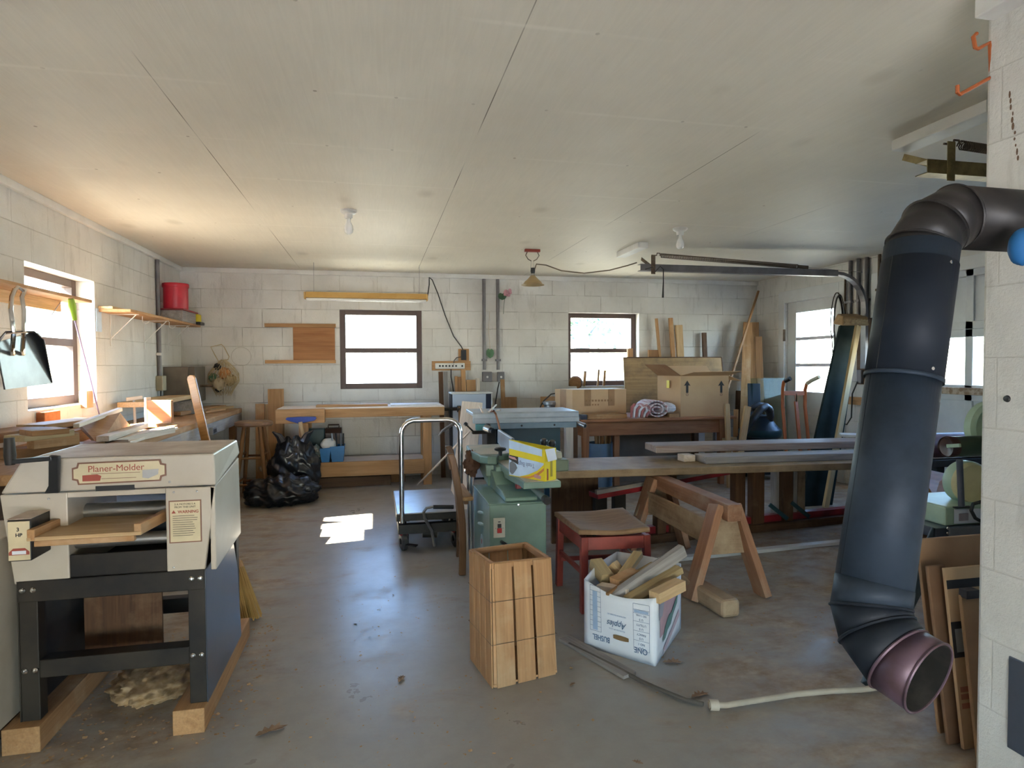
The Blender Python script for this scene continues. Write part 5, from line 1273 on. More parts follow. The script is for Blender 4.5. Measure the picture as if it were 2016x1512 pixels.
# orange cord tied over the saw
pts = [P(966, 806, z=ZTS+.015), P(964, 809, z=ZTS+.012), P(972, 809, z=ZTS+.03), P(976, 815, y=5.06), P(981, 832, y=5.03), P(985, 850, y=5.00), P(986, 868, y=5.0)]
one('rubber_cord', 'orange-brown rubber cord looped over the front edge of the table saw', 'cord', MB().tube(pts, [.010, .012, .010, .008, .008, .008, .008], 8), COPPER, smooth=True)
for k, (u0, v0, u1, v1) in enumerate(((962, 811, 977, 797), (944, 799, 950, 812), (978, 808, 985, 807))):
    board('stick', ('short white stick lying on the table saw next to the orange cord', 'short pale splinter of wood at the left end of the table saw', 'stub of pale dowel on the saw table right of the orange cord')[k], P(u0, v0, z=ZTS+.03), P(u1, v1, z=ZTS+.04), .012, .010, PALE)
# white cabinet behind
yw = 6.78; a, b = P(889, 773, y=yw), P(971, 885, y=yw)
wc = thing('white_cabinet', 'pale blue-white metal cabinet with dark sides standing behind the table saw', 'cabinet', ((a.x+b.x)/2, yw+.12, 0))
xr_ = P(957, 800, y=yw).x
MB().b2((a.x+.012, yw, .02), (xr_, yw+.24, a.z-.015)).build('body', mat('pale appliance enamel', (.52, .58, .68), .35, c2=(.48, .54, .63), scale=2), wc, .008)
MB().b2((a.x, yw+.02, .0), (a.x+.012, yw+.24, a.z-.01)).build('side_panel', BLACKP, wc, .004)
MB().b2((xr_, yw+.005, .0), (xr_+.062, yw+.24, a.z-.012)).build('side_panel', mat('dark navy panel', (.02, .025, .05), .4), wc, .006)
MB().b2((a.x-.005, yw-.012, a.z-.018), (xr_+.075, yw+.25, a.z)).build('lid', WHITEPL, wc, .006)
MB().b2((xr_+.058, yw, .02), (xr_+.07, yw+.01, a.z-.02)).build('edge_strip', WHITEPL, wc, .002)
# dark jaw-like hand rest left of the cabinet, seen under the handle
pv = P(880, 845, y=5.0)
hv = thing('bent_lever', 'grey bent lever sticking out left of the white cabinet behind the cart handle', 'lever', pv)
MB().tube([P(864, 857, y=5.2), P(870, 849, y=5.2), P(890, 836, y=5.3), P(900, 832, y=5.5)], [.006, .011, .014, .012], 8).build('lever', STEEL, hv, smooth=True)
# leaning whitish plank, stick, rag and pipe between chair and saw
q0, q1 = P(905, 1002, z=0), P(930, 792, y=5.72)
board('plank', 'long whitish plank leaning on the left end of the table saw', (q0.x, q0.y, .0), q1, .19, .03, PALE, up=(-.25, -1, .2))
q0 = P(822, 956, z=0)
board('stick', 'thin white stick leaning from the floor up to the table saw', (q0.x, q0.y, .005), P(928, 846, y=5.15), .014, .014, PALE)
g0 = P(929, 912, y=4.05)
gl = one('brown_rag', 'crumpled rusty-brown rag hanging at the left end of the jointer', 'rag', MB().blob(g0, (.05, .035, .075), .4, 3.2, 31, 26, 18, flat=False), GLOVE, smooth=True)
pp_ = thing('steel_pipe', 'upright silver pipe with a flared top left of the jointer stand', 'pipe', P(930, 1010, y=4.08))
q1 = P(924, 925, y=4.08); q0 = V((q1.x+.01, 4.08, 0))
MB().tube([q0, q1], .019, 14).build('pipe', STEEL, pp_, smooth=True)
MB().lathe([(.02, -.03), (.034, -.012), (.034, .004), (.024, .012), (0, .014)], q1, (-.3, -.8, .5), 18).build('flange', CHROME, pp_, smooth=True)

# ================================================================== RED STOOL / CHAIR SEAT
rs = thing('red_stool', 'red-painted wooden stool with worn dished seat behind the apple box', 'stool', (1.19, 3.18, 0))
zs_ = .418
S = [V((.975, 2.94, zs_)), V((1.335, 2.91, zs_)), V((1.375, 3.36, zs_)), V((.965, 3.35, zs_))]
def seatf(u, v):
    p = (S[0].lerp(S[1], u)).lerp(S[3].lerp(S[2], u), v)
    dz = -.022*math.sin(math.pi*u)**1.0*math.sin(math.pi*min(1, v*1.1)) + .004*math.cos(2*math.pi*u)
    return p + V((0, 0, dz))
mb = MB().grid(seatf, 20, 20); mb.build('seat', wood('worn stool seat', (.30, .185, .10), (.20, .115, .06), rough=.75), rs, smooth=True, solid=.022)
LG = [(1.013, 2.985), (1.335, 2.955), (1.37, 3.34), (1.005, 3.37)]
for i, (x, y) in enumerate(LG):
    x2, y2 = x + (.0, .008, .012, -.0)[i], y + (-.0, -.0, .03, .03)[i]
    MB().bar((x2, y2, 0), (x, y, zs_-.03), .036, .036, up=(0, 1, 0)).build('leg', REDP, rs, .003)
def apron(i, j): 
    a, b = LG[i], LG[j]; MB().bar((*a, zs_-.065), (*b, zs_-.065), .022, .065).build('apron', REDP, rs, .002)
apron(0, 1); apron(1, 2); apron(2, 3); apron(3, 0)
for i, j, z in ((0, 3, .20), (1, 2, .20), (2, 3, .16)):
    MB().bar((*LG[i], z), (*LG[j], z), .016, .024).build('stretcher', REDP, rs, .002)

# ================================================================== CRATE
cr_ = thing('wooden_crate', 'tall open slatted wooden crate standing on the floor in the foreground', 'crate', (.56, 2.53, 0))
c_n, c_r, c_l = V((.432, 2.355, 0)), V((.703, 2.418, 0)), V((.385, 2.625, 0)); c_b = c_r + c_l - c_n
t_n, t_r, t_l = V((.430, 2.375, .482)), V((.672, 2.395, .482)), V((.378, 2.585, .482)); t_b = t_r + t_l - t_n + V((.01, .03, 0))
def slats(name, b0, b1, t0, t1, n, out, gaps):
    mb = MB(); 
    for k in range(n):
        f0, f1 = (k+gaps/2)/n, (k+1-gaps/2)/n; j = random.uniform(-.006, .006)
        q = [b0.lerp(b1, f0), b0.lerp(b1, f1), t0.lerp(t1, f1-.2*gaps*0), t0.lerp(t1, f0)]
        w_ = (q[1]-q[0]).length; hgt = .482; off = random.random()*5
        vs = q + [p + out*.006 for p in q]
        gs = [(0, 0, off), (0, w_, off), (hgt, w_, off), (hgt, 0, off)]*2
        mb.add(vs, [(0,1,2,3), (7,6,5,4), (0,4,5,1), (1,5,6,2), (2,6,7,3), (3,7,4,0)], gs)
    return mb.build(name, CRATEW, cr_, .0015)
nf = -((c_l-c_n).normalized()); nl = -((c_r-c_n).normalized())
slats('front_panel', c_n + (c_r-c_n)*.035, c_r, t_n + (t_r-t_n)*.02, t_r, 3, nf, .11)
slats('left_panel', c_n, c_l, t_n, t_l, 4, nl, .075)
slats('back_panel', c_l, c_b, t_l, t_b, 3, -nf, .05)
slats('right_panel', c_r, c_b, t_r, t_b, 3, -nl, .09)
MB().add([c_n + V((0,0,.01)), c_r + V((0,0,.01)), c_b + V((0,0,.01)), c_l + V((0,0,.01))], [(0,1,2,3)]).build('bottom', CRATEW, cr_, solid=.008)
for (a, b) in ((t_n, t_r), (t_n, t_l), (t_l, t_b), (t_r, t_b)):
    n_ = V((0, 0, 1)).cross((b-a).normalized()); n_ = n_ if n_.dot((t_n+t_b)/2-a) > 0 else -n_
    MB().bar(a + n_*.008 + V((0, 0, -.010)), b + n_*.008 + V((0, 0, -.010)), .014, .024).build('top_rail', CRATEW, cr_, .002)
for (a, b) in ((c_n, t_n), (c_r, t_r), (c_l, t_l), (c_b, t_b)):
    m_ = (t_n+t_b)/2; d_ = V((m_.x-b.x, m_.y-b.y, 0)).normalized()*.018
    MB().bar(a + d_, b + d_, .018, .018, up=(0, 1, 0)).build('corner_post', CRATEW, cr_, .002)
for z in (.17, .335):
    f = z/.482; q = [c_n.lerp(t_n, f), c_r.lerp(t_r, f), c_b.lerp(t_b, f), c_l.lerp(t_l, f)]; m_ = sum(q, V())/4
    MB().tube([p + (p-m_).normalized()*.010 for p in q], .0012, 5, closed=True).build('binding_wire', RUST, cr_)

# ================================================================== APPLE BOX full of offcuts
bn, bl, br2 = V((1.118, 2.385, 0)), V((.897, 2.632, 0)), V((1.398, 2.706, 0)); bb2 = bl + br2 - bn
hb = .288
ab = thing('apple_box', 'white upside-down one bushel apple box full of wood offcuts on the floor', 'box', (bn+bb2)/2)
def wallp(a, b, out, sag, nu=14, name='side', hA=hb, hB=hb):
    def fn(u, v):
        p = a.lerp(b, u); h = hA + (hB-hA)*u - sag*math.sin(math.pi*u)
        bul = .016*math.sin(math.pi*u)*v
        return p + V((0, 0, h*v)) + out*bul
    return MB().grid(fn, nu, 6).build(name, BOXWHITE, ab, smooth=True, solid=.005)
d1 = (bl-bn).normalized(); d2 = (br2-bn).normalized()
o1 = V((d1.y, -d1.x, 0)); o1 = o1 if o1.dot(bn-bb2) > 0 else -o1
o2 = V((d2.y, -d2.x, 0)); o2 = o2 if o2.dot(bn-bb2) > 0 else -o2
wallp(bn, bl, o1, .030, hA=.285, hB=.30); wallp(bn, br2, o2, .012, hA=.285, hB=.31)
wallp(bl, bb2, -o2, .0, hA=.30, hB=.31); wallp(br2, bb2, -o1, .0, hA=.31, hB=.31)
MB().add([bn + V((0,0,.004)), br2 + V((0,0,.004)), bb2 + V((0,0,.004)), bl + V((0,0,.004))], [(0,1,2,3)]).build('bottom', BOXWHITE, ab)
# printing on the long-left face; u runs from the near corner to the left corner
wl_ = (bl-bn).length; UL = d1; FL = bn + o1*.0035
def LP(s, z):
    """point on the printed face: s metres left of the near corner, z up"""
    u = s/wl_; return bn + UL*s + V((0, 0, z)) + o1*(.0045 + .016*math.sin(math.pi*u)*(z/.27))
def prn(s0, s1, z0, z1, name, m, e=0):
    n = 6; vs = []; 
    for i in range(n+1):
        s = s0 + (s1-s0)*i/n; vs += [LP(s, z0) + o1*e, LP(s, z1) + o1*e]
    return MB().add(vs, [(2*i, 2*i+2, 2*i+3, 2*i+1) for i in range(n)]).build(name, m, ab)
def tface(t, s, z, size, m, sx=1.0, bold=0, nm='lettering'):
    # upside down: reading direction runs to the left as seen, i.e. along +UL, and up is down
    return text(t, size, LP(s, z) + o1*.0012, UL, (0, 0, -1), m, ab, nm, sx=sx, bold=bold)
tface('ONE', .060, .062, .034, BLUEINK, sx=.85, bold=.0004)
tface('BUSHEL', .245, .034+.036, .034, BLUEINK, sx=.72, bold=.0004)
text('Apples', .038, LP(.168, .150) + o1*.0012, UL, (0, 0, -1), BLUEINK, ab, sx=.85, shear=.35)
tface('PRODUCE OF U.S.A.', .168, .118, .0085, PALEINK)
tface('GROWN & PACKED BY', .168, .182, .0085, PALEINK)
for s0, s1, z0, z1, rows in ((.022, .092, .052, .250, [.052, .093, .134, .175, .210, .225, .250]), (.245, .300, .085, .285, [.085+.2*k/9 for k in range(10)])):
    for z in rows: prn(s0, s1, z-.0007, z+.0007, 'table_rule', BLUEINK, .0004)
    prn(s0-.0007, s0+.0007, z0, z1, 'table_rule', BLUEINK, .0004); prn(s1-.0007, s1+.0007, z0, z1, 'table_rule', BLUEINK, .0004)
for (t1, t2, z) in (('U S', 'NO 1', .070), ('U S', 'FANCY', .111), ('U S', 'UTILITY', .152), ('U S', 'NO 1 HAIL', .192)):
    tface(t1, .057, z-.004, .013, BLUEINK); tface(t2, .057, z+.013, .013 if len(t2) < 8 else .010, BLUEINK)
prn(.026, .088, .212, .223, 'blotted_print', PALEINK, .0006)
prn(.262, .286, .09, .262, 'blotted_print', PALEINK, .0006)
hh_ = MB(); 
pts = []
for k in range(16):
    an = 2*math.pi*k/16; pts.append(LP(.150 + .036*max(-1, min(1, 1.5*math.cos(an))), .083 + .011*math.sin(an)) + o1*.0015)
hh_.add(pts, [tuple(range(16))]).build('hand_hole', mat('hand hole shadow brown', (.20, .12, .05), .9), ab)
# faded picture on the right face
def RP(s, z): 
    u = s/(br2-bn).length; return bn + d2*s + V((0, 0, z)) + o2*(.0048 + .016*math.sin(math.pi*u)*(z/.29))
def rpoly(pts, name, m, e):
    return MB().add([RP(s, z) + o2*e for s, z in pts], [tuple(range(len(pts)))]).build(name, m, ab)
rpoly([(.05, .10), (.04, .26), (.12, .262), (.22, .268), (.33, .275), (.31, .20), (.22, .15), (.12, .105)], 'apple_picture', mat('faded pink print', (.46, .30, .32), .7), .001)
rpoly([(.03, .255), (.03, .18), (.07, .19), (.09, .25)], 'apple_shade', mat('faded dark print', (.30, .31, .36), .7), .002)
rpoly([(.08, .07), (.11, .13), (.16, .165), (.20, .16), (.27, .20), (.31, .215), (.30, .17), (.23, .14), (.20, .11), (.15, .10), (.12, .075)], 'leaf_picture', GREENINK, .003)
rpoly([(.10, .035), (.36, .12), (.37, .085), (.12, .012)], 'faded_name', mat('very faded red print', (.55, .42, .46), .7), .002)
# offcuts
cen = (bn+bb2)/2
offs = [
    ('long grey pointed offcut sticking out to the right of the apple box', (1205, 1180), .235, (1345, 1083), .40, .035, .055, GREYW),
    ('yellowed wedge-ended offcut lying across the front of the apple box', (1235, 1182), .24, (1338, 1120), .33, .045, .03, BLOCKW),
    ('short tan block resting on the right rim of the apple box', (1288, 1176), .285, (1340, 1150), .30, .055, .045, PINE_L),
    ('square brown-ended block at the back left of the apple box', (1195, 1140), .27, (1172, 1108), .31, .06, .05, BLOCKW),
    ('pale square block end in the middle of the offcuts', (1225, 1135), .26, (1205, 1110), .31, .045, .045, PINE_L),
    ('greenish-tan offcut pointing up at the back of the apple box', (1215, 1150), .26, (1257, 1090), .34, .045, .03, BLOCKW),
    ('broken reddish knot of wood in the middle of the apple box', (1210, 1150), .27, (1252, 1130), .29, .06, .05, PINE),
    ('pale grey flat offcut along the left rim of the apple box', (1180, 1155), .25, (1240, 1165), .26, .05, .03, PALE),
    ('thin pale offcut behind the pointed one in the apple box', (1250, 1135), .27, (1290, 1112), .30, .05, .02, BLOCKW),
    ('dark narrow splinter poking from the front of the apple box', (1195, 1170), .265, (1225, 1150), .28, .014, .012, OAK)]
for lab, a, za, b, zb_, w_, t_, m in offs:
    p, q = P(a[0], a[1], z=za), P(b[0], b[1], z=zb_)
    board('wood_offcut', lab, p, q, w_, t_, m, cat='offcut', group='offcuts in the apple box')
for k in range(8):
    a = bn + d1*random.uniform(.05, wl_-.05) + d2*random.uniform(.06, .34) + V((0, 0, random.uniform(.03, .20))); an = random.random()*6.28
    board('wood_offcut', 'yellowish offcut buried under the other offcuts in the apple box', a - V((math.cos(an)*.05, math.sin(an)*.05, 0)), a + V((math.cos(an)*.05, math.sin(an)*.05, random.uniform(-.03, .03))), .05, .035, BLOCKW, cat='offcut', group='offcuts buried in the apple box')
# hose, lath and block on the floor
hp = [P(u, v, z=.018) for u, v in ((1395, 1388), (1430, 1388), (1500, 1377), (1570, 1366), (1640, 1360), (1700, 1357), (1740, 1352))]
hs = thing('hose', 'tan cloth-covered hose end lying on the floor toward the stove pipe', 'hose', hp[0])
MB().tube(hp, .011, 10).build('hose', CORDT, hs, smooth=True)
MB().tube([hp[0] + V((.004, 0, 0)), hp[0] + (hp[1]-hp[0])*.55], .019, 12).build('coupling', mat('pale coupling', (.48, .42, .33), .6), hs, smooth=True)
hd = [P(u, v, z=.01) for u, v in ((1120, 1268), (1165, 1290), (1215, 1315), (1260, 1340), (1310, 1362), (1350, 1378), (1385, 1386))]
one('dark_cable', 'dark cord running on the floor from the crate to the tan hose', 'cord', MB().tube(hd, .008, 8), mat('dusty dark cord', (.10, .085, .07), .8), smooth=True)
board('lath', 'flat grey lath lying on the floor in front of the apple box', P(1112, 1256, z=.008), P(1240, 1330, z=.008), .07, .014, GREYW)
tb2 = MB().bar((1.665, 3.28, .045), (1.70, 2.76, .045), .10, .09)
one('timber_block', 'short dusty timber block lying on the floor at the sawhorse foot', 'block', tb2, ROUGHW, .018)
# ================================================================== SAWHORSE and the long planks
shx = [(1.62, 3.03), (2.03, 2.99), (1.68, 3.98), (2.06, 3.93)]
sw_ = thing('sawhorse', 'reddish wooden sawhorse with broad end board holding up the long dusty plank', 'sawhorse', (1.85, 3.5, 0))
b0, b1 = V((1.865, 3.0, .455)), V((1.885, 4.06, .455))
MB().bar(b0, b1, .085, .09).build('beam', SAWH, sw_, .004)
for (x, y), t in zip(shx, (b0.lerp(b1, .10), b0.lerp(b1, .10), b0.lerp(b1, .90), b0.lerp(b1, .90))):
    sx_ = -1 if x < t.x else 1
    MB().bar((x, y, .0), (t.x + sx_*.05, t.y, .48), .115, .04, up=(1, 0, .3)).build('leg', SAWH, sw_, .003)
for f, y_o in ((.10, -.035), (.90, .035)):
    t = b0.lerp(b1, f)
    MB().prism([(-.075, .42), (.075, .42), (.165, .22), (-.165, .22)], (t.x, t.y + y_o - .012, 0), (1, 0, 0), (0, 0, 1), (0, 1, 0), .024).build('end_board', ROUGHW, sw_, .003)
MB().bar(b0.lerp(b1, .12) + V((-.09, 0, -.13)), b0.lerp(b1, .88) + V((-.09, 0, -.13)), .022, .14).build('side_board', ROUGHW, sw_, .003)
# wide plank on the sawhorse and the red frame
zk = .555
k0, k1 = P(1092, 928, z=zk), P(1645, 912, z=zk)
kd = k1-k0; kd.z = 0; kd.normalize(); kn_ = V((-kd.y, kd.x, 0))
k1 = k1 + kd*1.1
wpl = .56
board('plank', 'wide dusty tan plank lying across the sawhorse behind the red stool', k0 + kn_*wpl/2 - V((0, 0, .025)), k1 + kn_*wpl/2 - V((0, 0, .025)), wpl, .05, wood('dusty plank', (.25, .17, .095), (.15, .10, .055), dust=(.36, .26, .155), dustlo=.48), bevel=.006)
k2 = P(1390, 900, z=zk+.05); k2.z = 0
off_ = (k2 - V((k0.x, k0.y, 0))).dot(kn_); al = (k2 - V((k0.x, k0.y, 0))).dot(kd)
base = V((k0.x, k0.y, 0))
q0 = base + kd*al + kn_*(off_+.10) + V((0, 0, zk+.025)); q1 = base + kd*2.95 + kn_*(off_+.10) + V((0, 0, zk+.025))
board('plank', 'lower grey plank lying on the wide dusty plank', q0, q1, .19, .05, GREYW, bevel=.005)
k3 = P(1292, 879, z=zk+.10); al3 = (k3-base).dot(kd); of3 = (k3-base).dot(kn_)
of3 = max(of3, off_+.05)
q0 = base + kd*al3 + kn_*(of3+.12) + V((0, 0, zk+.076)); q1 = base + kd*2.95 + kn_*(of3+.12) + V((0, 0, zk+.076))
board('plank', 'topmost reddish-edged pale plank of the stack right of the table', q0, q1, .24, .052, wood('pinkish grey plank', (.42, .345, .30), (.26, .17, .13)), bevel=.006)
q = P(1385, 900, z=zk+.025)
one('wood_block', 'small pale spacer block under the topmost plank at the wide plank edge', 'block', MB().box(base + kd*(al-.07) + kn_*(off_+.17) + V((0, 0, zk+.025)), (.09, .10, .048)), PALE, .004)
c = P(1668, 858, z=zk+.11); 
one('board', 'small white-faced board lying across the far end of the topmost plank', 'board', MB(rotz(-35), V((c.x, c.y, zk+.105))).box((0.06, .02, .010), (.22, .16, .018)), WHITEP, .002)
# red-railed wooden frame standing under the planks
rf = thing('lumber_rack', 'red-railed rack with dark wooden uprights standing under the long planks', 'rack', (2.9, 4.25, 0))
r0, r1 = P(1180, 1072, z=.02), P(1700, 1018, z=.02); r0.z = r1.z = 0
rd = (r1-r0).normalized(); rn = V((-rd.y, rd.x, 0)); RL = (r1-r0).length
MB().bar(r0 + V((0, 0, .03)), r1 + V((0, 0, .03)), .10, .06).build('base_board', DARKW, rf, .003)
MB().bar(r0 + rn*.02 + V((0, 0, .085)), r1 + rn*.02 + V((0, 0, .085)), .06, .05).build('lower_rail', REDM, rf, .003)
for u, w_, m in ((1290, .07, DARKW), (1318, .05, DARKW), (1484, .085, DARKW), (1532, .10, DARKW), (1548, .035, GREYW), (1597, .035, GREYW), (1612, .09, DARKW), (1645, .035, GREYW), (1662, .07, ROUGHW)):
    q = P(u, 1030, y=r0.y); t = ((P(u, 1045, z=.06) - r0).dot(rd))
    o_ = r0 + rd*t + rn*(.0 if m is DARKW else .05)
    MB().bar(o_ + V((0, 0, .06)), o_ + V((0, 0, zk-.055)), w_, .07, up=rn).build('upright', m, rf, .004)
for u in (1565, 1625):
    t = (P(u, 1045, z=.06) - r0).dot(rd); o_ = r0 + rd*t - rn*.04
    MB().bar(o_ + V((-.02, 0, .20)), o_ + rd*.11 - rn*.04 + V((0, 0, .09)), .012, .03).build('brace', TEAL, rf, .002)
s0, s1 = P(1168, 975, z=.36), P(1560, 920, z=zk-.075)
s1 = r0 + rd*((P(1560, 1045, z=.06)-r0).dot(rd)) + rn*.14 + V((0, 0, zk-.09))
MB().bar(s0, s1, .12, .035).build('slanted_rail', REDM, rf, .003)
MB().bar(s0 + V((0, -.05, .03)), s1 + V((0, -.05, .03)), .03, .03).build('slanted_edge', GREYW, rf, .003)
MB().bar(s0.lerp(s1, .0) + V((0, 0, .020)), s0.lerp(s1, .14) + V((0, 0, .020)), .10, .004).build('sheen_plate', mat('bluish steel plate', (.42, .46, .58), .25, .7), rf)
MB().bar(s0.lerp(s1, .42) + V((0, 0, .020)), s0.lerp(s1, .60) + V((0, 0, .020)), .08, .004).build('sheen_plate', WHITEP, rf)  # white colour imitates the bluish reflection on the metal rail top
for u in (1195, 1240): 
    t = (P(u, 1060, z=.06) - r0).dot(rd); o_ = r0 + rd*t + rn*.1
    MB().bar(o_, o_ + V((0, 0, .36)), .09, .05, up=rn).build('upright', BLACKM, rf, .003)
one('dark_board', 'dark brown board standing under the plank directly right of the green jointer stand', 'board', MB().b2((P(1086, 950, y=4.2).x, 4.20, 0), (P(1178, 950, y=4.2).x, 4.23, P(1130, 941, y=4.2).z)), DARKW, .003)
p0, p1 = P(1300, 1103, z=.012), P(1665, 1066, z=.012)
board('lath', 'long white strip lying on the floor behind the sawhorse', p0, p1, .055, .022, WHITEP)

# ================================================================== RIGHT TABLE with boxes
ty = 5.85
ta, tb3 = P(1143, 826, y=ty), P(1451, 822, y=ty)
tz = P(1300, 823, y=ty).z; tx0, tx1 = ta.x, tb3.x; ty1 = ty+.78
tab = thing('table', 'old red-brown wooden table carrying cardboard boxes below the right back window', 'table', ((tx0+tx1)/2, ty+.4, 0))
MB().b2((tx0, ty, tz-.028), (tx1, ty1, tz)).build('top', TABLEW, tab, .006)
MB().b2((tx0+.04, ty+.06, tz-.17), (tx1-.10, ty+.085, tz-.028)).build('apron', TABLEW, tab, .003)
MB().b2((tx0+.04, ty1-.085, tz-.17), (tx1-.10, ty1-.06, tz-.028)).build('apron', TABLEW, tab, .003)
MB().b2((tx1-.125, ty+.085, tz-.17), (tx1-.10, ty1-.085, tz-.028)).build('apron', TABLEW, tab, .003)
MB().b2((tx0+.04, ty+.085, tz-.17), (tx0+.065, ty1-.085, tz-.028)).build('apron', TABLEW, tab, .003)
for x in (tx0+.04, tx1-.17):
    for y in (ty+.05, ty1-.12):
        MB().bar((x+.035, y+.03, 0), (x+.035, y+.03, tz-.028), .05, .05, up=(0, 1, 0), w2=.07, h2=.07).build('leg', TABLEW, tab, .003)
xm = P(1216, 880, y=ty+.10).x
MB().bar((xm, ty+.14, 0), (xm, ty+.14, tz-.17), .06, .045, up=(0, 1, 0)).build('middle_leg', TABLEW, tab, .003)
pp = P(1300, 880, y=ty+.5)
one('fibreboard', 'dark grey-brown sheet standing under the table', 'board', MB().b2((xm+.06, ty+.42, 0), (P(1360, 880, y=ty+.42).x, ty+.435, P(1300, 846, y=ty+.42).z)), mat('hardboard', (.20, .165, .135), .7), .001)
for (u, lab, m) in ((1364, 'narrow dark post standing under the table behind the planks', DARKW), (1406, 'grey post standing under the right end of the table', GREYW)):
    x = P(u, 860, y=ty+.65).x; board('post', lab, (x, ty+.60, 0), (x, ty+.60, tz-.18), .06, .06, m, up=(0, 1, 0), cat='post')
x = P(1383, 860, y=ty+.60).x
one('white_board', 'pale blue-white board standing under the table', 'board', MB().b2((x-.06, ty+.655, 0), (x+.06, ty+.67, tz-.18)), WHITEP, .002)
one('board', 'plank lying along the front of the table top beside the rag rug', 'board', MB().b2((P(1150, 825, y=ty).x+.06, ty+.07, tz), (P(1240, 820, y=ty).x, ty+.26, tz+.045)), PINE, .003)
one('board', 'small brown board on the table between the rag rug and the open box', 'board', MB().b2((P(1322, 820, y=ty).x, ty+.05, tz), (P(1342, 820, y=ty).x, ty+.30, tz+.035)), PINE, .003)
one('wood_block', 'small grey-blue block at the left front corner of the table', 'block', MB().b2((tx0+.012, ty+.02, tz), (tx0+.075, ty+.10, tz+.05)), STEELBLUE, .004)
# long sealed carton
y_ = ty+.32
a, b = P(1127, 808, y=y_), P(1233, 766, y=y_)
lc = thing('cardboard_box', 'long sealed cardboard box at the left end of the table under the window', 'box', ((a.x+b.x)/2, y_+.15, tz))
x0, x1, z1 = a.x, b.x, b.z
MB(rotz(0)).add([(x0, y_, tz), (x1, y_, tz), (x1, y_+.30, tz), (x0-.10, y_+.30, tz), (x0, y_, z1), (x1, y_, z1), (x1, y_+.30, z1), (x0-.10, y_+.30, z1)], [(0,1,5,4), (1,2,6,5), (2,3,7,6), (3,0,4,7), (4,5,6,7), (3,2,1,0)]).build('carton', CARD, lc, .004)
for f in (.22, .66): 
    xx = x0 + (x1-x0)*f; MB().b2((xx, y_-.0015, z1-.17), (xx+.07, y_-.0003, z1)).build('tape', TAPE, lc)
MB().add([(x0-.002+.0-.035, y_+.10, tz+.02), (x0-.002-.070, y_+.20, tz+.02), (x0-.072, y_+.20, z1), (x0-.037, y_+.10, z1)], [(0,1,2,3)]).build('tape', TAPE, lc)
MB().b2((x0, y_, z1), (x1, y_+.30, z1+.002)).build('lid', CARD_L, lc)
ln = MB()
for k in range(9): 
    xx = x0 + .14 + k*.034; ln.b2((xx, y_-.002, z1-.125), (xx+.022, y_-.001, z1-.105))
for k in range(5): ln.b2((x0+.15+k*.03, y_-.002, z1-.165), (x0+.168+k*.03, y_-.001, z1-.150))
ln.build('faint_print', mat('faint brown print', (.32, .18, .085), .8), lc)
# open box with two arrows
y_ = ty+.10
a, b = P(1340, 821, y=y_), P(1434, 739, y=y_)
ob_ = thing('cardboard_box', 'open cardboard box with two printed arrows at the right end of the table', 'box', ((a.x+b.x)/2, y_+.2, tz))
x0, x1, z1 = a.x, b.x, b.z; dy = .36; xl_ = x0-.085
V8 = [V((x0, y_, tz)), V((x1, y_, tz)), V((x1+.02, y_+dy, tz)), V((xl_, y_+dy, tz)), V((x0, y_, z1)), V((x1, y_, z1)), V((x1+.02, y_+dy, z1)), V((xl_, y_+dy, z1))]
MB().add(V8, [(0,1,5,4), (1,2,6,5), (2,3,7,6), (3,0,4,7), (3,2,1,0)]).build('carton', CARD, ob_, solid=.006)
MB().add([V8[4], V8[5], V8[5] + V((.05, -.17, .045)), V8[4] + V((.06, -.17, .04))], [(0,1,2,3)]).build('flap', CARD, ob_, solid=.005)
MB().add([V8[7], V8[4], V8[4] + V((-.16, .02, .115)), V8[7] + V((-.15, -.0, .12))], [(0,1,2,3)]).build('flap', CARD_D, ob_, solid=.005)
MB().add([V8[5], V8[6], V8[6] + V((.16, 0, -.05)), V8[5] + V((.17, .03, -.06))], [(0,1,2,3)]).build('flap', CARD, ob_, solid=.005)
MB().add([V8[6], V8[7], V8[7] + V((0, .12, .10)), V8[6] + V((0, .12, .10))], [(0,1,2,3)]).build('flap', CARD, ob_, solid=.005)
for u in (1353, 1420):
    q = P(u, 762, y=y_-.004)
    MB().prism([(-.013, -.06), (.013, -.06), (.013, .018), (.036, .012), (0, .068), (-.036, .012), (-.013, .018)], q, (1, 0, 0), (0, 0, 1), (0, -1, 0), .0006).build('arrow', PRINT, ob_)
    MB().tube([q + V((math.cos(t)*.012, 0, math.sin(t)*.012 - .078)) for t in [k*math.pi/8 for k in range(16)]], .002, 5, closed=True).build('print_ring', LABELB, ob_)
MB().b2((x0-.06, y_+.14, z1-.13), (x0-.055, y_+.20, z1-.05)).build('yellow_sticker', YELLOW, ob_)
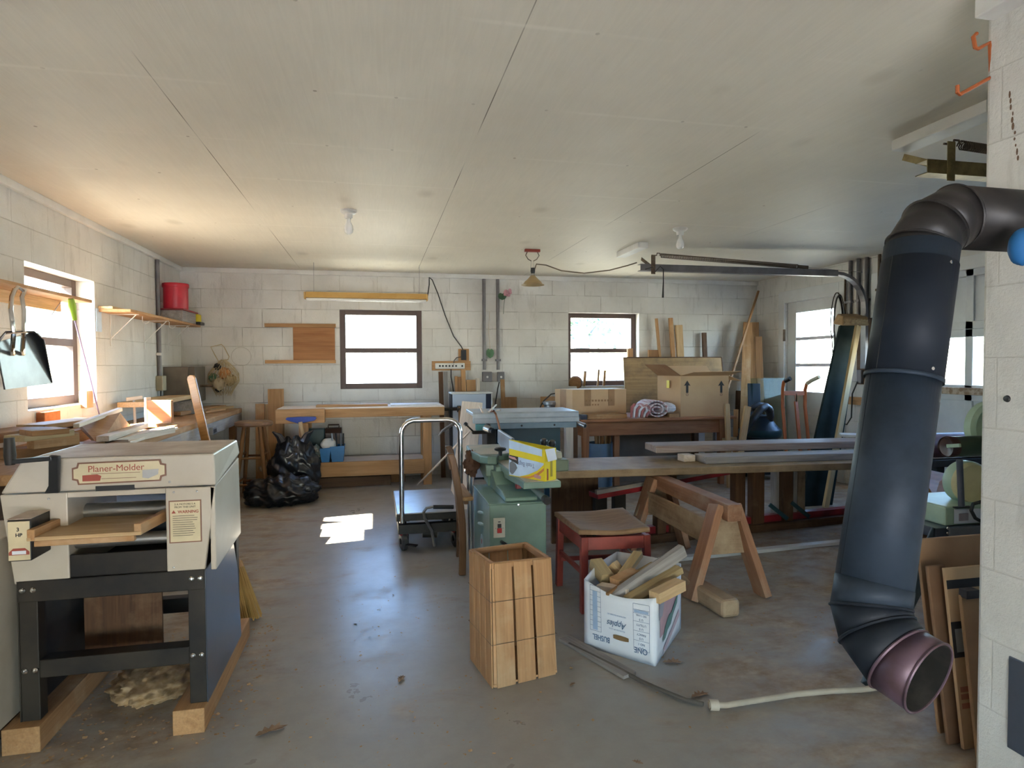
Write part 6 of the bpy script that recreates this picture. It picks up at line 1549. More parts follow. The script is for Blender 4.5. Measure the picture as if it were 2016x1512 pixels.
# rag rug roll
c = P(1280, 800, y=ty+.16)
rg = thing('rag_rug', 'rolled rag rug in off-white and dusty red on the table in front of the boxes', 'rug', (c.x, ty+.16, tz))
rr = MB(); sp = []
cx, cz = c.x+.02, tz+.085
for k in range(90):
    t = k/89; an = 2*math.pi*2.6*t; r = .02 + .075*t
    sp.append((cx + r*1.35*math.cos(an), cz + r*math.sin(an)))
vs = []; n = len(sp)
for j in range(5): vs += [V((x + .006*math.sin(j*2+i*.3), ty+.03+j*.07, max(z, tz+.004))) for i, (x, z) in enumerate(sp)]
rr.add(vs, [(j*n+i, j*n+i+1, (j+1)*n+i+1, (j+1)*n+i) for j in range(4) for i in range(n-1)])
def rugmat():
    m, nt, b = _new('striped rag rug'); a = N(nt, 'ShaderNodeAttribute', attribute_name='gc').outputs['Vector']
    sx = N(nt, 'ShaderNodeSeparateXYZ'); L(nt, a, sx.inputs[0]); w_ = N(nt, 'ShaderNodeTexWave'); w_.inputs['Scale'].default_value = 9; w_.inputs['Distortion'].default_value = 2.5; L(nt, a, w_.inputs['Vector'])
    f = ramp(nt, w_.outputs[1], [(.72, 0.), (.80, 1.)]); L(nt, mixc(nt, f, (.66, .59, .61), (.46, .25, .26)), b.inputs['Base Color']); b.inputs['Roughness'].default_value = .9; return m
RUGM = rugmat()
rr.build('roll', RUGM, rg, smooth=True, solid=.012)
MB().blob(P(1312, 803, y=ty+.12), (.10, .08, .055), .2, 2.5, 4, 30, 20, flat=True).build('loose_fold', RUGW, rg, smooth=True, label='bunched white end of the rug')
for k in range(7):
    q = P(1244+k*5, 808+k*2.2, y=ty+.03); MB().tube([q + V((.04, .02, .06)), q + V((.0, 0, .03)), V((q.x-.012, q.y-.01, tz+.01))], [.014, .016, .009], 7).build('tassel', RUGW if k % 2 else RUGR, rg, smooth=True)
# leaning sheets behind
y_ = ty1+.12
a, b = P(1231, 770, y=y_), P(1420, 704, y=y_+.10)
sh2 = thing('plywood_sheet', 'large tan plywood sheet with dark edge leaning behind the boxes', 'board', ((a.x+b.x)/2, y_, 0))
x0, x1 = a.x-.02, b.x
MB().add([(x0, y_-.15, 0), (x1, y_-.15, 0), (x1, y_+.10, b.z), (x0+.04, y_+.10, b.z), (x0, y_-.13, 0), (x1, y_-.13, 0), (x1, y_+.12, b.z), (x0+.04, y_+.12, b.z)], [(0,1,2,3), (7,6,5,4), (0,4,5,1), (1,5,6,2), (2,6,7,3), (3,7,4,0)]).build('sheet', PLYT, sh2, .002)
MB().bar((x0+.04, y_+.108, b.z+.004), (x1, y_+.108, b.z+.004), .03, .012).build('top_edge', DARKW, sh2, .001)
MB().bar((x1+.004, y_-.14, 0), (x1+.004, y_+.11, b.z), .012, .03, up=(0, 1, 0)).build('side_edge', DARKW, sh2, .001)
# sticks and boards standing behind the sheet against the back wall
for (u, vt, w_, m, tilt, lab) in ((1240, 686, .07, PINE, 0, 'reddish block end showing above the plywood sheet in front of the window'),
                            (1287, 689, .15, OAK, 0, 'wide brown board end showing above the plywood sheet right of the window'),
                            (1292, 627, .030, PINE, -.10, 'thin leaning stick behind the plywood sheet'),
                            (1320, 626, .05, PINE, -.07, 'tall two-tone board second to the left of the pale square post behind the plywood sheet'),
                            (1336, 640, .09, PINE_L, -.05, 'pale square post behind the plywood sheet'),
                            (1386, 655, .055, DARKW, -.03, 'dark brown board standing above the right part of the plywood sheet')):
    yy = YB-.06; p = P(u, vt, y=yy)
    board('board', lab, (p.x - tilt*1.6, yy-.05, 0), (p.x, yy, p.z), w_, .03, m, up=(0, 1, 0))
# grey can with cable on something left of the long box
c = P(1085, 795, y=6.55)
gc_ = thing('paint_can', 'grey metal can standing on a post left of the long cardboard box', 'can', V((c.x, 6.55, 0)))
zc0 = P(1085, 812, y=6.55).z
MB().lathe([(0, zc0), (.075, zc0), (.075, zc0+.08), (.10, zc0+.09), (.10, zc0+.115), (.09, zc0+.12), (0, zc0+.12)], (c.x, 6.55, 0), seg=28).build('can', STEEL, gc_, smooth=True)
MB().b2((c.x-.06, 6.50, 0), (c.x+.06, 6.62, zc0)).build('stand', DARKW, gc_, .003)
one('cable', 'dark cable arching from the grey can to the long cardboard box', 'cable', MB().tube([P(1062, 805, y=6.5), P(1070, 790, y=6.55), P(1085, 776, y=6.6), P(1100, 773, y=6.6), P(1112, 779, y=6.5)], .007, 6), CORD, smooth=True)
one('wood_block', 'long brown timber lying behind the table saw top', 'block', MB().b2((P(975, 806, y=6.2).x, 6.15, P(1000, 810, y=6.2).z-.06), (P(1100, 806, y=6.2).x, 6.25, P(1000, 806, y=6.2).z)), ROUGHW, .003)
one('trestle', 'dark trestle board carrying the long brown timber', 'trestle', MB().b2((P(1000, 830, y=6.2).x, 6.17, 0), (P(1080, 830, y=6.2).x, 6.23, P(1000, 810, y=6.2).z-.06)), DARKW, .003)
# things on the right back window sill
for (u, v0, v1, w_, lab) in ((1152, 760, 731, .028, 'leftmost wooden stick standing on the right back window sill'), (1179, 760, 727, .022, 'middle wooden stick standing on the right back window sill'), (1191, 760, 729, .026, 'wooden stick beside the middle one on the right back window sill')):
    p = P(u, v1, y=YB+.03); board('stick', lab, (p.x-.02, YB+.02, ZW0), (p.x, YB+.03, p.z), w_, w_, PINE, up=(0, 1, 0))
one('pulley', 'brown rounded wooden piece lying on the left of the right back window sill', 'pulley', MB().lathe([(0, -.03), (.07, -.03), (.085, -.01), (.085, .01), (.07, .03), (0, .03)], P(1133, 757, y=YB+.03) + V((0, 0, .02)), (.4, 1, .1), 20), OAK, smooth=True)
# post and tube at the left end of the table
x = P(1110, 880, y=5.7).x
board('post', 'pale square post standing just right of the table saw', (x, 5.55, 0), (x, 5.55, P(1110, 840, y=5.55).z), .07, .07, PALE, up=(0, 1, 0), cat='post')
x = P(1127, 880, y=5.7).x
board('post', 'dark square post standing right of the pale one beside the table saw', (x, 5.70, 0), (x, 5.70, P(1127, 838, y=5.7).z), .08, .08, DARKW, up=(0, 1, 0), cat='post')
# bucket of sticks under the table
c = P(1182, 885, y=ty+.30); zt_ = P(1182, 871, y=ty+.30).z
bu = thing('bucket', 'pale blue plastic bucket full of wooden sticks under the left part of the table', 'bucket', (c.x, ty+.30, 0))
MB().lathe([(0, 0), (.115, 0), (.118, .01), (.128, zt_*.60), (.130, zt_*.62), (.130, zt_-.03), (.138, zt_-.028), (.138, zt_), (.128, zt_), (.12, zt_-.03), (.105, .015), (0, .01)], (c.x, ty+.30, 0), seg=32).build('pail', BLUEB, bu, smooth=True)
for k in range(22):
    an = random.random()*6.28; r = random.random()*.085; q = V((c.x + r*math.cos(an), ty+.30 + r*math.sin(an), 0)); hh2 = random.uniform(.06, .13)
    board('wooden_stick', 'thin wooden stick standing in the pale blue bucket', q*1.0 + V((-.3*r*math.cos(an), 0, .02)), q + V((.3*r*math.cos(an), .2*r*math.sin(an), min(zt_+hh2, tz-.18))), .014, .014, random.choice((PINE, PINE_L, OAK, PALE)), up=(0, 1, 0), cat='stick', group='sticks in the bucket', bevel=0)

# ================================================================== RIGHT CORNER
for (ub, vb, ut, vt, w_, m, yy, yb_, lab) in (
    (1462, 860, 1472, 635, .10, PINE, 6.98, 6.6, 'long tan board leaning in the right back corner'),
    (1484, 860, 1482, 635, .14, BEECH, 7.08, 6.75, 'wide brown board leaning in the right back corner behind the long tan one'),
    (1503, 860, 1493, 663, .08, OAK, 6.85, 6.65, 'shorter dark board leaning at the right in the back corner'),
    (1452, 850, 1457, 770, .10, DARKW, 6.9, 6.6, 'short dark board at the left in the back corner'),
    (1447, 850, 1449, 806, .05, PINE, 6.45, 6.35, 'short narrow tan board low in the right back corner')):
    t = P(ut, vt, y=yy); bq = P(ub, vb, y=yb_); bq.z = 0
    board('board', lab, bq, t, w_, .03, m, up=(.5, 1, 0))
t = P(1493, 573, y=6.85); bq = P(1440, 742, y=6.5)
board('stick', 'thin stick leaning right up to the ceiling corner in front of the corner boards', bq + (bq-t)*.55, t, .022, .022, OAK, up=(0, 1, 0))
one('grey_board', 'dark blue-grey board at the foot of the corner boards', 'board', MB().bar(P(1488, 860, y=6.42)*1 - V((0, 0, P(1488, 860, y=6.42).z)), P(1484, 755, y=6.55), .14, .02, up=(.3, 1, 0)), VAC, .002)
for (u0, v0, u1, v1, w_, lab) in ((1447, 866, 1472, 800, .07, 'tan offcut board leaning diagonally beside the vacuum hose'), (1437, 850, 1431, 795, .05, 'short tan board standing at the right edge of the table')):
    a, b = P(u0, v0, y=5.72), P(u1, v1, y=5.80); a.z = 0
    board('board', lab, a, b, w_, .03, PINE_L, up=(0, 1, 0))
one('wood_block', 'small yellowish block on the floor under the right end of the table', 'block', MB(rotz(30), P(1437, 870, y=5.9)).box((0, 0, .0), (.16, .10, .09)), BLOCKW, .004)
# vacuum with hose
c = P(1496, 850, y=6.15)
va = thing('shop_vacuum', 'dark blue shop vacuum with thick black hose in the right back corner', 'vacuum', V((c.x, 6.15, 0)))
zv = P(1498, 836, y=6.15).z
MB().lathe([(0, .06), (.17, .06), (.19, zv*.75), (.215, zv*.78), (.215, zv*.92), (.17, zv), (.10, zv+.10), (0, zv+.12)], (c.x, 6.15, 0), seg=32).build('tank', VAC, va, smooth=True)
MB().lathe([(.216, zv*.80), (.224, zv*.82), (.224, zv*.90), (.216, zv*.92)], (c.x, 6.15, 0), seg=32).build('rim', TEAL, va, smooth=True)
for k in range(4):
    an = .8+k*1.57; MB().lathe([(0, 0), (.03, 0), (.03, .05), (0, .06)], (c.x+.16*math.cos(an), 6.15+.16*math.sin(an), 0), seg=10).build('caster', BLACKP, va)
hp = [P(1456, 866, y=5.9), P(1468, 846, y=5.85), P(1482, 825, y=5.85), P(1497, 806, y=5.9), P(1507, 800, y=5.95), P(1515, 806, y=6.0), P(1517, 820, y=6.03), P(1513, 832, y=6.08), P(1505, 838, y=6.12)]
sm = []
for i in range(len(hp)-1):
    for k in range(8): sm.append(hp[i].lerp(hp[i+1], k/8))
sm.append(hp[-1])
MB().tube(sm, [.036 + (.004 if i % 2 else 0) for i in range(len(sm))], 14).build('hose', HOSEM, va, smooth=True)
MB().tube([P(1478, 806, y=6.0), P(1492, 797, y=6.02), P(1506, 799, y=6.04), P(1514, 812, y=6.06)], [.03, .034, .034, .03], 12).build('hose_coil', HOSEM, va, smooth=True)
# glass sheet
yg = 6.55; a, b = P(1478, 746, y=yg), P(1545, 744, y=yg)
gm, _n2, _b2 = _new('greenish sheet glass'); _o2 = _n2.nodes['Material Output']; _t2 = N(_n2, 'ShaderNodeBsdfTransparent'); _t2.inputs[0].default_value = (.80, .88, .85, 1); _g2 = N(_n2, 'ShaderNodeBsdfGlossy'); _g2.inputs['Roughness'].default_value = .05; _m2 = N(_n2, 'ShaderNodeMixShader'); _m2.inputs[0].default_value = .012
L(_n2, _t2.outputs[0], _m2.inputs[1]); L(_n2, _g2.outputs[0], _m2.inputs[2]); L(_n2, _m2.outputs[0], _o2.inputs[0])
one('glass_sheet', 'thin clear glass sheet leaning between the corner boards and the door', 'glass', MB().add([(a.x, yg-.12, 0), (b.x, yg-.12, 0), (b.x, yg, b.z), (a.x, yg, b.z), (a.x, yg-.115, 0), (b.x, yg-.115, 0), (b.x, yg+.005, b.z), (a.x, yg+.005, b.z)], [(0,1,2,3), (7,6,5,4), (0,4,5,1), (1,5,6,2), (2,6,7,3), (3,7,4,0)]), gm)
# hand truck
yh = 5.62; 
def HT(u, v, dy=0): return P(u, v, y=yh+dy)
ht = thing('hand_truck', 'orange hand truck with one black and one cream grip in front of the white door', 'hand truck', V((HT(1572, 860).x, yh, 0)))
def dn(p, z=.12): return V((p.x, p.y-.10, z))
f1, f2 = HT(1540, 862), HT(1586, 862)
MB().tube([dn(f1), HT(1541, 800), HT(1541, 765), HT(1543, 752, -.03), HT(1551, 746, -.09)], .017, 10).build('frame_tube', ORANGE, ht, smooth=True)
MB().tube([dn(f2), HT(1585, 800), HT(1585, 768), HT(1588, 756, -.03), HT(1594, 752, -.06)], .017, 10).build('frame_tube', ORANGE, ht, smooth=True)
MB().tube([HT(1546, 750, -.06), HT(1556, 745, -.12)], .021, 10).build('grip', BLACKP, ht, smooth=True)
MB().tube([HT(1589, 755, -.05), HT(1598, 749, -.10), HT(1613, 742, -.18)], .020, 10).build('grip', mat('cream grip', (.60, .55, .42), .6), ht, smooth=True)
MB().bar(HT(1541, 774), HT(1585, 774), .02, .045).build('crossbar', ORANGE, ht, .002)
MB().bar(dn(HT(1568, 862), .12), HT(1567, 790), .035, .02, up=(0, 1, 0)).build('centre_strap', ORANGE, ht, .003)
MB().tube([HT(1567, 792), HT(1567, 775)], .012, 8).build('hydraulic_rod', CHROME, ht, smooth=True)
MB().b2((dn(f1).x-.05, yh-.36, .0), (dn(f2).x+.05, yh-.08, .012)).build('toe_plate', ORANGE, ht, .002)
for x in (dn(f1).x-.05, dn(f2).x+.05): MB().lathe([(0, -.03), (.09, -.03), (.11, -.015), (.11, .015), (.09, .03), (0, .03)], (x, yh-.02, .11), (1, 0, 0), 22).build('wheel', BLACKP, ht, smooth=True)
MB().bar((dn(f1).x, yh-.10, .13), (dn(f2).x, yh-.10, .13), .02, .04).build('crossbar', ORANGE, ht, .002)
# dark green board leaning, wicker basket on it, stick in front
t0, t1 = P(1655, 640, y=5.22), P(1694, 640, y=5.22)
b0, b1 = P(1606, 860, y=4.95), P(1660, 860, y=4.95)
ex = lambda t, b: b + (b-t)*(b.z/(t.z-b.z))
mb = MB(); q = [ex(t0, b0), ex(t1, b1), t1, t0]; nn = (q[1]-q[0]).cross(q[3]-q[0]).normalized()*-.03
mb.add(q + [p+nn for p in q], [(0,1,2,3), (7,6,5,4), (0,4,5,1), (1,5,6,2), (2,6,7,3), (3,7,4,0)])
one('green_board', 'tall dark green board leaning beside the white door', 'board', mb, GREENB, .003)
wk = thing('wicker_basket', 'flat wicker basket resting on top of the leaning dark green board', 'basket', (t0+t1)/2)
MB().add([t0 + V((-.03, -.06, -.01)), t1 + V((.05, -.06, -.01)), t1 + V((.05, .14, .02)), t0 + V((.02, .14, .02)), t0 + V((-.01, -.04, .08)), t1 + V((.05, -.04, .08)), t1 + V((.05, .12, .12)), t0 + V((.06, .12, .12))], [(0,1,5,4), (1,2,6,5), (2,3,7,6), (3,0,4,7), (4,5,6,7), (3,2,1,0)]).build('basket', WICK, wk, .012)
MB().bar(t0 + V((-.012, -.052, .03)), t1 + V((.034, -.052, .03)), .012, .05).build('rim', mat('wicker rim', (.42, .27, .12), .7, c2=(.24, .14, .06), scale=60), wk, .003)
a, b = P(1689, 642, y=5.12), P(1650, 860, y=4.86)
board('stick', 'long tan stick with pegs leaning in front of the dark green board', ex(a, b), a, .05, .03, BLOCKW, up=(0, 1, 0))
a, b = P(1692, 628, x=XR-.02), P(1705, 757, x=XR-.02)
sp_ = thing('socket_board', 'dark vertical board with sockets on the right wall under the conduits', 'outlet', V((XR-.01, (a.y+b.y)/2, b.z)))
MB().b2((XR-.03, min(a.y, b.y)-.09, b.z), (XR-.001, max(a.y, b.y)+.02, a.z)).build('board', DARKW, sp_, .002)
for v in (735, 748): 
    q = P(1692, v, x=XR-.05); MB().b2((XR-.06, q.y-.03, q.z-.035), (XR-.03, q.y+.03, q.z+.035)).build('socket', GALV, sp_, .004)
pt = [P(1688, 752, x=XR-.07), P(1678, 775, x=XR-.06), P(1677, 800, x=XR-.06), P(1676, 822, x=XR-.08), P(1667, 836, x=XR-.12), P(1656, 832, x=XR-.15), P(1650, 820, x=XR-.18)]
MB().tube(pt, .007, 7).build('cable', CORD, sp_, smooth=True)
one('wood_block', 'short tan block on the right wall below the socket board', 'block', MB().b2((XR-.04, P(1694, 788, x=XR).y-.08, P(1680, 796, x=XR).z), (XR-.001, P(1668, 788, x=XR).y, P(1680, 781, x=XR).z)), PINE, .002)
# cable loops
lp = MB()
for k, (w_, h_, dx) in enumerate(((13, 74, 0), (9, 66, 2), (11, 70, 5))):
    pts = []
    for i in range(30):
        an = 2*math.pi*i/30; pts.append(P(1648+dx+w_*math.cos(an)*(1.0 if math.sin(an) > 0 else .8), 650 - h_*math.sin(an), x=XR-.03-.012*k))
    lp.tube(pts, .006, 6, closed=True)
tag(lp.build('cable_coil', CORD, smooth=True), 'dark cable coiled in long loops hanging at the right of the white door', 'cable')
# conduits on the right wall
for u, r, lab in ((1664, .010, 'thin brown conduit at the right side of the door casing'), (1674, .019, 'first thick conduit right of the white door, reaching the ceiling'), (1690, .020, 'second thick conduit right of the white door, behind the track bend'), (1706, .020, 'third thick conduit right of the white door, behind the track curve'), (1731, .016, 'rusty pipe standing at the jamb of the garage door beside the stove pipe')):
    q = P(u, 560, x=XR-.022); zb_ = 1.62 if u != 1731 else 1.7
    zt_ = H if u > 1665 else 2.12
    g = thing('conduit', lab, 'conduit', (XR-.022, q.y, zb_))
    MB().tube([(XR-.022, q.y, zt_), (XR-.022, q.y, zb_)], r, 12).build('pipe', RUST if u in (1664, 1731) else GALV, g, smooth=True)
    MB().b2((XR-.022-r-.004, q.y-r-.014, zb_+.25), (XR-.001, q.y+r+.014, zb_+.272)).build('strap', GALV if u != 1731 else RUST, g, .002)

# ================================================================== STOVE PIPE, foreground right
R0 = .0765
sv = thing('stove_pipe', 'big black elbowed stove pipe hanging from the chimney wall with open lower end', 'pipe', P(1720, 1250, d=1.39))
def C(u, v, d): return P(u, v, d=d)
pt_, pm, pbm = C(1814, 488, 1.505), C(1778, 745, 1.47), C(1716, 1178, 1.385)
MB().tube([pbm, pm], [R0, R0*1.0], 48, caps=False).build('lower_section', PIPEM, sv, smooth=True, solid=.002)
MB().tube([pm + (pt_-pm)*.0, pt_], R0*1.015, 48, caps=False).build('upper_section', PIPEM, sv, smooth=True, solid=.002)
slv0, slv1 = pm.lerp(pt_, .0), pm.lerp(pt_, .865)
MB().tube([slv0, slv1], R0*1.04, 48, caps=False).build('black_sleeve', PIPED, sv, smooth=True, solid=.002)
MB().tube([pm + (pm-pt_)*.015, pm + (pt_-pm)*.015], R0*1.055, 48, caps=False).build('joint_ring', PIPEM, sv, smooth=True, solid=.003)
ax_ = (pt_-pm).normalized()
# seam, screws, square patch on the viewer's side of the pipe
tov = (CAM-pm).normalized(); tov = (tov - ax_*tov.dot(ax_)).normalized(); sid = ax_.cross(tov)
def on(f, ang, r, a=pm, b=pt_):
    return a.lerp(b, f) + (tov*math.cos(ang) + sid*math.sin(ang))*r
sgn = 1 if (on(.5, .5, R0)-on(.5, 0, R0)).dot(RIGHT) > 0 else -1
MB().tube([on(f, sgn*-.75, R0*1.045) for f in (.0, .43, .865)], .0012, 5).build('seam', BLACKP, sv)
MB().tube([on(f, sgn*-1.0, R0*1.005, pbm, pm) for f in (.01, .5, .99)], .0012, 5).build('seam', PIPED, sv)
for f, an in ((.83, sgn*.85), (.05, sgn*.72)):
    c = on(f, an, R0*1.04); MB().lathe([(0, .003), (.004, .002), (.0045, 0)], c, (c - pm.lerp(pt_, f)).normalized(), 10).build('screw', CHROME, sv, smooth=True)
pa = MB(); vs = []
for i in range(5):
    for j in (0, 1): vs.append(on(.875-.072*j, sgn*(-.30+.44*i/4), R0*1.008, pbm, pm))
pa.add(vs, [(2*i, 2*i+2, 2*i+3, 2*i+1) for i in range(4)]); pa.build('square_patch', PIPEB, sv)
# upper elbow of gores, then level run into the chimney
def gore(name, a, b, ra, rb, m, bead=True, dirs=None):
    n = MB().tube([a, b], [ra, rb], 48, caps=False); o_ = n.build(name, m, sv, smooth=True, solid=.002)
    if bead: MB().tube([b - (b-a).normalized()*.004, b + (b-a).normalized()*.004], max(ra, rb)*1.025, 48, caps=False).build('crimp_bead', m, sv, smooth=True, solid=.003)
def sweep(name, pts, r, m):
    """gored elbow: mitred rings at each joint so the pieces meet along flat cuts"""
    N_ = len(pts)
    rings = []
    prev = None
    for i, p in enumerate(pts):
        d0 = (pts[i]-pts[i-1]).normalized() if i else (pts[1]-pts[0]).normalized()
        d1 = (pts[i+1]-pts[i]).normalized() if i < N_-1 else d0
        n_ = (d0+d1).normalized()
        d_ = d0 if i else d1
        if prev is None: a = basis(d_, RIGHT)[1]; b = d_.cross(a)
        else: a = (prev - d_*prev.dot(d_)).normalized(); b = d_.cross(a)
        prev = a; ring = []
        for k in range(48):
            t = 2*math.pi*k/48; q = (a*math.cos(t) + b*math.sin(t))*r
            q = q - d_*(q.dot(n_)/d_.dot(n_))
            ring.append(p + q)
        rings.append(ring)
    for i in range(N_-1):
        mb = MB(); mb.add(rings[i] + rings[i+1], [(k, 48+k, 48+(k+1) % 48, (k+1) % 48) for k in range(48)])
        mb.build(name, m[i] if isinstance(m, list) else m, sv, smooth=True, solid=.002)
        if 0 < i: 
            cen = pts[i]; MB().tube([cen + (q-cen)*1.012 for q in rings[i]], .0035, 6, closed=True).build('crimp_bead', m[i] if isinstance(m, list) else m, sv, smooth=True)
    return rings
def slerp(a, b, f): 
    an = a.angle(b); return (a*math.sin((1-f)*an) + b*math.sin(f*an))/math.sin(an)
AH = V((1, 0.02, 0.0)).normalized()
E1 = pt_; E2 = E1 + slerp(ax_, AH, 1/3)*.064; E3 = E2 + slerp(ax_, AH, 2/3)*.068; E4 = E3 + AH*((1.735-E3.x)/AH.x)
sweep('elbow_piece', [E1 - ax_*.012, E1, E2, E3, E4], R0*.975, PIPEB)
# lower elbow with open purple end
A0 = -(pm-pbm).normalized(); A3 = (-FWD*.84 + RIGHT*.47 + DOWN*.26).normalized()
G1 = pbm + A0*.020; G2 = G1 + slerp(A0, A3, 1/3)*.048; g3 = G2 + slerp(A0, A3, 2/3)*.066; g4 = g3 + A3*.060
rings = sweep('lower_elbow_piece', [G1 - A0*.055, G1, G2, g3, g4], R0*1.012, [PIPEM, PIPED, PIPED, PIPEP])
cen = g4; MB().tube([cen + (q-cen)*1.0 for q in rings[-1]], .003, 6, closed=True).build('end_rim', PIPEP, sv, smooth=True)
ir = MB()
ir.add([g3 + (q-g3)*.955 for q in rings[3]] + [g4 + (q-g4)*.955 for q in rings[4]], [(k, 48+k, 48+(k+1) % 48, (k+1) % 48) for k in range(48)]); ir.build('sooty_lining', SOOT_SHADE, sv, smooth=True)
bq_ = P(2014, 486, d=1.44)
one('blue_stand_in', 'small plain bright blue ball standing in for an unknown shape near the lens, at the right edge of the picture', 'lump', MB().blob(bq_, (.030, .028, .042), .05, 2, 3, 24, 16, flat=False), mat('plain bright blue', (.02, .16, .42), .6), smooth=True)  # added stand-in for an unidentified blue shape close to the lens
one('clean_out_plate', 'grey metal clean-out plate on the chimney wall at the lower right edge', 'plate', MB().b2((1.721, P(1984, 1400, x=1.722).y-.25, P(1990, 1475, x=1.722).z), (1.727, P(1984, 1400, x=1.722).y, P(1984, 1290, x=1.722).z)), STEELBLUE, .002)
one('wall_peg', 'black peg end stuck in a hole in the chimney wall', 'peg', MB().lathe([(0, .006), (.008, .005), (.010, 0)], P(1983, 785, x=1.725), (-1, 0, 0), 14), BLACKP, smooth=True)

# ================================================================== CARDBOARD SHEETS by the chimney
def sheet(label, u0, u1, vt, y, tilt, m, t=.012, wide=None):
    a, b = P(u0, vt, y=y), P(u1, vt, y=y); zt_ = a.z; x0 = a.x; x1 = min(b.x, 2.3) if wide is None else x0+wide
    q = [V((x0, y-tilt, 0)), V((x1, y-tilt, 0)), V((x1, y, zt_)), V((x0, y, zt_))]
    mb = MB().add(q + [p + V((0, t, 0)) for p in q], [(0,1,2,3), (7,6,5,4), (0,4,5,1), (1,5,6,2), (2,6,7,3), (3,7,4,0)])
    return mb, q
mb, q = sheet('', 1806, 2010, 1062, 1.83, .10, CARD_D)
one('cardboard_sheet', 'largest flattened brown cardboard standing rearmost beside the chimney wall', 'cardboard', mb, CARD_D, .003)
mb, q = sheet('', 1826, 1862, 1115, 1.76, .09, CARD_D)
one('cardboard_sheet', 'narrow folded dark cardboard strip standing second in the stack by the chimney', 'cardboard', mb, mat('dark brown cardboard', (.22, .12, .065), .85, c2=(.17, .09, .05)), .004)
mb, q = sheet('', 1860, 2000, 1120, 1.72, .08, CARD)
cs = thing('cardboard_sheet', 'cardboard sheet with black bands and red print in the stack by the chimney', 'cardboard', (q[0]+q[1])/2)
mb.build('sheet', CARD, cs, .002)
def band(f0, f1, name, m, s0=0, s1=1, e=.0012):
    a, b, c, d = (q[0].lerp(q[3], f0), q[1].lerp(q[2], f0), q[1].lerp(q[2], f1), q[0].lerp(q[3], f1))
    n_ = V((0, -e, 0)); MB().add([a.lerp(b, s0)+n_, a.lerp(b, s1)+n_, d.lerp(c, s1)+n_, d.lerp(c, s0)+n_], [(0,1,2,3)]).build(name, m, cs)
band(.885, .935, 'black_band', PRINT); band(.50, .70, 'black_picture', PRINT); band(.53, .66, 'white_figure', mat('grey print', (.35, .34, .32), .8), .04, .22, .002)
for k, f in enumerate((.22, .27, .31)): band(f, f+.03, 'red_print', mat('faded red print bar', (.40, .16, .09), .8), .03, .28, .002)
mb, q = sheet('', 1892, 2000, 1172, 1.66, .07, CARD_D)
one('cardboard_sheet', 'front narrow cardboard with a dark slot next to the chimney wall', 'cardboard', mb, mat('orange-brown cardboard', (.36, .205, .10), .85, c2=(.30, .165, .08)), .003)
q = P(1908, 1164, y=1.655); one('black_clip', 'black clip over the top of the front narrow cardboard', 'clip', MB().box(q + V((0, 0, -.006)), (.05, .03, .028)), PRINT, .002)

# ================================================================== GREEN MACHINE on blue-grey stand behind the pipe
ym = 2.12
def K(u, v, dy=0): return P(u, v, y=ym+dy)
gmc = thing('bench_machine', 'green bench machine with cream wheel guards on a blue stand behind the stove pipe', 'machine', V((K(1890, 1040).x, ym, 0)))
ztp = K(1890, 1034).z
xA, xB = K(1838, 1040).x, K(1838, 1040).x+.50
MB().b2((xA-.01, ym-.02, ztp-.04), (xB, ym+.34, ztp)).build('stand_top', STEELBLUE, gmc, .004)
MB().b2((xA+.05, ym-.024, ztp-.045), (xB, ym-.02, ztp-.002)).build('stand_apron', mat('grey stand apron', (.17, .17, .185), .4), gmc)
fA = P(1712, 1373, z=0)
for (f, t) in (((fA.x+.05, fA.y+.07), (xA+.03, ym)), ((xB+.15, fA.y+.07), (xB-.03, ym)), ((xA-.03, ym+.40), (xA+.02, ym+.32)), ((xB+.03, ym+.40), (xB-.03, ym+.32))):
    MB().bar((*f, 0), (*t, ztp-.03), .075, .008, up=(0, 1, .2), w2=.11).build('leg', mat('blue-grey sheet leg', (.075, .105, .13), .45), gmc, .002) if f[1] < ym and f[0] < 2 else MB().bar((*f, 0), (*t, ztp-.03), .075, .008, up=(0, 1, .2), w2=.11).build('leg', STEELBLUE, gmc, .002)
for v in (1040, 1050): 
    q = K(1866, v, -.026); MB().lathe([(0, .004), (.006, .003), (.007, 0)], q, (0, -1, 0), 10).build('bolt', CHROME, gmc, smooth=True)
MB().b2((K(1862, 1000).x, ym, ztp), (xB-.04, ym+.26, K(1862, 998).z)).build('base', MGREEN, gmc, .008)
zq = K(1862, 1002).z
MB().prism([(0, ztp+.008), (.30, ztp+.004), (.30, zq-.012), (.0, zq-.002)], (K(1877, 1000).x, ym-.002, 0), (1, 0, 0), (0, 0, 1), (0, -1, 0), .002).build('control_panel', BOXWHITE, gmc, .001)
q = K(1897, 1018, -.005); MB().box(q, (.045, .006, .030)).build('switch', mat('grey-pink switch', (.36, .30, .32), .5), gmc, .002)
MB().tube([K(1893, 998, -.0), K(1889, 905, .0)], .012, 12).build('upright_rod', mat('grey rod', (.12, .12, .14), .4, .5), gmc, smooth=True)
MB().b2(K(1893, 998, -.02) + V((-.02, 0, -.006)), K(1893, 998, .02) + V((.02, 0, .008))).build('rod_foot', BLACKM, gmc, .002)
zc1 = (K(1890, 862).z + K(1890, 903).z)/2; rm = (K(1890, 862).z - K(1890, 903).z)/2
MB().tube([(K(1888, 880).x, ym+.05, zc1), (K(1888, 880).x+.40, ym+.02, zc1)], rm, 28).build('motor', OLIVE, gmc, smooth=True)
MB().lathe([(rm*1.02, -.03), (rm*1.05, 0), (rm*.96, .006), (rm*.9, .0), (0, -.006)], (K(1885, 880).x, ym+.05, zc1), (-1, .1, 0), 28).build('motor_end', mat('dark red-brown wheel', (.06, .022, .018), .35), gmc, smooth=True)
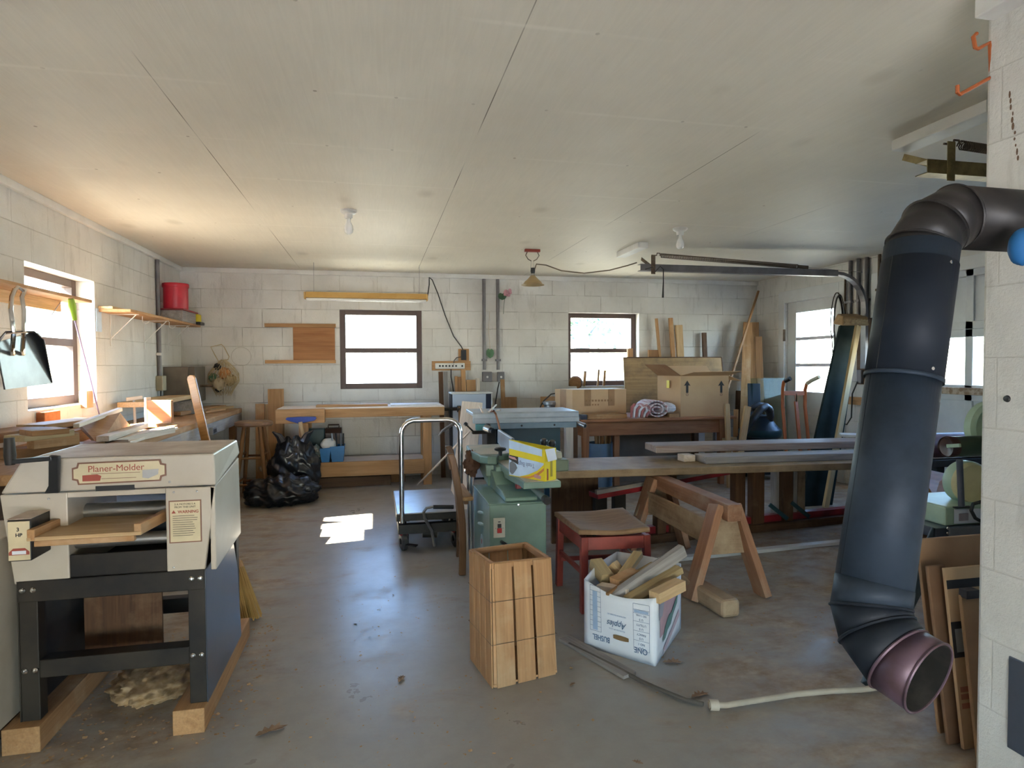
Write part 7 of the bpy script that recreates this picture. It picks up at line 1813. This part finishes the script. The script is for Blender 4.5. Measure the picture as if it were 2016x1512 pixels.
MB().bar((K(1885, 880).x-.008, ym+.04, zc1+.005), (K(1885, 880).x-.008, ym-.02, zc1+.015), .01, .015).build('belt_tab', MGREEN, gmc, .002)
# cream guard disc behind the rod
q = K(1900, 948, .10); rg_ = .088
MB().lathe([(0, .05), (rg_*.9, .05), (rg_, .035), (rg_, -.02), (0, -.02)], q, (-.15, -1, 0), 40).build('wheel_guard', CREAMG, gmc, smooth=True)
MB().lathe([(rg_*1.0, .03), (rg_*1.04, .02), (rg_*1.04, -.01), (rg_, -.02)], q, (-.15, -1, 0), 40).build('guard_rim', MGREEN, gmc, smooth=True)
q2 = K(1932, 950, .06)
mb = MB(); n = 44; vs = [q2 + V((0, -.004, 0))]
for k in range(n): 
    r = .075 if k % 2 else .067; an = 2*math.pi*k/n; vs.append(q2 + V((r*math.cos(an), 0, r*math.sin(an))))
vs2 = [p + V((0, .03, 0)) for p in vs]
mb.add(vs+vs2, [(0, 1+k, 1+(k+1) % n) for k in range(n)] + [(n+1, n+2+(k+1) % n, n+2+k) for k in range(n)] + [(1+k, n+2+k, n+2+(k+1) % n, 1+(k+1) % n) for k in range(n)])
mb.build('toothed_wheel', CREAMG, gmc)
q = K(1950, 880, .16) ; MB().lathe([(0, .03), (.10, .03), (.115, .015), (.115, -.02), (0, -.02)], V((q.x, q.y, K(1950, 850).z)), (-.1, -1, 0), 40).build('upper_wheel_guard', MGREEN, gmc, smooth=True)
MB().tube([K(1938, 1030, -.03), K(1920, 1020, -.03), K(1912, 1005, -.03), K(1916, 992, -.03), K(1938, 986, -.03)], .007, 8).build('cable', CORD, gmc, smooth=True)
# maroon drum, rusty sheet and boards behind
c0, c1 = P(1825, 882, y=3.5), P(1945, 882, y=3.5)
zz0, zz1 = P(1850, 852, y=3.5).z, P(1850, 900, y=3.5).z
mr = thing('maroon_drum', 'maroon steel tube lying level behind the green machine', 'drum', V((c0.x+.3, 3.5, 0)))
MB().tube([(c0.x-.08, 3.5, (zz0+zz1)/2), (c0.x+.95, 3.44, (zz0+zz1)/2)], (zz0-zz1)/2, 32).build('tube', MAROON, mr, smooth=True)
MB().b2((c0.x-.08, 3.40, zz1-.05), (c0.x+.9, 3.46, zz1+.0)).build('dark_rail', BLACKM, mr, .004)
for x in (c0.x+.0, c0.x+.8): MB().b2((x, 3.42, 0), (x+.06, 3.54, zz1-.02)).build('leg', BLACKM, mr, .004)
a = P(1822, 925, y=3.25); b = P(1890, 1005, y=3.1)
one('rusty_panel', 'rust-brown board leaning behind the green machine stand', 'board', MB().add([P(1815, 922, y=3.3), P(1880, 936, y=3.3), P(1905, 1000, y=3.0), P(1862, 1005, y=3.0), P(1815, 960, y=3.2)] + [p + V((0, .03, 0)) for p in (P(1815, 922, y=3.3), P(1880, 936, y=3.3), P(1905, 1000, y=3.0), P(1862, 1005, y=3.0), P(1815, 960, y=3.2))], [(0,1,2,3,4), (9,8,7,6,5), (0,5,6,1), (1,6,7,2), (2,7,8,3), (3,8,9,4), (4,9,5,0)]), PLY)
for k, (u0, v0, u1, v1, m, lab) in enumerate(((1790, 965, 1878, 1000, GREYW, 'topmost grey board in the pile behind the stove pipe'), (1790, 985, 1868, 1015, GREYW, 'second grey board in the pile behind the stove pipe'), (1790, 1008, 1858, 1025, ROUGHW, 'brown board in the pile behind the stove pipe'), (1790, 1030, 1850, 1045, ROUGHW, 'lowest brown board in the pile behind the stove pipe'))):
    p, q = P(u0, v0, y=3.15-.04*k), P(u1, v1, y=2.98-.04*k); board('board', lab, p, q, .10, .035, m)
bl_ = P(1835, 1000, y=3.1)
one('lumber_pile', 'low crate holding the grey and brown board pile behind the stove pipe', 'crate', MB().b2((bl_.x-.35, 3.0, 0), (bl_.x+.15, 3.3, P(1830, 1045, y=3.0).z)), DARKW, .004)
